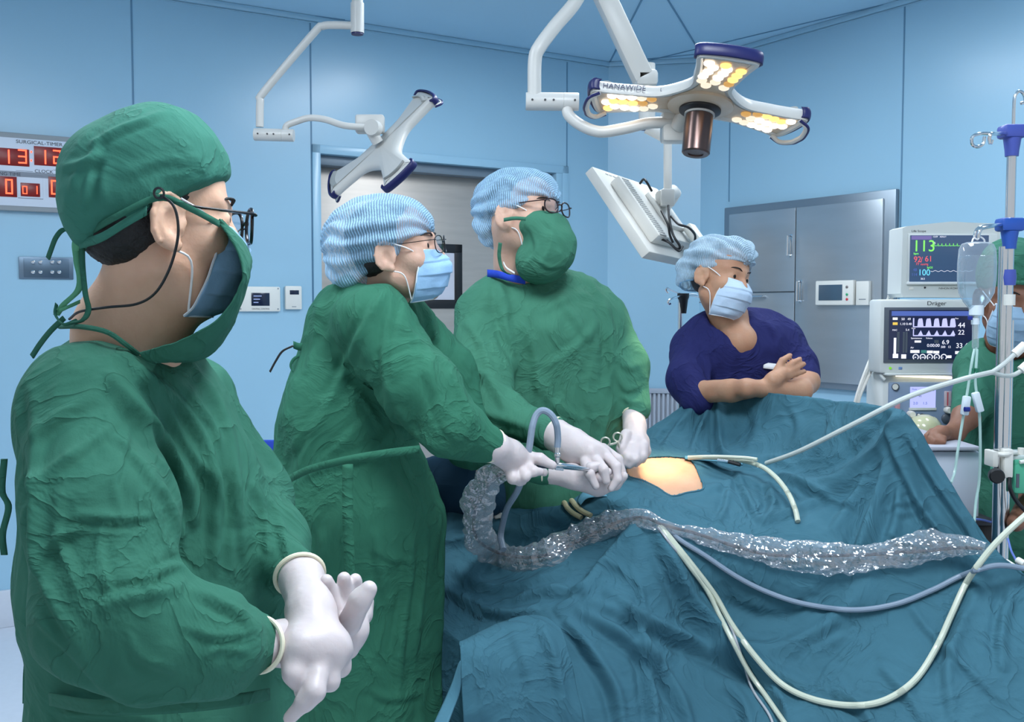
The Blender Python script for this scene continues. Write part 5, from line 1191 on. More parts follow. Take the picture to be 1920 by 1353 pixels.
def lamp_head(e, c, ua, ub, nz, Rr, lit):
    """ua, ub: in-plane axes, nz: from the lit face outwards"""
    O = lamp_outline(Rr)
    def wp(xy, z): return np.asarray(c) + np.outer(xy[:, 0], ua) + np.outer(xy[:, 1], ub) - np.outer(np.ones(len(xy)) * z, nz)
    th = Rr * .125
    lay = [(offset(O, .020), .006), (offset(O, .012), .0), (offset(O, .002), .0), (O, .006), (O, th * .45), (offset(O, .004), th * .7), (offset(O, .012), th * .9), (offset(O, .028), th), (offset(O, .042), th * 1.03)]
    V = np.vstack([wp(o, z) for o, z in lay]); n = len(O); Fc = []
    for i in range(len(lay) - 1):
        for j in range(n): Fc.append((i * n + j, i * n + (j + 1) % n, (i + 1) * n + (j + 1) % n, (i + 1) * n + j))
    mb = MB(); mb.V = [V, wp(np.zeros((1, 2)), .006), wp(np.zeros((1, 2)), th * 1.1)]; mb.n = len(V) + 2
    mb.F = Fc + [((j + 1) % n, j, len(V)) for j in range(n)] + [((len(lay) - 1) * n + j, (len(lay) - 1) * n + (j + 1) % n, len(V) + 1) for j in range(n)]
    mb.build('housing', m_enam, e)
    # reflecting inner plate
    o2 = offset(O, .022); V = np.vstack([wp(o2, .004), wp(np.zeros((1, 2)), .004)]); n = len(o2)
    mk('inner_plate', V, [((j + 1) % n, j, n) for j in range(n)], m_under, e, False)
    for k in range(3):
        a0 = LOBES[k]; ca, sa = math.cos(a0), math.sin(a0)
        def L(r, w, z): return np.asarray(c) + Rr * ((r * ca - w * sa) * np.asarray(ua) + (r * sa + w * ca) * np.asarray(ub)) - nz * z
        arc = [(.90, -.262), (.955, -.275), (.995, -.22), (1.015, -.1), (1.02, 0), (1.015, .1), (.995, .22), (.955, .275), (.90, .262)]
        rows = [[L(r * s_, w, z) for r, w in arc] for s_, z in ((1.0, th * .12), (1.012, th * .3), (1.012, th * .7), (.99, th * .92))]
        sheet('end_bumper', sheet_grid(rows, 40, 8), m_navyp, e, .008)
        # grab handle and slot at the tip
        if k: MB().tube([L(.90, -.23, .0), L(.985, -.22, -.016), L(1.03, -.1, -.026), L(1.035, 0, -.028), L(1.03, .1, -.026), L(.985, .22, -.016), L(.90, .23, .0)], .007, 8, res=40).build('grab_handle', m_enam, e)
        if k: MB().tube([L(.90, -.25, -.004), L(1.0, -.235, -.018), L(1.055, -.1, -.028), L(1.06, 0, -.03), L(1.055, .1, -.028), L(1.0, .235, -.018), L(.90, .25, -.004)], .0045, 8, res=40).build('handle_grip', m_navyp, e)
        MB().tube([L(.86, -.17, th * 1.0), L(.90, -.08, th * 1.02), L(.91, 0, th * 1.03), L(.90, .08, th * 1.02), L(.86, .17, th * 1.0)], .018 * Rr / .36, 10, res=24, flat=.35).build('slot', m_slot, e)
        # lenses
        rows_ = [(.44, (-.1, .06)), (.53, (-.12, 0, .12)), (.62, (-.13, 0, .13)), (.71, (-.14, -.02, .11)), (.80, (-.15, -.03, .09)), (.87, (0, .14))]
        q_ = 0
        for r, ws in rows_:
            for w in ws:
                q_ += 1; warm = (q_ * 5 + k) % 3 == 0; outer = r > .6
                if lit:
                    nm = ('lens_warm' if warm else 'lens_white') + ('_bright' if outer else '_dim')
                    mt_ = emat(nm, (255, 196, 110) if warm else (255, 238, 214), (2.4 if outer else .75) * (1 if not warm else .62))
                else: mt_ = mat('lens_off', (200, 204, 210), .15)
                MB().lathe([(.047 * Rr, 0), (.045 * Rr, .004), (.030 * Rr, .007), (.002, .0085)], L(r, w, .003), nz, 16).build('lens', mt_, e)
    # centre hub and sterile handle
    MB().lathe([(.30 * Rr, -.004), (.30 * Rr, .004), (.25 * Rr, .010), (.17 * Rr, .012)], c, nz, 36).build('hub_ring', m_under, e)
    MB().lathe([(.19 * Rr, .008), (.19 * Rr, .018), (.155 * Rr, .024)], c, nz, 32).build('handle_socket', m_black, e)
    L_ = .45 * Rr
    MB().lathe([(.135 * Rr, .020), (.140 * Rr, .030)], c, nz, 32).build('handle_collar', m_enam, e)
    MB().lathe([(.125 * Rr, .028), (.13 * Rr, L_ * .5), (.128 * Rr, L_), (.115 * Rr, L_ + .004), (.07 * Rr, L_ + .004), (.068 * Rr, L_ + .001), (.03 * Rr, L_ + .001)], c, nz, 32).build('sterile_handle', m_bronze if lit else m_grayp, e)
def camvec(x, y, z):
    """camera (right, down, forward) -> world"""
    return np.array([x, z * _c - y * _s * -1 * -1 + 0 * y, 0]) if 0 else np.array([x, _c * z - _s * y, -_s * z - _c * y])
def solve_frame(px, py, d1, d2, sg, ratio=1.0):
    """in-plane unit axes whose pictures from here are d1, d2 (pixels), |v2| = ratio*|v1|; sg = depth sign"""
    tx, ty = (px - W / 2) / F, (py - H / 2) / F
    z = np.linspace(-400, 400, 801); Z1, Z2 = np.meshgrid(z, z, indexing='ij')
    a = (d1[0] + Z1 * tx, d1[1] + Z1 * ty, Z1); b = (d2[0] + Z2 * tx, d2[1] + Z2 * ty, Z2)
    na = sum(q * q for q in a) ** .5; nb_ = sum(q * q for q in b) ** .5; dt = sum(p * q for p, q in zip(a, b))
    err = (dt / (na * nb_)) ** 2 + (np.log(nb_ / na / ratio)) ** 2 + np.where(Z2 * sg < 0, 10, 0)
    i, j = np.unravel_index(np.argmin(err), err.shape)
    return [np.array(q) for q in ((a[0][i, j], a[1][i, j], a[2][i, j]), (b[0][i, j], b[1][i, j], b[2][i, j]))]
def fit_lamp(Yh, hub, R, u0, v0, tips, handle=None):
    """least squares: hub pixel, rotation (and size) so that the three lobe ends meet their pixels"""
    B0 = np.stack([u0, v0, np.cross(u0, v0)], 1); sgn = np.sign(B0[2, 2]) * -1
    x = np.array([hub[0], hub[1], 0, 0, 0, 1.0])
    def frame(x):
        w = x[2:5]; t = np.linalg.norm(w) + 1e-12; k = w / t; K = np.array([[0, -k[2], k[1]], [k[2], 0, -k[0]], [-k[1], k[0], 0]])
        return (np.eye(3) + math.sin(t) * K + (1 - math.cos(t)) * K @ K) @ B0
    def res(x):
        c = P(x[0], x[1], Yh); B = frame(x); n = B[:, 2] * flip; pts = []
        for a, q in zip(LOBES, tips): pts.append(c + x[5] * R * (math.cos(a) * B[:, 0] + math.sin(a) * B[:, 1]) - n * R * .06)
        r = []
        if handle is not None: pts.append(c + n * .40 * R * x[5])
        px_, py_ = proj(np.array(pts)); tg = list(tips) + ([handle] if handle is not None else [])
        for i, q in enumerate(tg): r += [px_[i] - q[0], py_[i] - q[1]]
        return np.array(r + [(x[5] - 1) * 20, (x[0] - hub[0]) * .3, (x[1] - hub[1]) * .3])
    flip = 1.0
    n0 = B0[:, 2]
    flip = (-1.0 if n0[2] > 0 else 1.0) if handle is not None else (1.0 if np.dot(n0, P(hub[0], hub[1], Yh) - np.array([0, 0, CAMZ])) > 0 else -1.0)
    for _ in range(25):
        r = res(x); J = np.stack([(res(x + np.eye(6)[i] * h_) - r) / h_ for i, h_ in enumerate((.1, .1, 1e-3, 1e-3, 1e-3, 1e-3))], 1)
        x = x - np.linalg.solve(J.T @ J + np.eye(6) * 1e-3, J.T @ r) * .8
    B = frame(x); print('lamp fit', x, np.abs(res(x)[:6]).max())
    return P(x[0], x[1], Yh), B[:, 0], B[:, 1], B[:, 2] * flip, R * x[5]
def gram(a, b):
    a = np.asarray(a, float); a /= np.linalg.norm(a); b = b - a * np.dot(a, b); b /= np.linalg.norm(b); return a, b
def joint(e, a, b, r, name='elbow_joint'):
    d = b - a; L = np.linalg.norm(d); ax = d / L
    o = MB().lathe([(r * .96, 0), (r, .003), (r, L * .70), (r * .95, L * .703), (r * .95, L * .712), (r, L * .715), (r, L - .003), (r * .96, L)], a, ax, 28).build(name, m_enam, e)
    for f in (.12, .36, .52, .92):
        p = a + ax * L * f + np.array([0, -r, 0]); MB().lathe([(.0035, 0), (.0035, .0016)], p, (0, -1, 0), 8).build('screw', m_hole, e).parent = o
# lit lamp
YL = 2.98
cL = P(1316, 190, YL)
e7 = empty('surgical_lamp', P(1095, -343, 3.15), 'lit three-armed surgical lamp with glowing warm and white bulbs, hanging over the patient', 'surgical lamp')
q1, q2 = solve_frame(1316, 190, (-202, -28.5), (55.6, -97), -1)
Rpx = np.linalg.norm(q2); ub, ua = camvec(*q1), camvec(*q2); ub, ua = gram(ub, ua)
cL, ua, ub, nz, Rl = fit_lamp(YL, (1317, 188), Rpx * YL / F * .95, ua, ub, [(1371, 106), (1106, 188), (1494, 240)], (1306, 256))
lamp_head(e7, cL, ua, ub, nz, Rl, True)
# maker's lettering on the left arm's side
sd = np.cross(nz, ua); sd /= np.linalg.norm(sd)
for body_, r0, s0, ff in (('MEDILUX', .92, .020, 1), ('OT LIGHT', .60, .011, 1)):
    pass
MB().tube([P(1095, -343, 3.15), P(1095, -120, 3.15)], .05, 20).build('ceiling_column', m_enam, e7)
MB().lathe([(.16, 0), (.16, -.03), (.09, -.06)], P(1095, -343, 3.15) - np.array([0, 0, .0]), (0, 0, 1), 30).build('ceiling_cover', m_enam, e7)
MB().tube(PP((1095, -130, 3.15), (1100, -60, 3.15), (1082, -2, 3.14), (1040, 50, 3.12), (1012, 88, 3.10), (1003, 112, 3.10), (1002, 180, 3.10)), 13 * 3.1 / F, 14, res=50).build('upper_arm', m_enam, e7)
joint(e7, P(986, 190, 3.10), P(1085, 191, 3.10), 16.5 * 3.1 / F)
MB().tube(PP((1064, 196, 3.10), (1066, 215, 3.09), (1090, 235, 3.08), (1125, 247, 3.07), (1170, 241, 3.07), (1215, 231, 3.07), (1262, 229, 3.07)), 10.5 * 3.1 / F, 14, res=50).build('lower_arm', m_enam, e7)
MB().box(P(1266, 238, 3.09), (.085, .07, .095), None, .012).build('yoke', m_enam, e7)
MB().tube([P(1270, 238, 3.07), cL - nz * .04], .026, 14).build('yoke_pivot', m_enam, e7)
mp_ = mat('lettering_navy', (40, 44, 80), .5)

def Lp(r, w, z): return cL + Rl * ((r * math.cos(LOBES[1]) - w * math.sin(LOBES[1])) * ua + (r * math.sin(LOBES[1]) + w * math.cos(LOBES[1])) * ub) - nz * z
pa, pb_ = Lp(.88, -.252, Rl * .125 * .42), Lp(.46, -.205, Rl * .125 * .42)
dx_ = pb_ - pa; dx_ /= np.linalg.norm(dx_); up2 = -nz - dx_ * np.dot(-nz, dx_); up2 /= np.linalg.norm(up2); on = np.cross(dx_, up2)
text('HANAWIDE', 'lettering', pa + on * .004 - up2 * .006, .021, np.stack([dx_, up2, on], 1), mp_, e7, .0008, sx=1.1)
text('LED MEDICAL', 'lettering', pa + dx_ * .165 + on * .004 - up2 * .004, .014, np.stack([dx_, up2, on], 1), mp_, e7, .0008)
# spot of the lamp (its own light)
sp = bpy.data.lights.new('lamp_beam', 'SPOT'); sp.energy = 260; sp.color = (1.0, .78, .48); sp.spot_size = math.radians(11); sp.spot_blend = 1.0; sp.shadow_soft_size = .12
so = bpy.data.objects.new('lamp_beam', sp); COL.objects.link(so); so.parent = e7
tgt = Vector(P(1218, 862, 2.84)); src = Vector(cL + nz * .16)
so.location = src - e7.location; so.rotation_euler = (tgt - src).to_track_quat('-Z', 'Y').to_euler()
# unlit lamp seen from behind
YB = 3.95
cB = P(716, 278, YB)
e8 = empty('surgical_lamp', P(670, -175, 3.9), 'unlit three-armed surgical lamp turned away, on the left ceiling arm', 'surgical lamp')
q1, q2 = solve_frame(712, 272, (96, -93), (31, 58), -1)
Rpb = np.linalg.norm(q2); ub, ua = camvec(*q1), camvec(*q2); ub, ua = gram(ub, ua)
print('lampB', q1, q2, Rpb, Rpx)
cB, ua, ub, nb, Rb = fit_lamp(YB, (716, 270), Rpb * YB / F, ua, ub, [(750, 333), (804, 178), (622, 350)])
lamp_head(e8, cB, ua, ub, nb, Rb, False)
s_ = 3.9 / F
MB().tube([P(670, -175, 3.9), P(670, 28, 3.9)], 10.5 * s_, 16).build('ceiling_column', m_enam, e8)
MB().tube([P(670, 6, 3.9), P(670, 62, 3.9)], 12.5 * s_, 18).build('column_sleeve', m_enam, e8)
MB().lathe([(.010, 0), (11 * s_, 0), (11 * s_, .006)], P(670, 63.5, 3.9) - np.array([0, 0, .003]), (0, 0, 1), 20).build('end_cap', m_navyp, e8)
MB().tube(PP((664, 48, 3.9), (625, 47, 3.9), (605, 49, 3.9), (590, 60, 3.9), (495, 172, 3.9), (488, 190, 3.9), (487, 238, 3.9)), 7.2 * s_, 14, res=60).build('upper_arm', m_enam, e8)
joint(e8, P(477, 252, 3.9), P(551, 254, 3.9), 11.5 * s_)
MB().tube(PP((536, 250, 3.9), (537, 236, 3.9), (555, 228, 3.9), (580, 221, 3.9), (610, 224, 3.9), (645, 235, 3.9), (690, 239, 3.92)), 6.2 * s_, 12, res=50).build('lower_arm', m_enam, e8)
MB().box(P(694, 233, 3.97), (.11, .05, .07), None, .008).build('yoke', m_enam, e8)
MB().tube([P(692, 238, 3.90), cB - nb * .05], .022, 14).build('yoke_pivot', m_enam, e8)
MB().lathe([(.030, 0), (.030, .04)], P(696, 238, 3.87), (.3, 1, 0), 20).build('yoke_cap', m_enam, e8)
# ================================================================== ceiling-hung monitor seen from behind
e9 = empty('ceiling_monitor', P(1110, -243, 3.45), 'white monitor seen from behind, tilted on a ceiling arm with black cables', 'monitor')
YM = 3.42
c0 = P(1110, 311, YM)
q1, q2 = solve_frame(1205, 390, (104, 152), (106, 32), 1, 1.15); av, bv = camvec(*q1), camvec(*q2)
A_, B_ = gram(av, bv); hl = .37; wl = .40
nM = np.cross(A_, B_)
if np.dot(nM, c0 - np.array([0, 0, CAMZ])) > 0: nM = -nM     # outward back normal, towards the camera
Rm = np.stack([A_, B_, nM], 1)
m_mon = mat('monitor_shell', (214, 212, 206), .45)
cM = c0 + A_ * hl / 2 + B_ * wl / 2
MB().box(cM - nM * .018, (hl, wl, .036), Rm, .005).build('panel', m_mon, e9)
MB().box(cM - nM * .0375, (hl - .04, wl - .04, .002), Rm, .0).build('screen', m_screen, e9)
MB().box(cM + nM * .020 + A_ * .01, (hl * .72, wl * .74, .044), Rm, .010).build('back_cover', m_mon, e9)
for k in range(24):
    MB().box(cM + nM * .0425 + A_ * (-.115 + k * .0105 + .01) - B_ * .115, (.005, .045, .002), Rm).build('vent_slot', m_slot, e9)
for k in range(10):
    MB().box(cM + nM * .0005 + A_ * (-.165) + B_ * (-.12 + k * .026), (.004, .018, .002), Rm).build('vent_slot', m_slot, e9)
MB().box(cM + nM * .050 + A_ * .02 + B_ * .03, (.15, .12, .018), Rm, .004).build('mount_plate', m_mon, e9)
MB().tube([cM + nM * .05 + B_ * .03, cM + nM * .11 + B_ * .04 - A_ * .02, P(1240, 371, 3.46)], .026, 14, res=12).build('tilt_joint', m_enam, e9)
MB().box(P(1251, 371, 3.46), (.046, .05, .058), None, .006).build('bracket', m_enam, e9)
MB().tube([P(1252, 255, 3.46), P(1252, 362, 3.46)], 7.8 * 3.46 / F, 14).build('drop_post', m_enam, e9)
MB().tube([P(1213, 238, 3.46), P(1252, 258, 3.46)], .022, 12).build('link_arm', m_enam, e9)
MB().tube([P(1213, 120, 3.46), P(1213, 238, 3.46)], .028, 16).build('arm_post', m_enam, e9)
MB().lathe([(.02, 0), (.027, 0), (.027, .008)], P(1213, 243, 3.46), (0, 0, 1), 18).build('post_cap', m_navyp, e9)
A, B = P(1108, -60, 3.46), P(1207, 150, 3.46); d = (B - A) / np.linalg.norm(B - A); nn = np.cross(d, [0, 1, 0])
MB().box((A + B) / 2, (np.linalg.norm(B - A), .075, .066), np.stack([d, [0, 1, 0], nn], 1), .008).build('spring_arm', m_enam, e9)
MB().tube([P(1110, -243, 3.46), P(1110, -50, 3.46)], .045, 18).build('ceiling_column', m_enam, e9)
MB().box(P(1211, 148, 3.46), (.075, .075, .055), None, .014).build('arm_joint', m_enam, e9)
# cables and power brick behind the monitor
ps = cM + nM * .07 + A_ * .16 + B_ * .09
MB().box(ps, (.14, .05, .035), Rm, .008).build('power_supply', m_plastic, e9)
for pts in (((1253, 385, 3.42), (1255, 410, 3.38), (1262, 440, 3.34), (1275, 462, 3.34), (1268, 466, 3.36), (1250, 450, 3.38)), ((1258, 405, 3.38), (1272, 420, 3.34), (1290, 426, 3.34), (1303, 440, 3.36), (1302, 455, 3.38)),
            ((1200, 344, 3.40), (1207, 336, 3.38), (1213, 342, 3.36), (1222, 358, 3.38)), ((1232, 445, 3.38), (1255, 455, 3.34), (1272, 470, 3.34), (1280, 462, 3.36)), ((1240, 395, 3.40), (1252, 420, 3.36), (1256, 440, 3.36), (1262, 455, 3.36))):
    MB().tube(PP(*pts), .0042, 7, res=30).build('cable', m_black, e9)
# ================================================================== anaesthesia machine and patient monitor
I3 = np.eye(3); RT = np.array([[1.0, 0, 0], [0, 0, -1.0], [0, 1.0, 0]])   # text facing the camera side (-Y)
def fbox(mb, x0, y0, x1, y1, Y, th, bev=0.0):
    a, b = P(x0, y0, Y), P(x1, y1, Y); c = (a + b) / 2; return mb.box((c[0], Y + th / 2, c[2]), (abs(b[0] - a[0]), th, abs(a[2] - b[2])), None, bev)
def fb(name, x0, y0, x1, y1, Y, th, mt, e, bev=0.0): return fbox(MB(), x0, y0, x1, y1, Y, th, bev).build(name, mt, e)
def ft(s, px, py, size_px, mt, e, Y, name='lettering', sx=1.0, align='LEFT'): return text(s, name, P(px, py, Y), size_px * Y / F, RT, mt, e, .0002, align, sx)
class Tilt:
    """small rotation in the picture plane, so that rows drop slightly to the right as on the machine"""
    def __init__(s, cx, cy, deg): s.c = (cx, cy); s.a = math.radians(deg)
    def apply(s, objs, Y):
        c = P(s.c[0], s.c[1], Y); M = Matrix.Translation(Vector(c)) @ Matrix.Rotation(s.a, 4, 'Y') @ Matrix.Translation(-Vector(c))
        for o in objs:
            L = Matrix.Translation(o.parent.location) if o.parent and o.type == 'MESH' else Matrix()
            while False: pass
            o.data.transform(L.inverted() @ M @ L)
m_case = mat('machine_case', (214, 218, 216), 0.42); m_case2 = mat('machine_panel', (136, 156, 184), 0.4); m_scr = mat('screen_navy', (26, 34, 58), 0.2, emis=(34, 46, 84), estr=.30)
m_scr2 = mat('screen_slate', (60, 78, 104), 0.2, emis=(52, 72, 104), estr=.45)
mg, mr_, mc, mw, mv, my = emat('trace_green', (130, 250, 100), 1.0), emat('trace_red', (240, 100, 110), .8), emat('trace_cyan', (110, 215, 250), .9), emat('trace_white', (228, 232, 250), .9), emat('trace_violet', (186, 190, 245), .9), emat('trace_yellow', (235, 200, 90), .8)
mbl = emat('bar_blue', (82, 108, 190), .7); mdk = mat('screen_bezel', (84, 92, 104), .4)
YA = 3.34
ba = P(1745, 900, YA + .15)
eM = empty('patient_monitor', P(1780, 556, YA + .1), 'upper monitor showing 113, 92/61 and 100, standing on the anaesthesia machine', 'monitor')
n0 = len(bpy.data.objects)
before = set(bpy.data.objects)
poly = [(1693, 427), (1700, 424), (1755, 418), (1785, 415), (1815, 417), (1870, 419), (1876, 424), (1873, 500), (1868, 553), (1860, 558), (1694, 557), (1689, 550)]
pp = [P(x, y, YA) for x, y in poly]
MB().ext([(p[0], p[2]) for p in pp][::-1], (0, YA, 0), (1, 0, 0), (0, 0, 1), (0, 1, 0), .12).build('case', m_case, eM)
fb('bezel', 1703, 438, 1868, 534, YA - .004, .006, m_case, eM, .002)
fb('screen', 1707, 441, 1852, 528, YA - .006, .004, m_scr2, eM)
fb('bezel_lip', 1701, 528, 1868, 533, YA - .010, .012, mat('bezel_white', (236, 238, 238), .35), eM, .002)
Z_ = YA - .0065
fb('screen_bar', 1709, 442, 1747, 449, Z_, .0004, emat('bar_violet', (130, 120, 190), .6), eM)
for s_, x, y, sz, m_ in (('113', 1711, 471, 24, mg), ('92', 1713, 491, 12, mr_), ('/', 1726, 492, 12, mr_), ('61', 1734, 490, 12, mr_), ('77', 1717, 497, 5.5, mr_), ('mmHg', 1726, 497, 4.5, mr_), ('100', 1721, 516, 13, mc), ('48', 1712, 508, 6, mbl), ('114', 1709, 517, 6, mbl), ('36.5', 1726, 524, 4, mw), ('V5', 1749, 457, 4, mw), ('12:59', 1749, 445, 3.5, mw), ('ADULT', 1762, 445, 3.2, mw), ('bpm', 1713, 477, 4.5, mg), ('SpO2', 1738, 503, 4, mg)):
    ft(s_, x, y, sz * 1.25, m_, eM, Z_, 'reading', .95)
w = [(1749 + i * .9, 460.5 - (4.5 if (i % 8) == 3 else (-1 if (i % 8) == 4 else 0))) for i in range(58)]
MB().tube([P(x, y, Z_) for x, y in w], .0006, 5).build('heart_trace', mg, eM)
MB().tube([P(1745 + i, 508 + 1.0 * math.sin(i * .55), Z_) for i in range(80)], .0006, 5).build('pulse_trace', mw, eM)
ft('Life Scope', 1709, 435, 6, m_ink, eM, YA - .0005, sx=1.1); ft('NIHON KOHDEN', 1760, 542, 5, m_ink, eM, YA - .0005, sx=1.2)
MB().lathe([(.0035, 0), (.003, .003)], P(1734, 539, YA), (0, -1, 0), 12).build('lamp_dot', m_ink, eM)
MB().box(P(1709, 541, YA), (.014, .004, .008), None, .0015).build('power_key', m_plastic, eM)
# anaesthesia machine
eA = empty('anaesthesia_machine', (ba[0], ba[1], 0), 'anaesthesia machine with wide dark blue ventilator screen under the patient monitor', 'anaesthesia machine')
before = set(bpy.data.objects)
fb('display_case', 1651, 561, 1834, 700, YA - .02, .11, m_case, eA, .010)
fb('display_bezel', 1659, 576, 1824, 680, YA - .024, .006, mdk, eA, .001)
fb('display', 1668, 581, 1822, 673, YA - .026, .004, m_scr, eA)
Z_ = YA - .0265
fb('title_bar', 1672, 583, 1821, 592, Z_, .0004, mbl, eA)
ft('Dräger', 1738, 572, 11, m_ink, eA, YA - .0205, 'brand_lettering', 1.15)
for i in range(5):
    x = 1722 + i * 15.2; q_ = [(x - 2, 612), (x - .5, 600), (x + 1, 597), (x + 7, 596.5), (x + 8, 600), (x + 9.5, 612)]
    g_ = [P(a, b, Z_) for a, b in q_]; mk('pressure_wave', g_ + [p - [0, .0004, 0] for p in g_], [(0, 1, 2, 3, 4, 5), (11, 10, 9, 8, 7, 6)], mv, eA, False)
    q_ = [(x - 1, 628), (x + 4.5, 619), (x + 8.5, 628)]; g_ = [P(a, b, Z_) for a, b in q_]; mk('flow_wave', g_ + [p - [0, .0004, 0] for p in g_], [(0, 1, 2), (5, 4, 3)], mv, eA, False)
    MB().tube([P(1717 + i * 13.2 + 5 * math.sin(t), 669 - 5 * math.cos(t), Z_) for t in np.linspace(-2.4, 2.4, 18)], .0016, 5).build('dial_ring', mw, eA)
    ft(('40', '400', '14', '20', '5')[i], 1714 + i * 13.2, 671, 4, mw, eA, Z_, 'dial_value')
for (x0, y0, x1, y1, m_) in ((1712, 596, 1714, 612, mv), (1712, 611.5, 1791, 613.5, mv), (1712, 617, 1713.5, 629, mv), (1712, 628, 1790, 630, mv), (1674, 595, 1683, 599.5, mw), (1674, 604, 1683, 609, my), (1676, 633, 1680, 664, mw), (1674, 663, 1684, 671, mw), (1690, 664, 1699, 672, mw), (1682, 622, 1686, 660, mdk), (1693, 622, 1696, 661, mdk), (1698, 622, 1701, 661, mdk),
    (1707, 656, 1724, 661.5, mw), (1727, 656, 1737, 661.5, emat('key_teal', (70, 140, 140), .6)), (1738, 657, 1749, 662, mw), (1750, 657.5, 1761, 662.5, mw), (1791, 658, 1804, 663.5, mw), (1805, 659, 1815, 664, mw), (1776, 666, 1784, 671, mw), (1805, 673 - 1, 1812, 677 - 1, mw), (1715, 638, 1727, 642, mw), (1752, 637, 1760, 643, mdk)):
    fb('screen_key', x0, y0, x1, y1, Z_, .0004, m_, eA)
for s_, x, y, sz in (('44', 1796, 614, 11), ('22', 1796, 627, 10), ('33.4', 1792, 652, 10.5), ('6.9', 1766, 645, 9), ('0:00:00', 1738, 650, 6.5), ('500   12', 1764, 652, 4.5), ('50   49', 1690, 600, 5), ('1.10 0.48', 1687, 609, 4.8), ('5.4', 1698, 620, 4.5), ('MAC', 1673, 620, 3.5), ('Air', 1707, 653, 4), ('Spontaneous', 1708, 635, 3.2), ('Volume', 1736, 635, 3.2), ('Paw', 1791, 598, 3), ('Flow', 1709, 616.5, 3)):
    ft(s_, x, y, sz * 1.25, mw, eA, Z_, 'reading')
scr_objs = [o for o in bpy.data.objects if o not in before]
MB().lathe([(.0045, 0), (.004, .004)], P(1669, 690, YA - .02), (0, -1, 0), 14).build('green_key', mat('green_light', (120, 190, 40), .3, emis=(120, 200, 40), estr=.4), eA)
MB().box(P(1688, 690, YA - .02), (.012, .004, .009), None, .0015).build('blue_key', mat('blue_key', (120, 150, 200), .4), eA)
MB().tube(ringpts(P(1804, 702, YA - .035), (0.02, 1, 0), .017), .005, 10, closed=True).build('knob_ring', emat('ring_blue', (92, 96, 250), 1.6), eA)
MB().lathe([(.014, 0), (.014, .02), (.011, .024)], P(1804, 702, YA - .02), (0, -1, 0), 24).build('rotary_knob', m_case, eA)
MB().tube(PP((1655, 700, YA), (1652, 704, YA), (1660, 712, YA - .01)), .006, 8, res=8).build('neck_edge', m_case, eA)
fb('body', 1655, 698, 1832, 1000, YA, .16, m_case, eA, .012)
fb('panel', 1667, 716, 1822, 850, YA - .008, .012, m_case2, eA, .006)
MB().tube(PP((1680, 703, YA - .012), (1784, 708, YA - .012)), .0045, 8).build('light_strip', emat('warm_strip', (255, 244, 214), 1.6), eA)
fb('strip_cover', 1660, 699, 1800, 704, YA - .03, .03, m_case, eA, .003)
MB().lathe([(.012, 0), (.012, .006), (.010, .008)], P(1678.5, 725, YA - .008), (0, -1, 0), 24).build('gauge', mdk, eA)
MB().lathe([(.0095, 0), (.0095, .002)], P(1678.5, 725, YA - .016), (0, -1, 0), 24).build('gauge_face', m_plastic, eA)
fb('flow_screen', 1707, 725, 1754, 764, YA - .0095, .004, emat('screen_lilac', (176, 184, 250), .85), eA, .0)
fb('flow_screen_frame', 1705, 764, 1756, 769, YA - .013, .008, m_case, eA, .001)
for s_, x, y, sz, m_ in (('Flow', 1710, 731, 4, mbl), ('O2 Air', 1736, 733, 5, mbl), ('Vt', 1722, 744, 5, m_ink), ('2.0', 1712, 758, 6, mbl), ('1.5', 1730, 758, 6, mbl)): ft(s_, x, y, sz * 1.2, m_, eA, YA - .0100, 'reading')
fb('flow_meter', 1772, 733, 1784, 762, YA - .016, .010, mat('meter_tube', (206, 190, 196), .2), eA, .003)
fb('meter_scale', 1776, 735, 1778, 760, YA - .0165, .001, mat('meter_red', (200, 90, 100), .4), eA)
fb('meter_tube', 1679, 749, 1688, 770, YA - .016, .010, mat('meter_pink', (214, 160, 168), .2), eA, .003)
for x, y, r in ((1775, 768, .011), (1706, 776, .012)): MB().lathe([(r, 0), (r, .02), (r * .8, .026)], P(x, y, YA - .008), (0, -1, 0), 20).build('valve_knob', m_plastic, eA)
MB().lathe([(.016, 0), (.016, .006), (.010, .010)], P(1774, 784, YA - .008), (0, -1, 0), 24).build('outlet_port', mdk, eA)
for x in (1722, 1729): MB().lathe([(.006, 0), (.005, .014)], P(x, 778, YA - .02), (0, -1, 0), 14).build('black_port', m_black, eA)
MB().lathe([(.052, 0), (.054, .02), (.050, .04), (.036, .058), (.012, .068)], P(1733, 816, YA - .06), (0, 0, 1), 32).build('absorber_dome', mat('clear_yellowish', (206, 206, 168), .15, spec=.7), eA)
fb('absorber_base', 1712, 812, 1760, 822, YA - .11, .10, mat('cream_base', (204, 200, 166), .4), eA, .006)
MB().tube(PP((1722, 778, YA - .03), (1730, 782, YA - .05), (1745, 783, YA - .05), (1752, 784, YA - .02)), .005, 8, res=14).build('connector_hose', m_plastic, eA)
MB().tube([P(1640, 719, YA + .1), P(1656, 719, YA + .1)], .007, 10).build('side_rail', m_plastic, eA)
# work surface with papers, in front of the machine
eD = empty('work_table', P(1775, 860, 2.86) * np.array([1, 1, 0]), 'white work surface in front of the anaesthesia machine under the dark hand', 'table')
fb('tabletop', 1725, 837, 1840, 845, 2.74, .46, mat('table_grey', (170, 172, 184), .4), eD, .004)
fb('drawer_unit', 1728, 846, 1835, 1010, 2.76, .40, mat('drawer_white', (204, 212, 226), .45), eD, .006)
o = sheet('paper', sheet_grid([PP((1742, 836, 2.86), (1785, 833, 2.86), (1822, 834, 2.86)), PP((1738, 836.5, 2.80), (1780, 836, 2.80), (1820, 837, 2.80))], 12, 4) + [0, 0, .002], m_loop, None, .0015); tag(o, 'white sheet of paper under the dark hand on the work surface', 'paper')
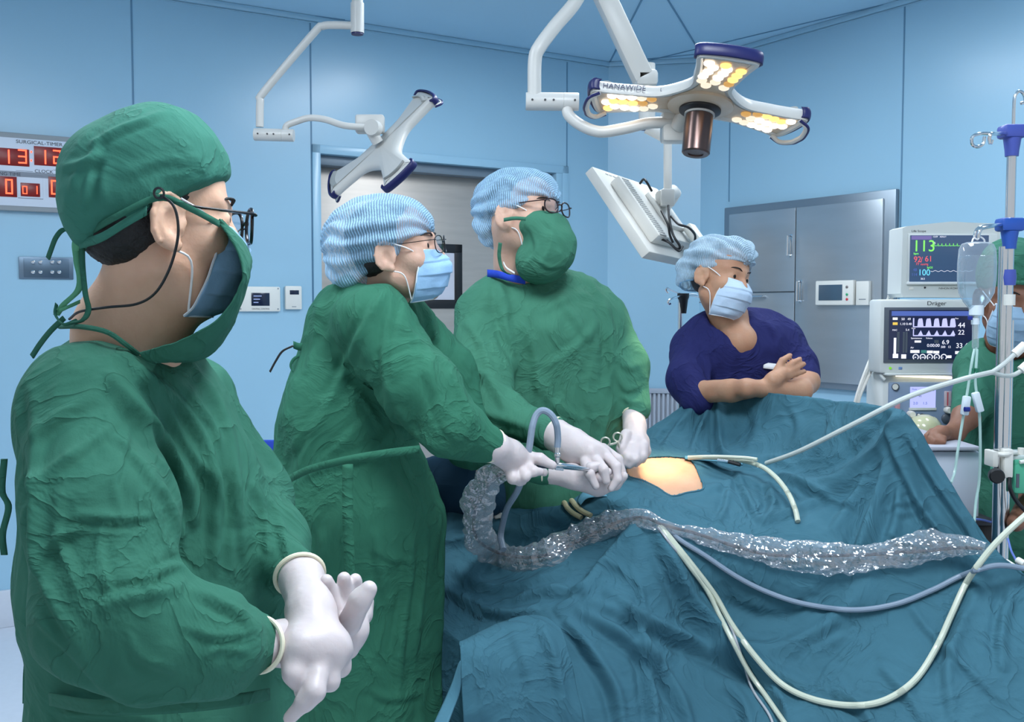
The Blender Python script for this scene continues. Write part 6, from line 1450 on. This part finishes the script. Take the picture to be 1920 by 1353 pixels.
# white cables draped from the monitors down by the cabinet
for k, pts in enumerate((((1692, 502, 3.42), (1670, 540, 3.5), (1658, 600, 3.5), (1636, 660, 3.45), (1605, 745, 3.40), (1598, 800, 3.4)), ((1690, 520, 3.40), (1672, 560, 3.46), (1660, 620, 3.47), (1640, 680, 3.44), (1612, 745, 3.40), (1604, 800, 3.4)), ((1692, 512, 3.44), (1665, 560, 3.53), (1650, 620, 3.52), (1632, 680, 3.47), (1608, 750, 3.42), (1600, 800, 3.4)))):
    tag(MB().tube(PP(*pts), .0048, 8, res=40).build('monitor_cable', m_plastic), ('leftmost of the three white cables hanging beside the steel cabinet', 'rightmost of the three white cables hanging beside the steel cabinet', 'middle white cable of the three hanging beside the steel cabinet')[k], 'cable', 'white cables beside the monitor')
# ================================================================== drip stand in front
YI = 2.62
def X_(px, py): return P(px, py, YI)
pb = X_(1888, 640)
eI = empty('drip_stand', (pb[0], pb[1], 0), 'chrome drip stand with blue plastic collars at the right edge', 'drip stand')
x0 = pb[0]
def IZ(py): return P(1888, py, YI)[2]
m_blue = mat('blue_plastic', (40, 84, 172), .35)
MB().tube([(x0, YI, .30), (x0, YI, IZ(262))], .0118, 16).build('pole', m_chrome, eI)
MB().tube([(x0 - .012, YI + .004, .12), (x0 - .012, YI + .004, IZ(462))], .0125, 16).build('outer_pole', m_chrome, eI)
MB().tube([(x0 + .014, YI + .01, .12), (x0 + .014, YI + .01, IZ(600))], .0085, 14).build('side_tube', m_chrome, eI)
for py, h_ in ((256, 1), (430, 1)):
    z = IZ(py); mb = MB(); mb.box((x0, YI, z + .012), (.062, .05, .034), None, .008); mb.lathe([(.022, -.004), (.0175, -.035), (.0165, -.05)], (x0, YI, z), (0, 0, 1), 20); mb.build('blue_collar', m_blue if py > 300 else mat('violet_plastic', (70, 86, 170), .35), eI)
MB().lathe([(.017, -.02), (.019, 0), (.017, .02)], (x0, YI, IZ(520)), (0, 0, 1), 20).build('joint_sleeve', mat('violet_plastic', (70, 86, 170), .35), eI)
MB().lathe([(.0175, -.014), (.0175, .014)], (x0, YI, IZ(562)), (0, 0, 1), 20).build('white_band', m_plastic, eI)
def hook(pts): return MB().tube([P(*p) for p in pts], .0042, 8, res=50).build('hook', m_chrome, eI)
hook([(1888, 252, YI), (1850, 250, YI - .02), (1835, 251, YI - .03), (1823, 257, YI - .03), (1823, 270, YI - .03), (1832, 275, YI - .03), (1843, 270, YI - .03), (1846, 256, YI - .03)])
hook([(1888, 250, YI - .01), (1868, 250, YI - .12), (1858, 251, YI - .15), (1855, 262, YI - .15), (1857, 270, YI - .15), (1860, 262, YI - .15)])
hook([(1900, 240, YI), (1901, 200, YI), (1903, 180, YI), (1911, 171, YI), (1919, 176, YI), (1922, 190, YI), (1914, 194, YI)])
hook([(1905, 252, YI), (1935, 250, YI + .02), (1945, 262, YI + .02)])
hook([(1880, 421, YI), (1845, 424, YI - .04), (1832, 430, YI - .05), (1827, 444, YI - .05)])
hook([(1880, 421, YI - .01), (1860, 424, YI - .08), (1842, 428, YI - .10), (1836, 436, YI - .10), (1835, 446, YI - .10)])
hook([(1895, 421, YI), (1925, 423, YI), (1940, 432, YI)])
mb = MB()
for a in range(5):
    t = a * 2 * math.pi / 5 + .4; mb.tube([(x0, YI, .14), (x0 + .30 * math.cos(t), YI + .30 * math.sin(t), .07)], .013, 8); mb.lathe([(.03, -.01), (.03, .01)], (x0 + .30 * math.cos(t), YI + .30 * math.sin(t), .035), (1, 0, 0), 12)
mb.build('wheeled_base', m_chrome, eI)
# infusion bottle
def clear_mat(name, tint, gl, rough, bump=0.0, bs=30, film=0.10, white=.35):
    m = bpy.data.materials.new(name); m.use_nodes = True; nt = m.node_tree; nt.nodes.clear()
    o = nt.nodes.new('ShaderNodeOutputMaterial'); t = nt.nodes.new('ShaderNodeBsdfTransparent'); g = nt.nodes.new('ShaderNodeBsdfGlossy'); d = nt.nodes.new('ShaderNodeBsdfTranslucent'); df = nt.nodes.new('ShaderNodeBsdfDiffuse')
    lw = nt.nodes.new('ShaderNodeLayerWeight'); lw.inputs[0].default_value = .35
    t.inputs[0].default_value = tint + (1,); g.inputs['Roughness'].default_value = rough; df.inputs[0].default_value = (.8, .86, .92, 1)
    m1 = nt.nodes.new('ShaderNodeMixShader'); m2 = nt.nodes.new('ShaderNodeMixShader'); mr = nt.nodes.new('ShaderNodeMapRange')
    mr.inputs['To Min'].default_value = film; mr.inputs['To Max'].default_value = white
    nt.links.new(lw.outputs['Facing'], mr.inputs[0]); nt.links.new(mr.outputs[0], m1.inputs[0]); nt.links.new(t.outputs[0], m1.inputs[1]); nt.links.new(df.outputs[0], m1.inputs[2])
    mr2 = nt.nodes.new('ShaderNodeMapRange'); mr2.inputs['To Min'].default_value = gl * .5; mr2.inputs['To Max'].default_value = gl * 2; nt.links.new(lw.outputs['Facing'], mr2.inputs[0]); nt.links.new(mr2.outputs[0], m2.inputs[0])
    nt.links.new(m1.outputs[0], m2.inputs[1]); nt.links.new(g.outputs[0], m2.inputs[2]); nt.links.new(m2.outputs[0], o.inputs[0])
    if bump:
        tc = nt.nodes.new('ShaderNodeTexCoord'); n = nt.nodes.new('ShaderNodeTexVoronoi'); n.inputs['Scale'].default_value = bs; n.feature = 'SMOOTH_F1'; b = nt.nodes.new('ShaderNodeBump'); b.inputs['Distance'].default_value = bump; b.inputs['Strength'].default_value = 1
        nt.links.new(tc.outputs['Object'], n.inputs['Vector']); nt.links.new(n.outputs['Distance'], b.inputs['Height']); nt.links.new(b.outputs[0], g.inputs['Normal']); nt.links.new(b.outputs[0], df.inputs['Normal']); nt.links.new(b.outputs[0], lw.inputs['Normal'])
    return m
m_bot = clear_mat('clear_bottle_plastic', (.90, .95, .98), .14, .08, .002, 18, .10, .55)
m_liq = clear_mat('saline', (.80, .90, .95), .12, .03, 0, 30, .04, .18)
YB_ = YI - .08
bx = P(1833, 500, YB_); mpx = YB_ / F
eB = empty('infusion_bottle', P(1833, 452, YB_), 'clear plastic infusion bottle hanging upside down from the drip stand hook', 'bottle')
prof = [(8, 0), (20, 1), (29, 4), (34, 14), (36, 40), (36, 70), (33, 95), (24, 112), (14, 124), (11, 128)]
def oval(prof, name, mt, sy=.62):
    mb = MB(); mb.lathe([(r * mpx, -h * mpx) for r, h in prof], (0, 0, 0), (0, 0, 1), 40); V = np.vstack(mb.V); V[:, 1] *= sy
    V += P(1833, 453, YB_); mb.V = [V]; return mb.build(name, mt, eB)
oval(prof, 'bottle_body', m_bot)
oval([(31, 26), (33, 27), (34, 40), (34, 70), (31, 94), (22, 110), (12, 122)], 'saline', m_liq, .58)
MB().tube(PP((1822, 455, YB_), (1826, 446, YB_), (1833, 449, YB_), (1838, 444, YB_), (1845, 449, YB_), (1846, 455, YB_)), .0022, 7, res=30).build('hanger', m_loop, eB)
MB().lathe([(13 * mpx, 0), (13 * mpx, -18 * mpx), (11 * mpx, -20 * mpx)], P(1831, 572, YB_), (0, 0, 1), 24).build('cap', mat('milky_plastic', (214, 226, 234), .3), eB)
MB().lathe([(7 * mpx, 0), (7 * mpx, -8 * mpx), (6 * mpx, -34 * mpx), (6 * mpx, -60 * mpx), (3 * mpx, -66 * mpx)], P(1830, 590, YB_), (0, 0, 1), 20).build('drip_chamber', m_bot, eB)
MB().lathe([(7.5 * mpx, 0), (7.5 * mpx, -12 * mpx)], P(1829, 596, YB_), (0, 0, 1), 20).build('chamber_top', mat('milky_plastic', (214, 226, 234), .3), eB)
MB().box(P(1819, 596, YB_ - .01), (.012, .006, .010), None, .002).build('blue_clip', mat('navy_clip', (20, 40, 130), .4), eB)
# drip lines with roller clamps
m_line = mat('drip_line', (168, 198, 192), .25, spec=.6)
m_milk = mat('milky_plastic', (214, 226, 234), .3)
for k, (pts, cl, lab) in enumerate(((((1827, 655, 2.52), (1822, 680, 2.5), (1816, 720, 2.5), (1808, 770, 2.5), (1803, 800, 2.5), (1795, 850, 2.48), (1790, 885, 2.46), (1783, 905, 2.40)), (1813, 742, 1808, 778), 'left drip line with white roller clamp hanging below the infusion bottle'),
                                   (((1832, 655, 2.52), (1830, 690, 2.5), (1829, 720, 2.5), (1836, 770, 2.5), (1838, 840, 2.5), (1836, 900, 2.5), (1830, 940, 2.48), (1826, 985, 2.44)), (1828, 735, 1838, 772), 'right drip line with white clamp hanging down to the table end'))):
    e = empty('drip_line', P(*pts[0]), lab, 'drip line')
    MB().tube(PP(*pts), .0034, 8, res=70).build('line', m_line, e)
    a, b = P(cl[0], cl[1], 2.495), P(cl[2], cl[3], 2.495); d = (b - a) / np.linalg.norm(b - a); nn = np.cross(d, [0, 1, 0])
    MB().box((a + b) / 2, (np.linalg.norm(b - a), .016, .018), np.stack([d, [0, 1, 0], nn], 1), .004).build('roller_clamp', m_milk, e)
    if k == 0: MB().lathe([(.006, -.006), (.006, .006)], P(1813, 767, 2.48), (1, 0, 0), 14).build('roller_wheel', mat('navy_clip', (20, 40, 130), .4), e)
    MB().lathe([(.006, 0), (.006, -.022)], P(pts[1][0] + 1, 690, 2.5), (0, 0, 1), 12).build('green_port', mat('green_port', (30, 110, 84), .35), e)
# pole clamp and infusion pump
eP = empty('infusion_pump', P(1915, 935, YI), 'green infusion pump clamped to the drip stand, cut by the right edge', 'infusion pump')
m_pump = mat('pump_green', (80, 176, 142), .4)
fb('case', 1903, 868, 1990, 926, YI - .03, .14, m_pump, eP, .008); fb('top_plate', 1896, 854, 1990, 864, YI - .02, .12, mat('pump_top', (196, 208, 206), .4), eP, .004)
fb('lid', 1903, 862, 1990, 874, YI - .028, .13, m_pump, eP, .004)
MB().lathe([(.008, 0), (.008, .022)], P(1914, 855, YI), (0, 0, 1), 14).build('button_post', m_plastic, eP); MB().tube(PP((1912, 866, YI - .035), (1925, 864, YI - .035)), .005, 8).build('latch', m_plastic, eP)
fb('label_plate', 1906, 888, 1911, 914, YI - .031, .002, mdk, eP)
eC = empty('pole_clamp', P(1888, 900, YI), 'white pole clamp with round black knob on the drip stand', 'clamp')
fb('jaw', 1862, 846, 1872, 876, YI - .03, .05, m_plastic, eC, .003); fb('back_jaw', 1884, 842, 1900, 896, YI - .035, .03, m_plastic, eC, .004)
MB().tube(PP((1868, 850, YI - .02), (1885, 852, YI - .035), (1902, 848, YI - .02), (1908, 852, YI + .01)), .006, 8, res=16).build('jaw_arm', m_plastic, eC)
MB().lathe([(.018, 0), (.019, .006), (.019, .022), (.016, .026)], P(1866, 890, YI - .03), (-.25, -1, 0), 26).build('knob', m_black, eC)
tag(MB().tube(PP((1893, 895, YI - .05), (1894, 915, YI - .06), (1903, 935, YI - .06), (1920, 955, YI - .05), (1945, 975, YI - .04)), .0052, 8, res=24).build('power_cord', m_black), 'black power cord curling from under the infusion pump', 'cord')
# dark bin and small clips near the pole foot
e = empty('equipment_box', P(1848, 1060, 2.72), 'black box standing behind the drape beside the drip stand', 'box'); fb('box_body', 1816, 982, 1869, 1250, 2.72, .25, m_black, e, .01); fb('box_lid', 1813, 975, 1871, 986, 2.71, .27, mat('dark_lid', (46, 48, 54), .5), e, .006)
tag(MB().tube(PP((1815, 972, 2.70), (1840, 974, 2.69), (1868, 981, 2.70)), .003, 8, res=16).build('blue_tube', mat('blue_tube', (96, 120, 196), .35)), 'thin blue tube lying on the black box', 'tube')
tag(MB().tube(PP((1890, 1010, 2.5), (1896, 1032, 2.45), (1904, 1048, 2.40), (1909, 1062, 2.36)), .0028, 8, res=20).build('blue_tube', mat('blue_tube', (96, 120, 196), .35)), 'thin blue tube hanging beside the drip stand foot', 'tube')
for i, (a, b, lab) in enumerate((((1869, 1046, 2.34), (1884, 1056, 2.32), 'white connector lying nearest the drip stand pole'), ((1886, 1054, 2.32), (1900, 1063, 2.30), 'white connector lying in the middle at the table end'), ((1908, 1050, 2.34), (1922, 1058, 2.32), 'white connector at the right picture edge'))):
    tag(MB().tube([P(*a), P(*b)], .0085, 12).build('connector', m_plastic), lab, 'connector')
# ================================================================== blue-covered instrument table, left
m_bl = mat('royal_blue_wrap', (26, 64, 172), .5, var=.06, vscale=12, bump=.002, bscale=14); m_bl2 = mat('blue_tray_rim', (96, 134, 206), .4)
YT = 3.05
e = empty('instrument_table', P(505, 1100, YT) * np.array([1, 1, 0]), 'blue wrapped instrument table between the two people at the left', 'table')
def tb(x0, y0, x1, y1, Y0, Y1, zt_, th, name, mt, bev=.004):
    a = P(x0, y0, Y0); b = P(x1, y1, Y1); MB().box(((a[0] + b[0]) / 2, (Y0 + Y1) / 2, zt_ - th / 2), (abs(b[0] - a[0]), abs(Y1 - Y0), th), None, bev).build(name, mt, e)
zt_ = P(500, 893, YT - .2)[2]
tb(430, 850, 640, 850, YT - .2, YT + .2, zt_, .03, 'tabletop', m_bl); tb(425, 850, 645, 850, YT - .22, YT - .2, zt_ + .012, .04, 'front_rim', m_bl2); tb(425, 850, 645, 850, YT + .2, YT + .22, zt_ + .05, .06, 'back_rim', m_bl)
tb(432, 850, 638, 850, YT - .19, YT + .19, zt_ - .03, .35, 'hanging_wrap', m_bl, .01)
for sx in (440, 630):
    for dy in (-.17, .17): a = P(sx, 900, YT); MB().tube([(a[0], YT + dy, 0), (a[0], YT + dy, zt_ - .3)], .012, 10).build('leg', m_chrome, e)
for pts, r, lab in ((((470, 868, 3.0), (531, 863, 3.0)), .0035, 'long thin steel rod lying across the blue table'), (((494, 858, 3.05), (536, 873, 2.98)), .005, 'short steel rod crossing the long thin rod'), (((478, 874, 2.95), (520, 876, 2.95)), .005, 'steel instrument shaft lying lengthwise behind the tray rim'), (((488, 884, 2.9), (512, 885, 2.9)), .005, 'steel instrument lying at the front of the blue table')):
    tag(MB().tube([P(*p) for p in pts], r, 8).build('steel_instrument', m_chrome), lab, 'instrument')
e = empty('trocar_valve', P(526, 885, 2.95), 'small steel valve with side taps standing on the blue table', 'instrument')
MB().lathe([(.008, 0), (.012, .01), (.012, .03), (.007, .034), (.007, .045)], P(526, 892, 2.93), (0, 0, 1), 16).build('valve_body', m_chrome, e)
for dx in (-8, 7): MB().tube([P(526, 879, 2.93), P(526 + dx, 875, 2.93)], .004, 8).build('tap', m_chrome, e)
# drip stand behind the anaesthetist
pb2 = P(1276, 560, 3.75); e = empty('drip_stand', (pb2[0], pb2[1], 0), 'thin drip stand with four hooks behind the person in navy scrubs', 'drip stand')
MB().tube([(pb2[0], pb2[1], .1), (pb2[0], pb2[1], P(1276, 556, 3.75)[2])], .009, 12).build('pole', m_chrome, e)
MB().lathe([(.012, -.05), (.018, 0), (.022, .01), (.022, .024)], P(1281, 562, 3.75), (0, 0, 1), 16).build('collar', m_black, e)
for pts in (((1281, 552, 3.75), (1262, 545, 3.72), (1251, 540, 3.7), (1249, 545, 3.7), (1253, 549, 3.7)), ((1281, 554, 3.75), (1265, 558, 3.68), (1254, 563, 3.66), (1253, 570, 3.66), (1258, 569, 3.66)), ((1281, 553, 3.75), (1300, 554, 3.78), (1314, 558, 3.8), (1316, 565, 3.8), (1311, 566, 3.8)), ((1281, 553, 3.75), (1296, 551, 3.85), (1306, 552, 3.9))):
    MB().tube(PP(*pts), .0038, 8, res=20).build('hook', m_chrome, e)
mb = MB()
for a in range(5):
    t = a * 2 * math.pi / 5; mb.tube([(pb2[0], pb2[1], .12), (pb2[0] + .28 * math.cos(t), pb2[1] + .28 * math.sin(t), .03)], .012, 8)
mb.build('wheeled_base', m_chrome, e)
# ================================================================== hoses, sleeve and hand instruments
m_cream = mat('cream_tubing', (198, 204, 186), .3, spec=.6); m_greyc = mat('grey_light_cable', (130, 146, 164), .35, spec=.5); m_blk = mat('dark_cable', (46, 50, 66), .4)
def lay(name, pts, r, mt, label, cat='hose', lift=.010, group=None):
    pp_ = []; n_ = 0
    q2 = cr(np.array([(p[0], p[1], 0) for p in pts], float), 140)[:, :2]
    for i_, p in enumerate(q2):
        k_ = int(np.argmin([math.hypot(p[0] - a[0], p[1] - a[1]) for a in pts]))
        if len(pts[k_]) == 3:
            # free-hanging stretch: depth interpolated between the given points
            ds = sorted(((math.hypot(p[0] - a[0], p[1] - a[1]), a) for a in pts if len(a) == 3), key=lambda q: q[0])[:2]
            w1, w2 = 1 / (ds[0][0] + 1), 1 / (ds[-1][0] + 1); Y_ = (ds[0][1][2] * w1 + ds[-1][1][2] * w2) / (w1 + w2)
            pp_.append(P(p[0], p[1], Y_))
        else: pp_.append(onD(p[0], p[1], r + .003))
    w_ = np.array(pp_)
    dep = w_[:, 1].copy(); k5 = np.ones(9) / 9
    sm_ = np.convolve(np.pad(dep, 4, mode='edge'), k5, 'valid'); sm_ = np.minimum(sm_, dep)
    w_ = np.array([P(p[0], p[1], y_) for p, y_ in zip(q2, sm_)])
    o = MB().tube(w_, r, 10).build(name, mt); return tag(o, label, cat, group)
lay('suction_hose', [(1238, 985), (1262, 1015), (1300, 1062), (1340, 1115), (1372, 1170), (1420, 1235), (1470, 1285), (1530, 1312), (1600, 1322), (1660, 1312), (1715, 1275), (1755, 1215), (1785, 1150), (1812, 1092), (1850, 1038, 2.20), (1885, 1000, 2.20), (1935, 955, 2.2)], .0070, m_cream, 'long cream hose looping low across the teal drape and up to the right edge')
lay('suction_hose', [(1236, 985), (1258, 1015), (1292, 1060), (1325, 1105), (1350, 1155), (1378, 1210), (1405, 1260), (1440, 1310), (1478, 1365), (1500, 1400)], .0060, m_cream, 'cream hose running down the drape and out at the bottom edge')
lay('drain_line', [(1234, 988), (1262, 1025), (1310, 1080), (1345, 1130), (1372, 1180), (1392, 1235), (1410, 1290), (1445, 1345), (1460, 1400)], .0030, mat('pale_grey_line', (170, 172, 178), .3), 'thin pale grey line beside the cream hose going down the drape')
lay('camera_cable', [(1245, 985), (1275, 1012), (1320, 1040), (1380, 1080), (1440, 1110), (1510, 1132), (1600, 1143), (1680, 1132), (1750, 1105), (1800, 1080), (1850, 1063, 2.20), (1885, 1060, 2.2), (1935, 1068, 2.2)], .0062, m_greyc, 'smooth grey blue cable sweeping across the drape below the clear plastic sleeve', 'cable')
lay('drain_tube', [(1290, 858, 2.86), (1330, 857, 2.82), (1380, 861, 2.78), (1425, 873, 2.72), (1455, 895, 2.62), (1478, 925, 2.55), (1491, 955, 2.50), (1496, 977, 2.47)], .0066, m_cream, 'short cream tube arching over the chest with an open end')
e_ = empty('y_tube', P(1437, 868, 2.74), 'long pale tube rising from the chest to a forked connector at the drip stand', 'tube')
m_pt = mat('pale_tubing', (196, 202, 198), .3, spec=.6)
MB().tube(cr(PP((1437, 868, 2.74), (1500, 845, 2.60), (1600, 795, 2.46), (1700, 745, 2.38), (1800, 712, 2.40), (1862, 697, 2.44)), 80), .0062, 10).build('tube', m_pt, e_)
MB().tube(cr(PP((1858, 699, 2.44), (1880, 684, 2.46), (1905, 662, 2.48)), 20), .0058, 10).build('tube_branch', m_pt, e_)
MB().tube(cr(PP((1858, 697, 2.44), (1882, 704, 2.46), (1902, 702, 2.48), (1925, 688, 2.48)), 20), .0055, 10).build('tube_branch', m_pt, e_)
for a, b in (((1902, 664, 2.48), (1922, 646, 2.48)), ((1914, 694, 2.48), (1930, 680, 2.48))): MB().tube([P(*a), P(*b)], .011, 12).build('fork_connector', m_plastic, e_)
for k, (pts, lab) in enumerate(((((1058, 942), (1064, 952), (1075, 962), (1090, 970)), 'left short cream tube end curling over the drape edge'), (((1072, 938), (1080, 948), (1092, 958), (1108, 966)), 'right short cream tube end curling over the drape edge'))):
    w_ = [P(pts[0][0] - 1, pts[0][1] + 8, 2.70), P(pts[0][0], pts[0][1], 2.64)] + [onD(x, y, .012) for x, y in pts[1:]]
    tag(MB().tube(cr(np.array(w_), 30), .0068, 10).build('tube_end', mat('amber_tubing', (196, 186, 148), .35)), lab, 'tube')
# lavage pad clip on the drape
V, Fq = sdfmesh([C(onD(930, 968, .008), onD(946, 964, .008), .007, .006, .004), C(onD(932, 960, .010), onD(945, 972, .010), .005, .005, .004)], .002); tag(mk('towel_clip', V, Fq, m_plastic), 'small white clip on the drape below the grey light cable', 'clip')
e_ = empty('chest_clamp', onD(1370, 870, .02), 'flat cream suction handle with a black tip lying on the chest', 'clamp')
MB().tube(cr(PP((1318, 856, 2.80), (1350, 856, 2.78), (1395, 858, 2.74), (1420, 861, 2.72)), 20), .005, 8).build('handle', m_cream, e_); MB().tube([P(1345, 863, 2.77), P(1366, 865, 2.76)], .005, 8).build('metal_tip', m_chrome, e_); MB().tube([P(1366, 865, 2.76), P(1388, 871, 2.74)], .0055, 8).build('black_tip', m_black, e_)
# endoscope held in the gloved hand
e_ = empty('endoscope', P(1030, 870, 2.28), 'steel endoscope with camera head held between the gloved hands', 'endoscope')
MB().lathe([(.004, 0), (.009, .003), (.010, .012), (.010, .035), (.008, .04), (.007, .045)], P(1006, 868, 2.265), P(1040, 872, 2.28) - P(1000, 868, 2.26), 20).build('camera_head', m_blk, e_)
MB().tube([P(1036, 871, 2.28), P(1058, 873.5, 2.30), P(1105, 880, 2.37)], [.0072, .0068, .0045], 14, res=20).build('shaft', m_chrome, e_)
MB().tube([P(1041, 878, 2.28), P(1056, 880, 2.29)], .003, 8).build('tap', m_chrome, e_)
MB().lathe([(.0055, 0), (.0055, .014), (.0075, .016), (.0075, .022), (.0055, .024), (.0055, .036)], P(1045, 868, 2.28), (0, 0, 1), 16).build('light_post', m_chrome, e_)
lay('light_cable', [(1045, 838, 2.28), (1046, 820, 2.28), (1043, 795, 2.27), (1033, 777, 2.27), (1018, 769, 2.27), (1006, 777, 2.27), (998, 800, 2.26), (992, 840, 2.26), (982, 885, 2.27), (970, 920, 2.32), (952, 950, 2.42), (944, 975, 2.48), (939, 1005, 2.50), (944, 1030, 2.46)], .0078, m_greyc, 'thick grey light cable looping up from the endoscope and down to the drape', 'cable')
# forceps in the brightly lit hand
e_ = empty('forceps', P(1150, 850, 2.66), 'pale steel forceps with two finger rings in the brightly lit gloved hand', 'forceps')
mf = mat('satin_steel', (216, 210, 196), .3, metal=.6)
MB().tube(ringpts(P(1135, 828, 2.64), (.15, 1, .1), .0115), .0024, 8, res=40, closed=True).build('finger_ring', mf, e_); MB().tube(ringpts(P(1158, 819, 2.66), (.15, 1, .1), .0115), .0024, 8, res=40, closed=True).build('finger_ring', mf, e_)
MB().tube(PP((1141, 834, 2.64), (1152, 831, 2.65), (1166, 826, 2.68)), .003, 8, res=10).build('shank', mf, e_); MB().tube(PP((1160, 827, 2.66), (1162, 840, 2.66), (1172, 862, 2.68), (1184, 874, 2.72)), .003, 8, res=14).build('shank', mf, e_)
MB().lathe([(.009, 0), (.009, .006)], P(1162, 858, 2.60), (0.1, -1, .1), 18).build('round_cap', mat('amber_tubing', (196, 186, 148), .35), e_)
# clear plastic sleeve with its dark cable
m_film = clear_mat('clear_film', (.95, .97, 1.0), .32, .10, .008, 24, .07, .60)
path = [(985, 878, 2.235), (962, 880, 2.24), (930, 888, 2.26), (905, 915, 2.30), (893, 955, 2.36), (897, 1000, 2.42)]
res_ = [(925, 1035), (975, 1050), (1030, 1040), (1075, 1012), (1120, 990), (1165, 975), (1208, 972), (1240, 985), (1300, 1000), (1370, 1018), (1450, 1035), (1540, 1046), (1620, 1045), (1700, 1033), (1780, 1022), (1850, 1028, 2.22)]
rad = [(0, 15), (.06, 22), (.12, 26), (.2, 27), (.3, 25), (.4, 27), (.47, 24), (.53, 15), (.58, 8), (.62, 16), (.70, 25), (.78, 27), (.86, 22), (.93, 26), (1, 9)]
pw = np.array([P(*p) for p in path] + [onD(*p, lift=.022) if len(p) == 2 else P(*p) for p in res_])
pw = cr(pw, 420); tt_ = np.linspace(0, 1, 420)
rr = np.interp(tt_, [a for a, b in rad], [b for a, b in rad]) * 2.38 / F
Tn = np.gradient(pw, axis=0); Tn /= np.linalg.norm(Tn, axis=1)[:, None]
vw = pw - np.array([0, 0, CAMZ]); vw /= np.linalg.norm(vw, axis=1)[:, None]
up_ = np.cross(Tn, vw); up_ /= np.linalg.norm(up_, axis=1)[:, None]; fr_ = np.cross(up_, Tn); fr_ *= -np.sign((fr_ * vw).sum(1))[:, None]
NA = 64; ang = np.linspace(0, 2 * math.pi, NA, endpoint=False)
VS = pw[:, None] + rr[:, None, None] * (np.cos(ang)[None, :, None] * up_[:, None] + .42 * np.sin(ang)[None, :, None] * fr_[:, None])
VS = VS.reshape(-1, 3); i_ = np.arange(420 * NA).reshape(420, NA); j_ = np.roll(i_, -1, 1)
QS = np.stack([i_[:-1], j_[:-1], j_[1:], i_[1:]], -1).reshape(-1, 4)
NS = norms(VS, QS); amp = np.repeat(rr, NA)
VS = VS + NS * (amp * (.22 * ridged(VS * 30, 71) + .07 * ridged(VS * 80, 77) + .22 * vnoise(VS * 14, 73)))[:, None]
slv = mk('clear_sleeve', VS, QS, m_film, None, False); tag(slv, 'crumpled clear plastic sleeve over the camera cable, snaking across the drape', 'plastic sleeve')
cw = pw + up_ * (rr * .25 * np.sin(tt_ * 25))[:, None]
tag(MB().tube(cw[::4], .0042, 8).build('camera_cable', m_blk), 'dark cable running inside the clear plastic sleeve', 'cable')
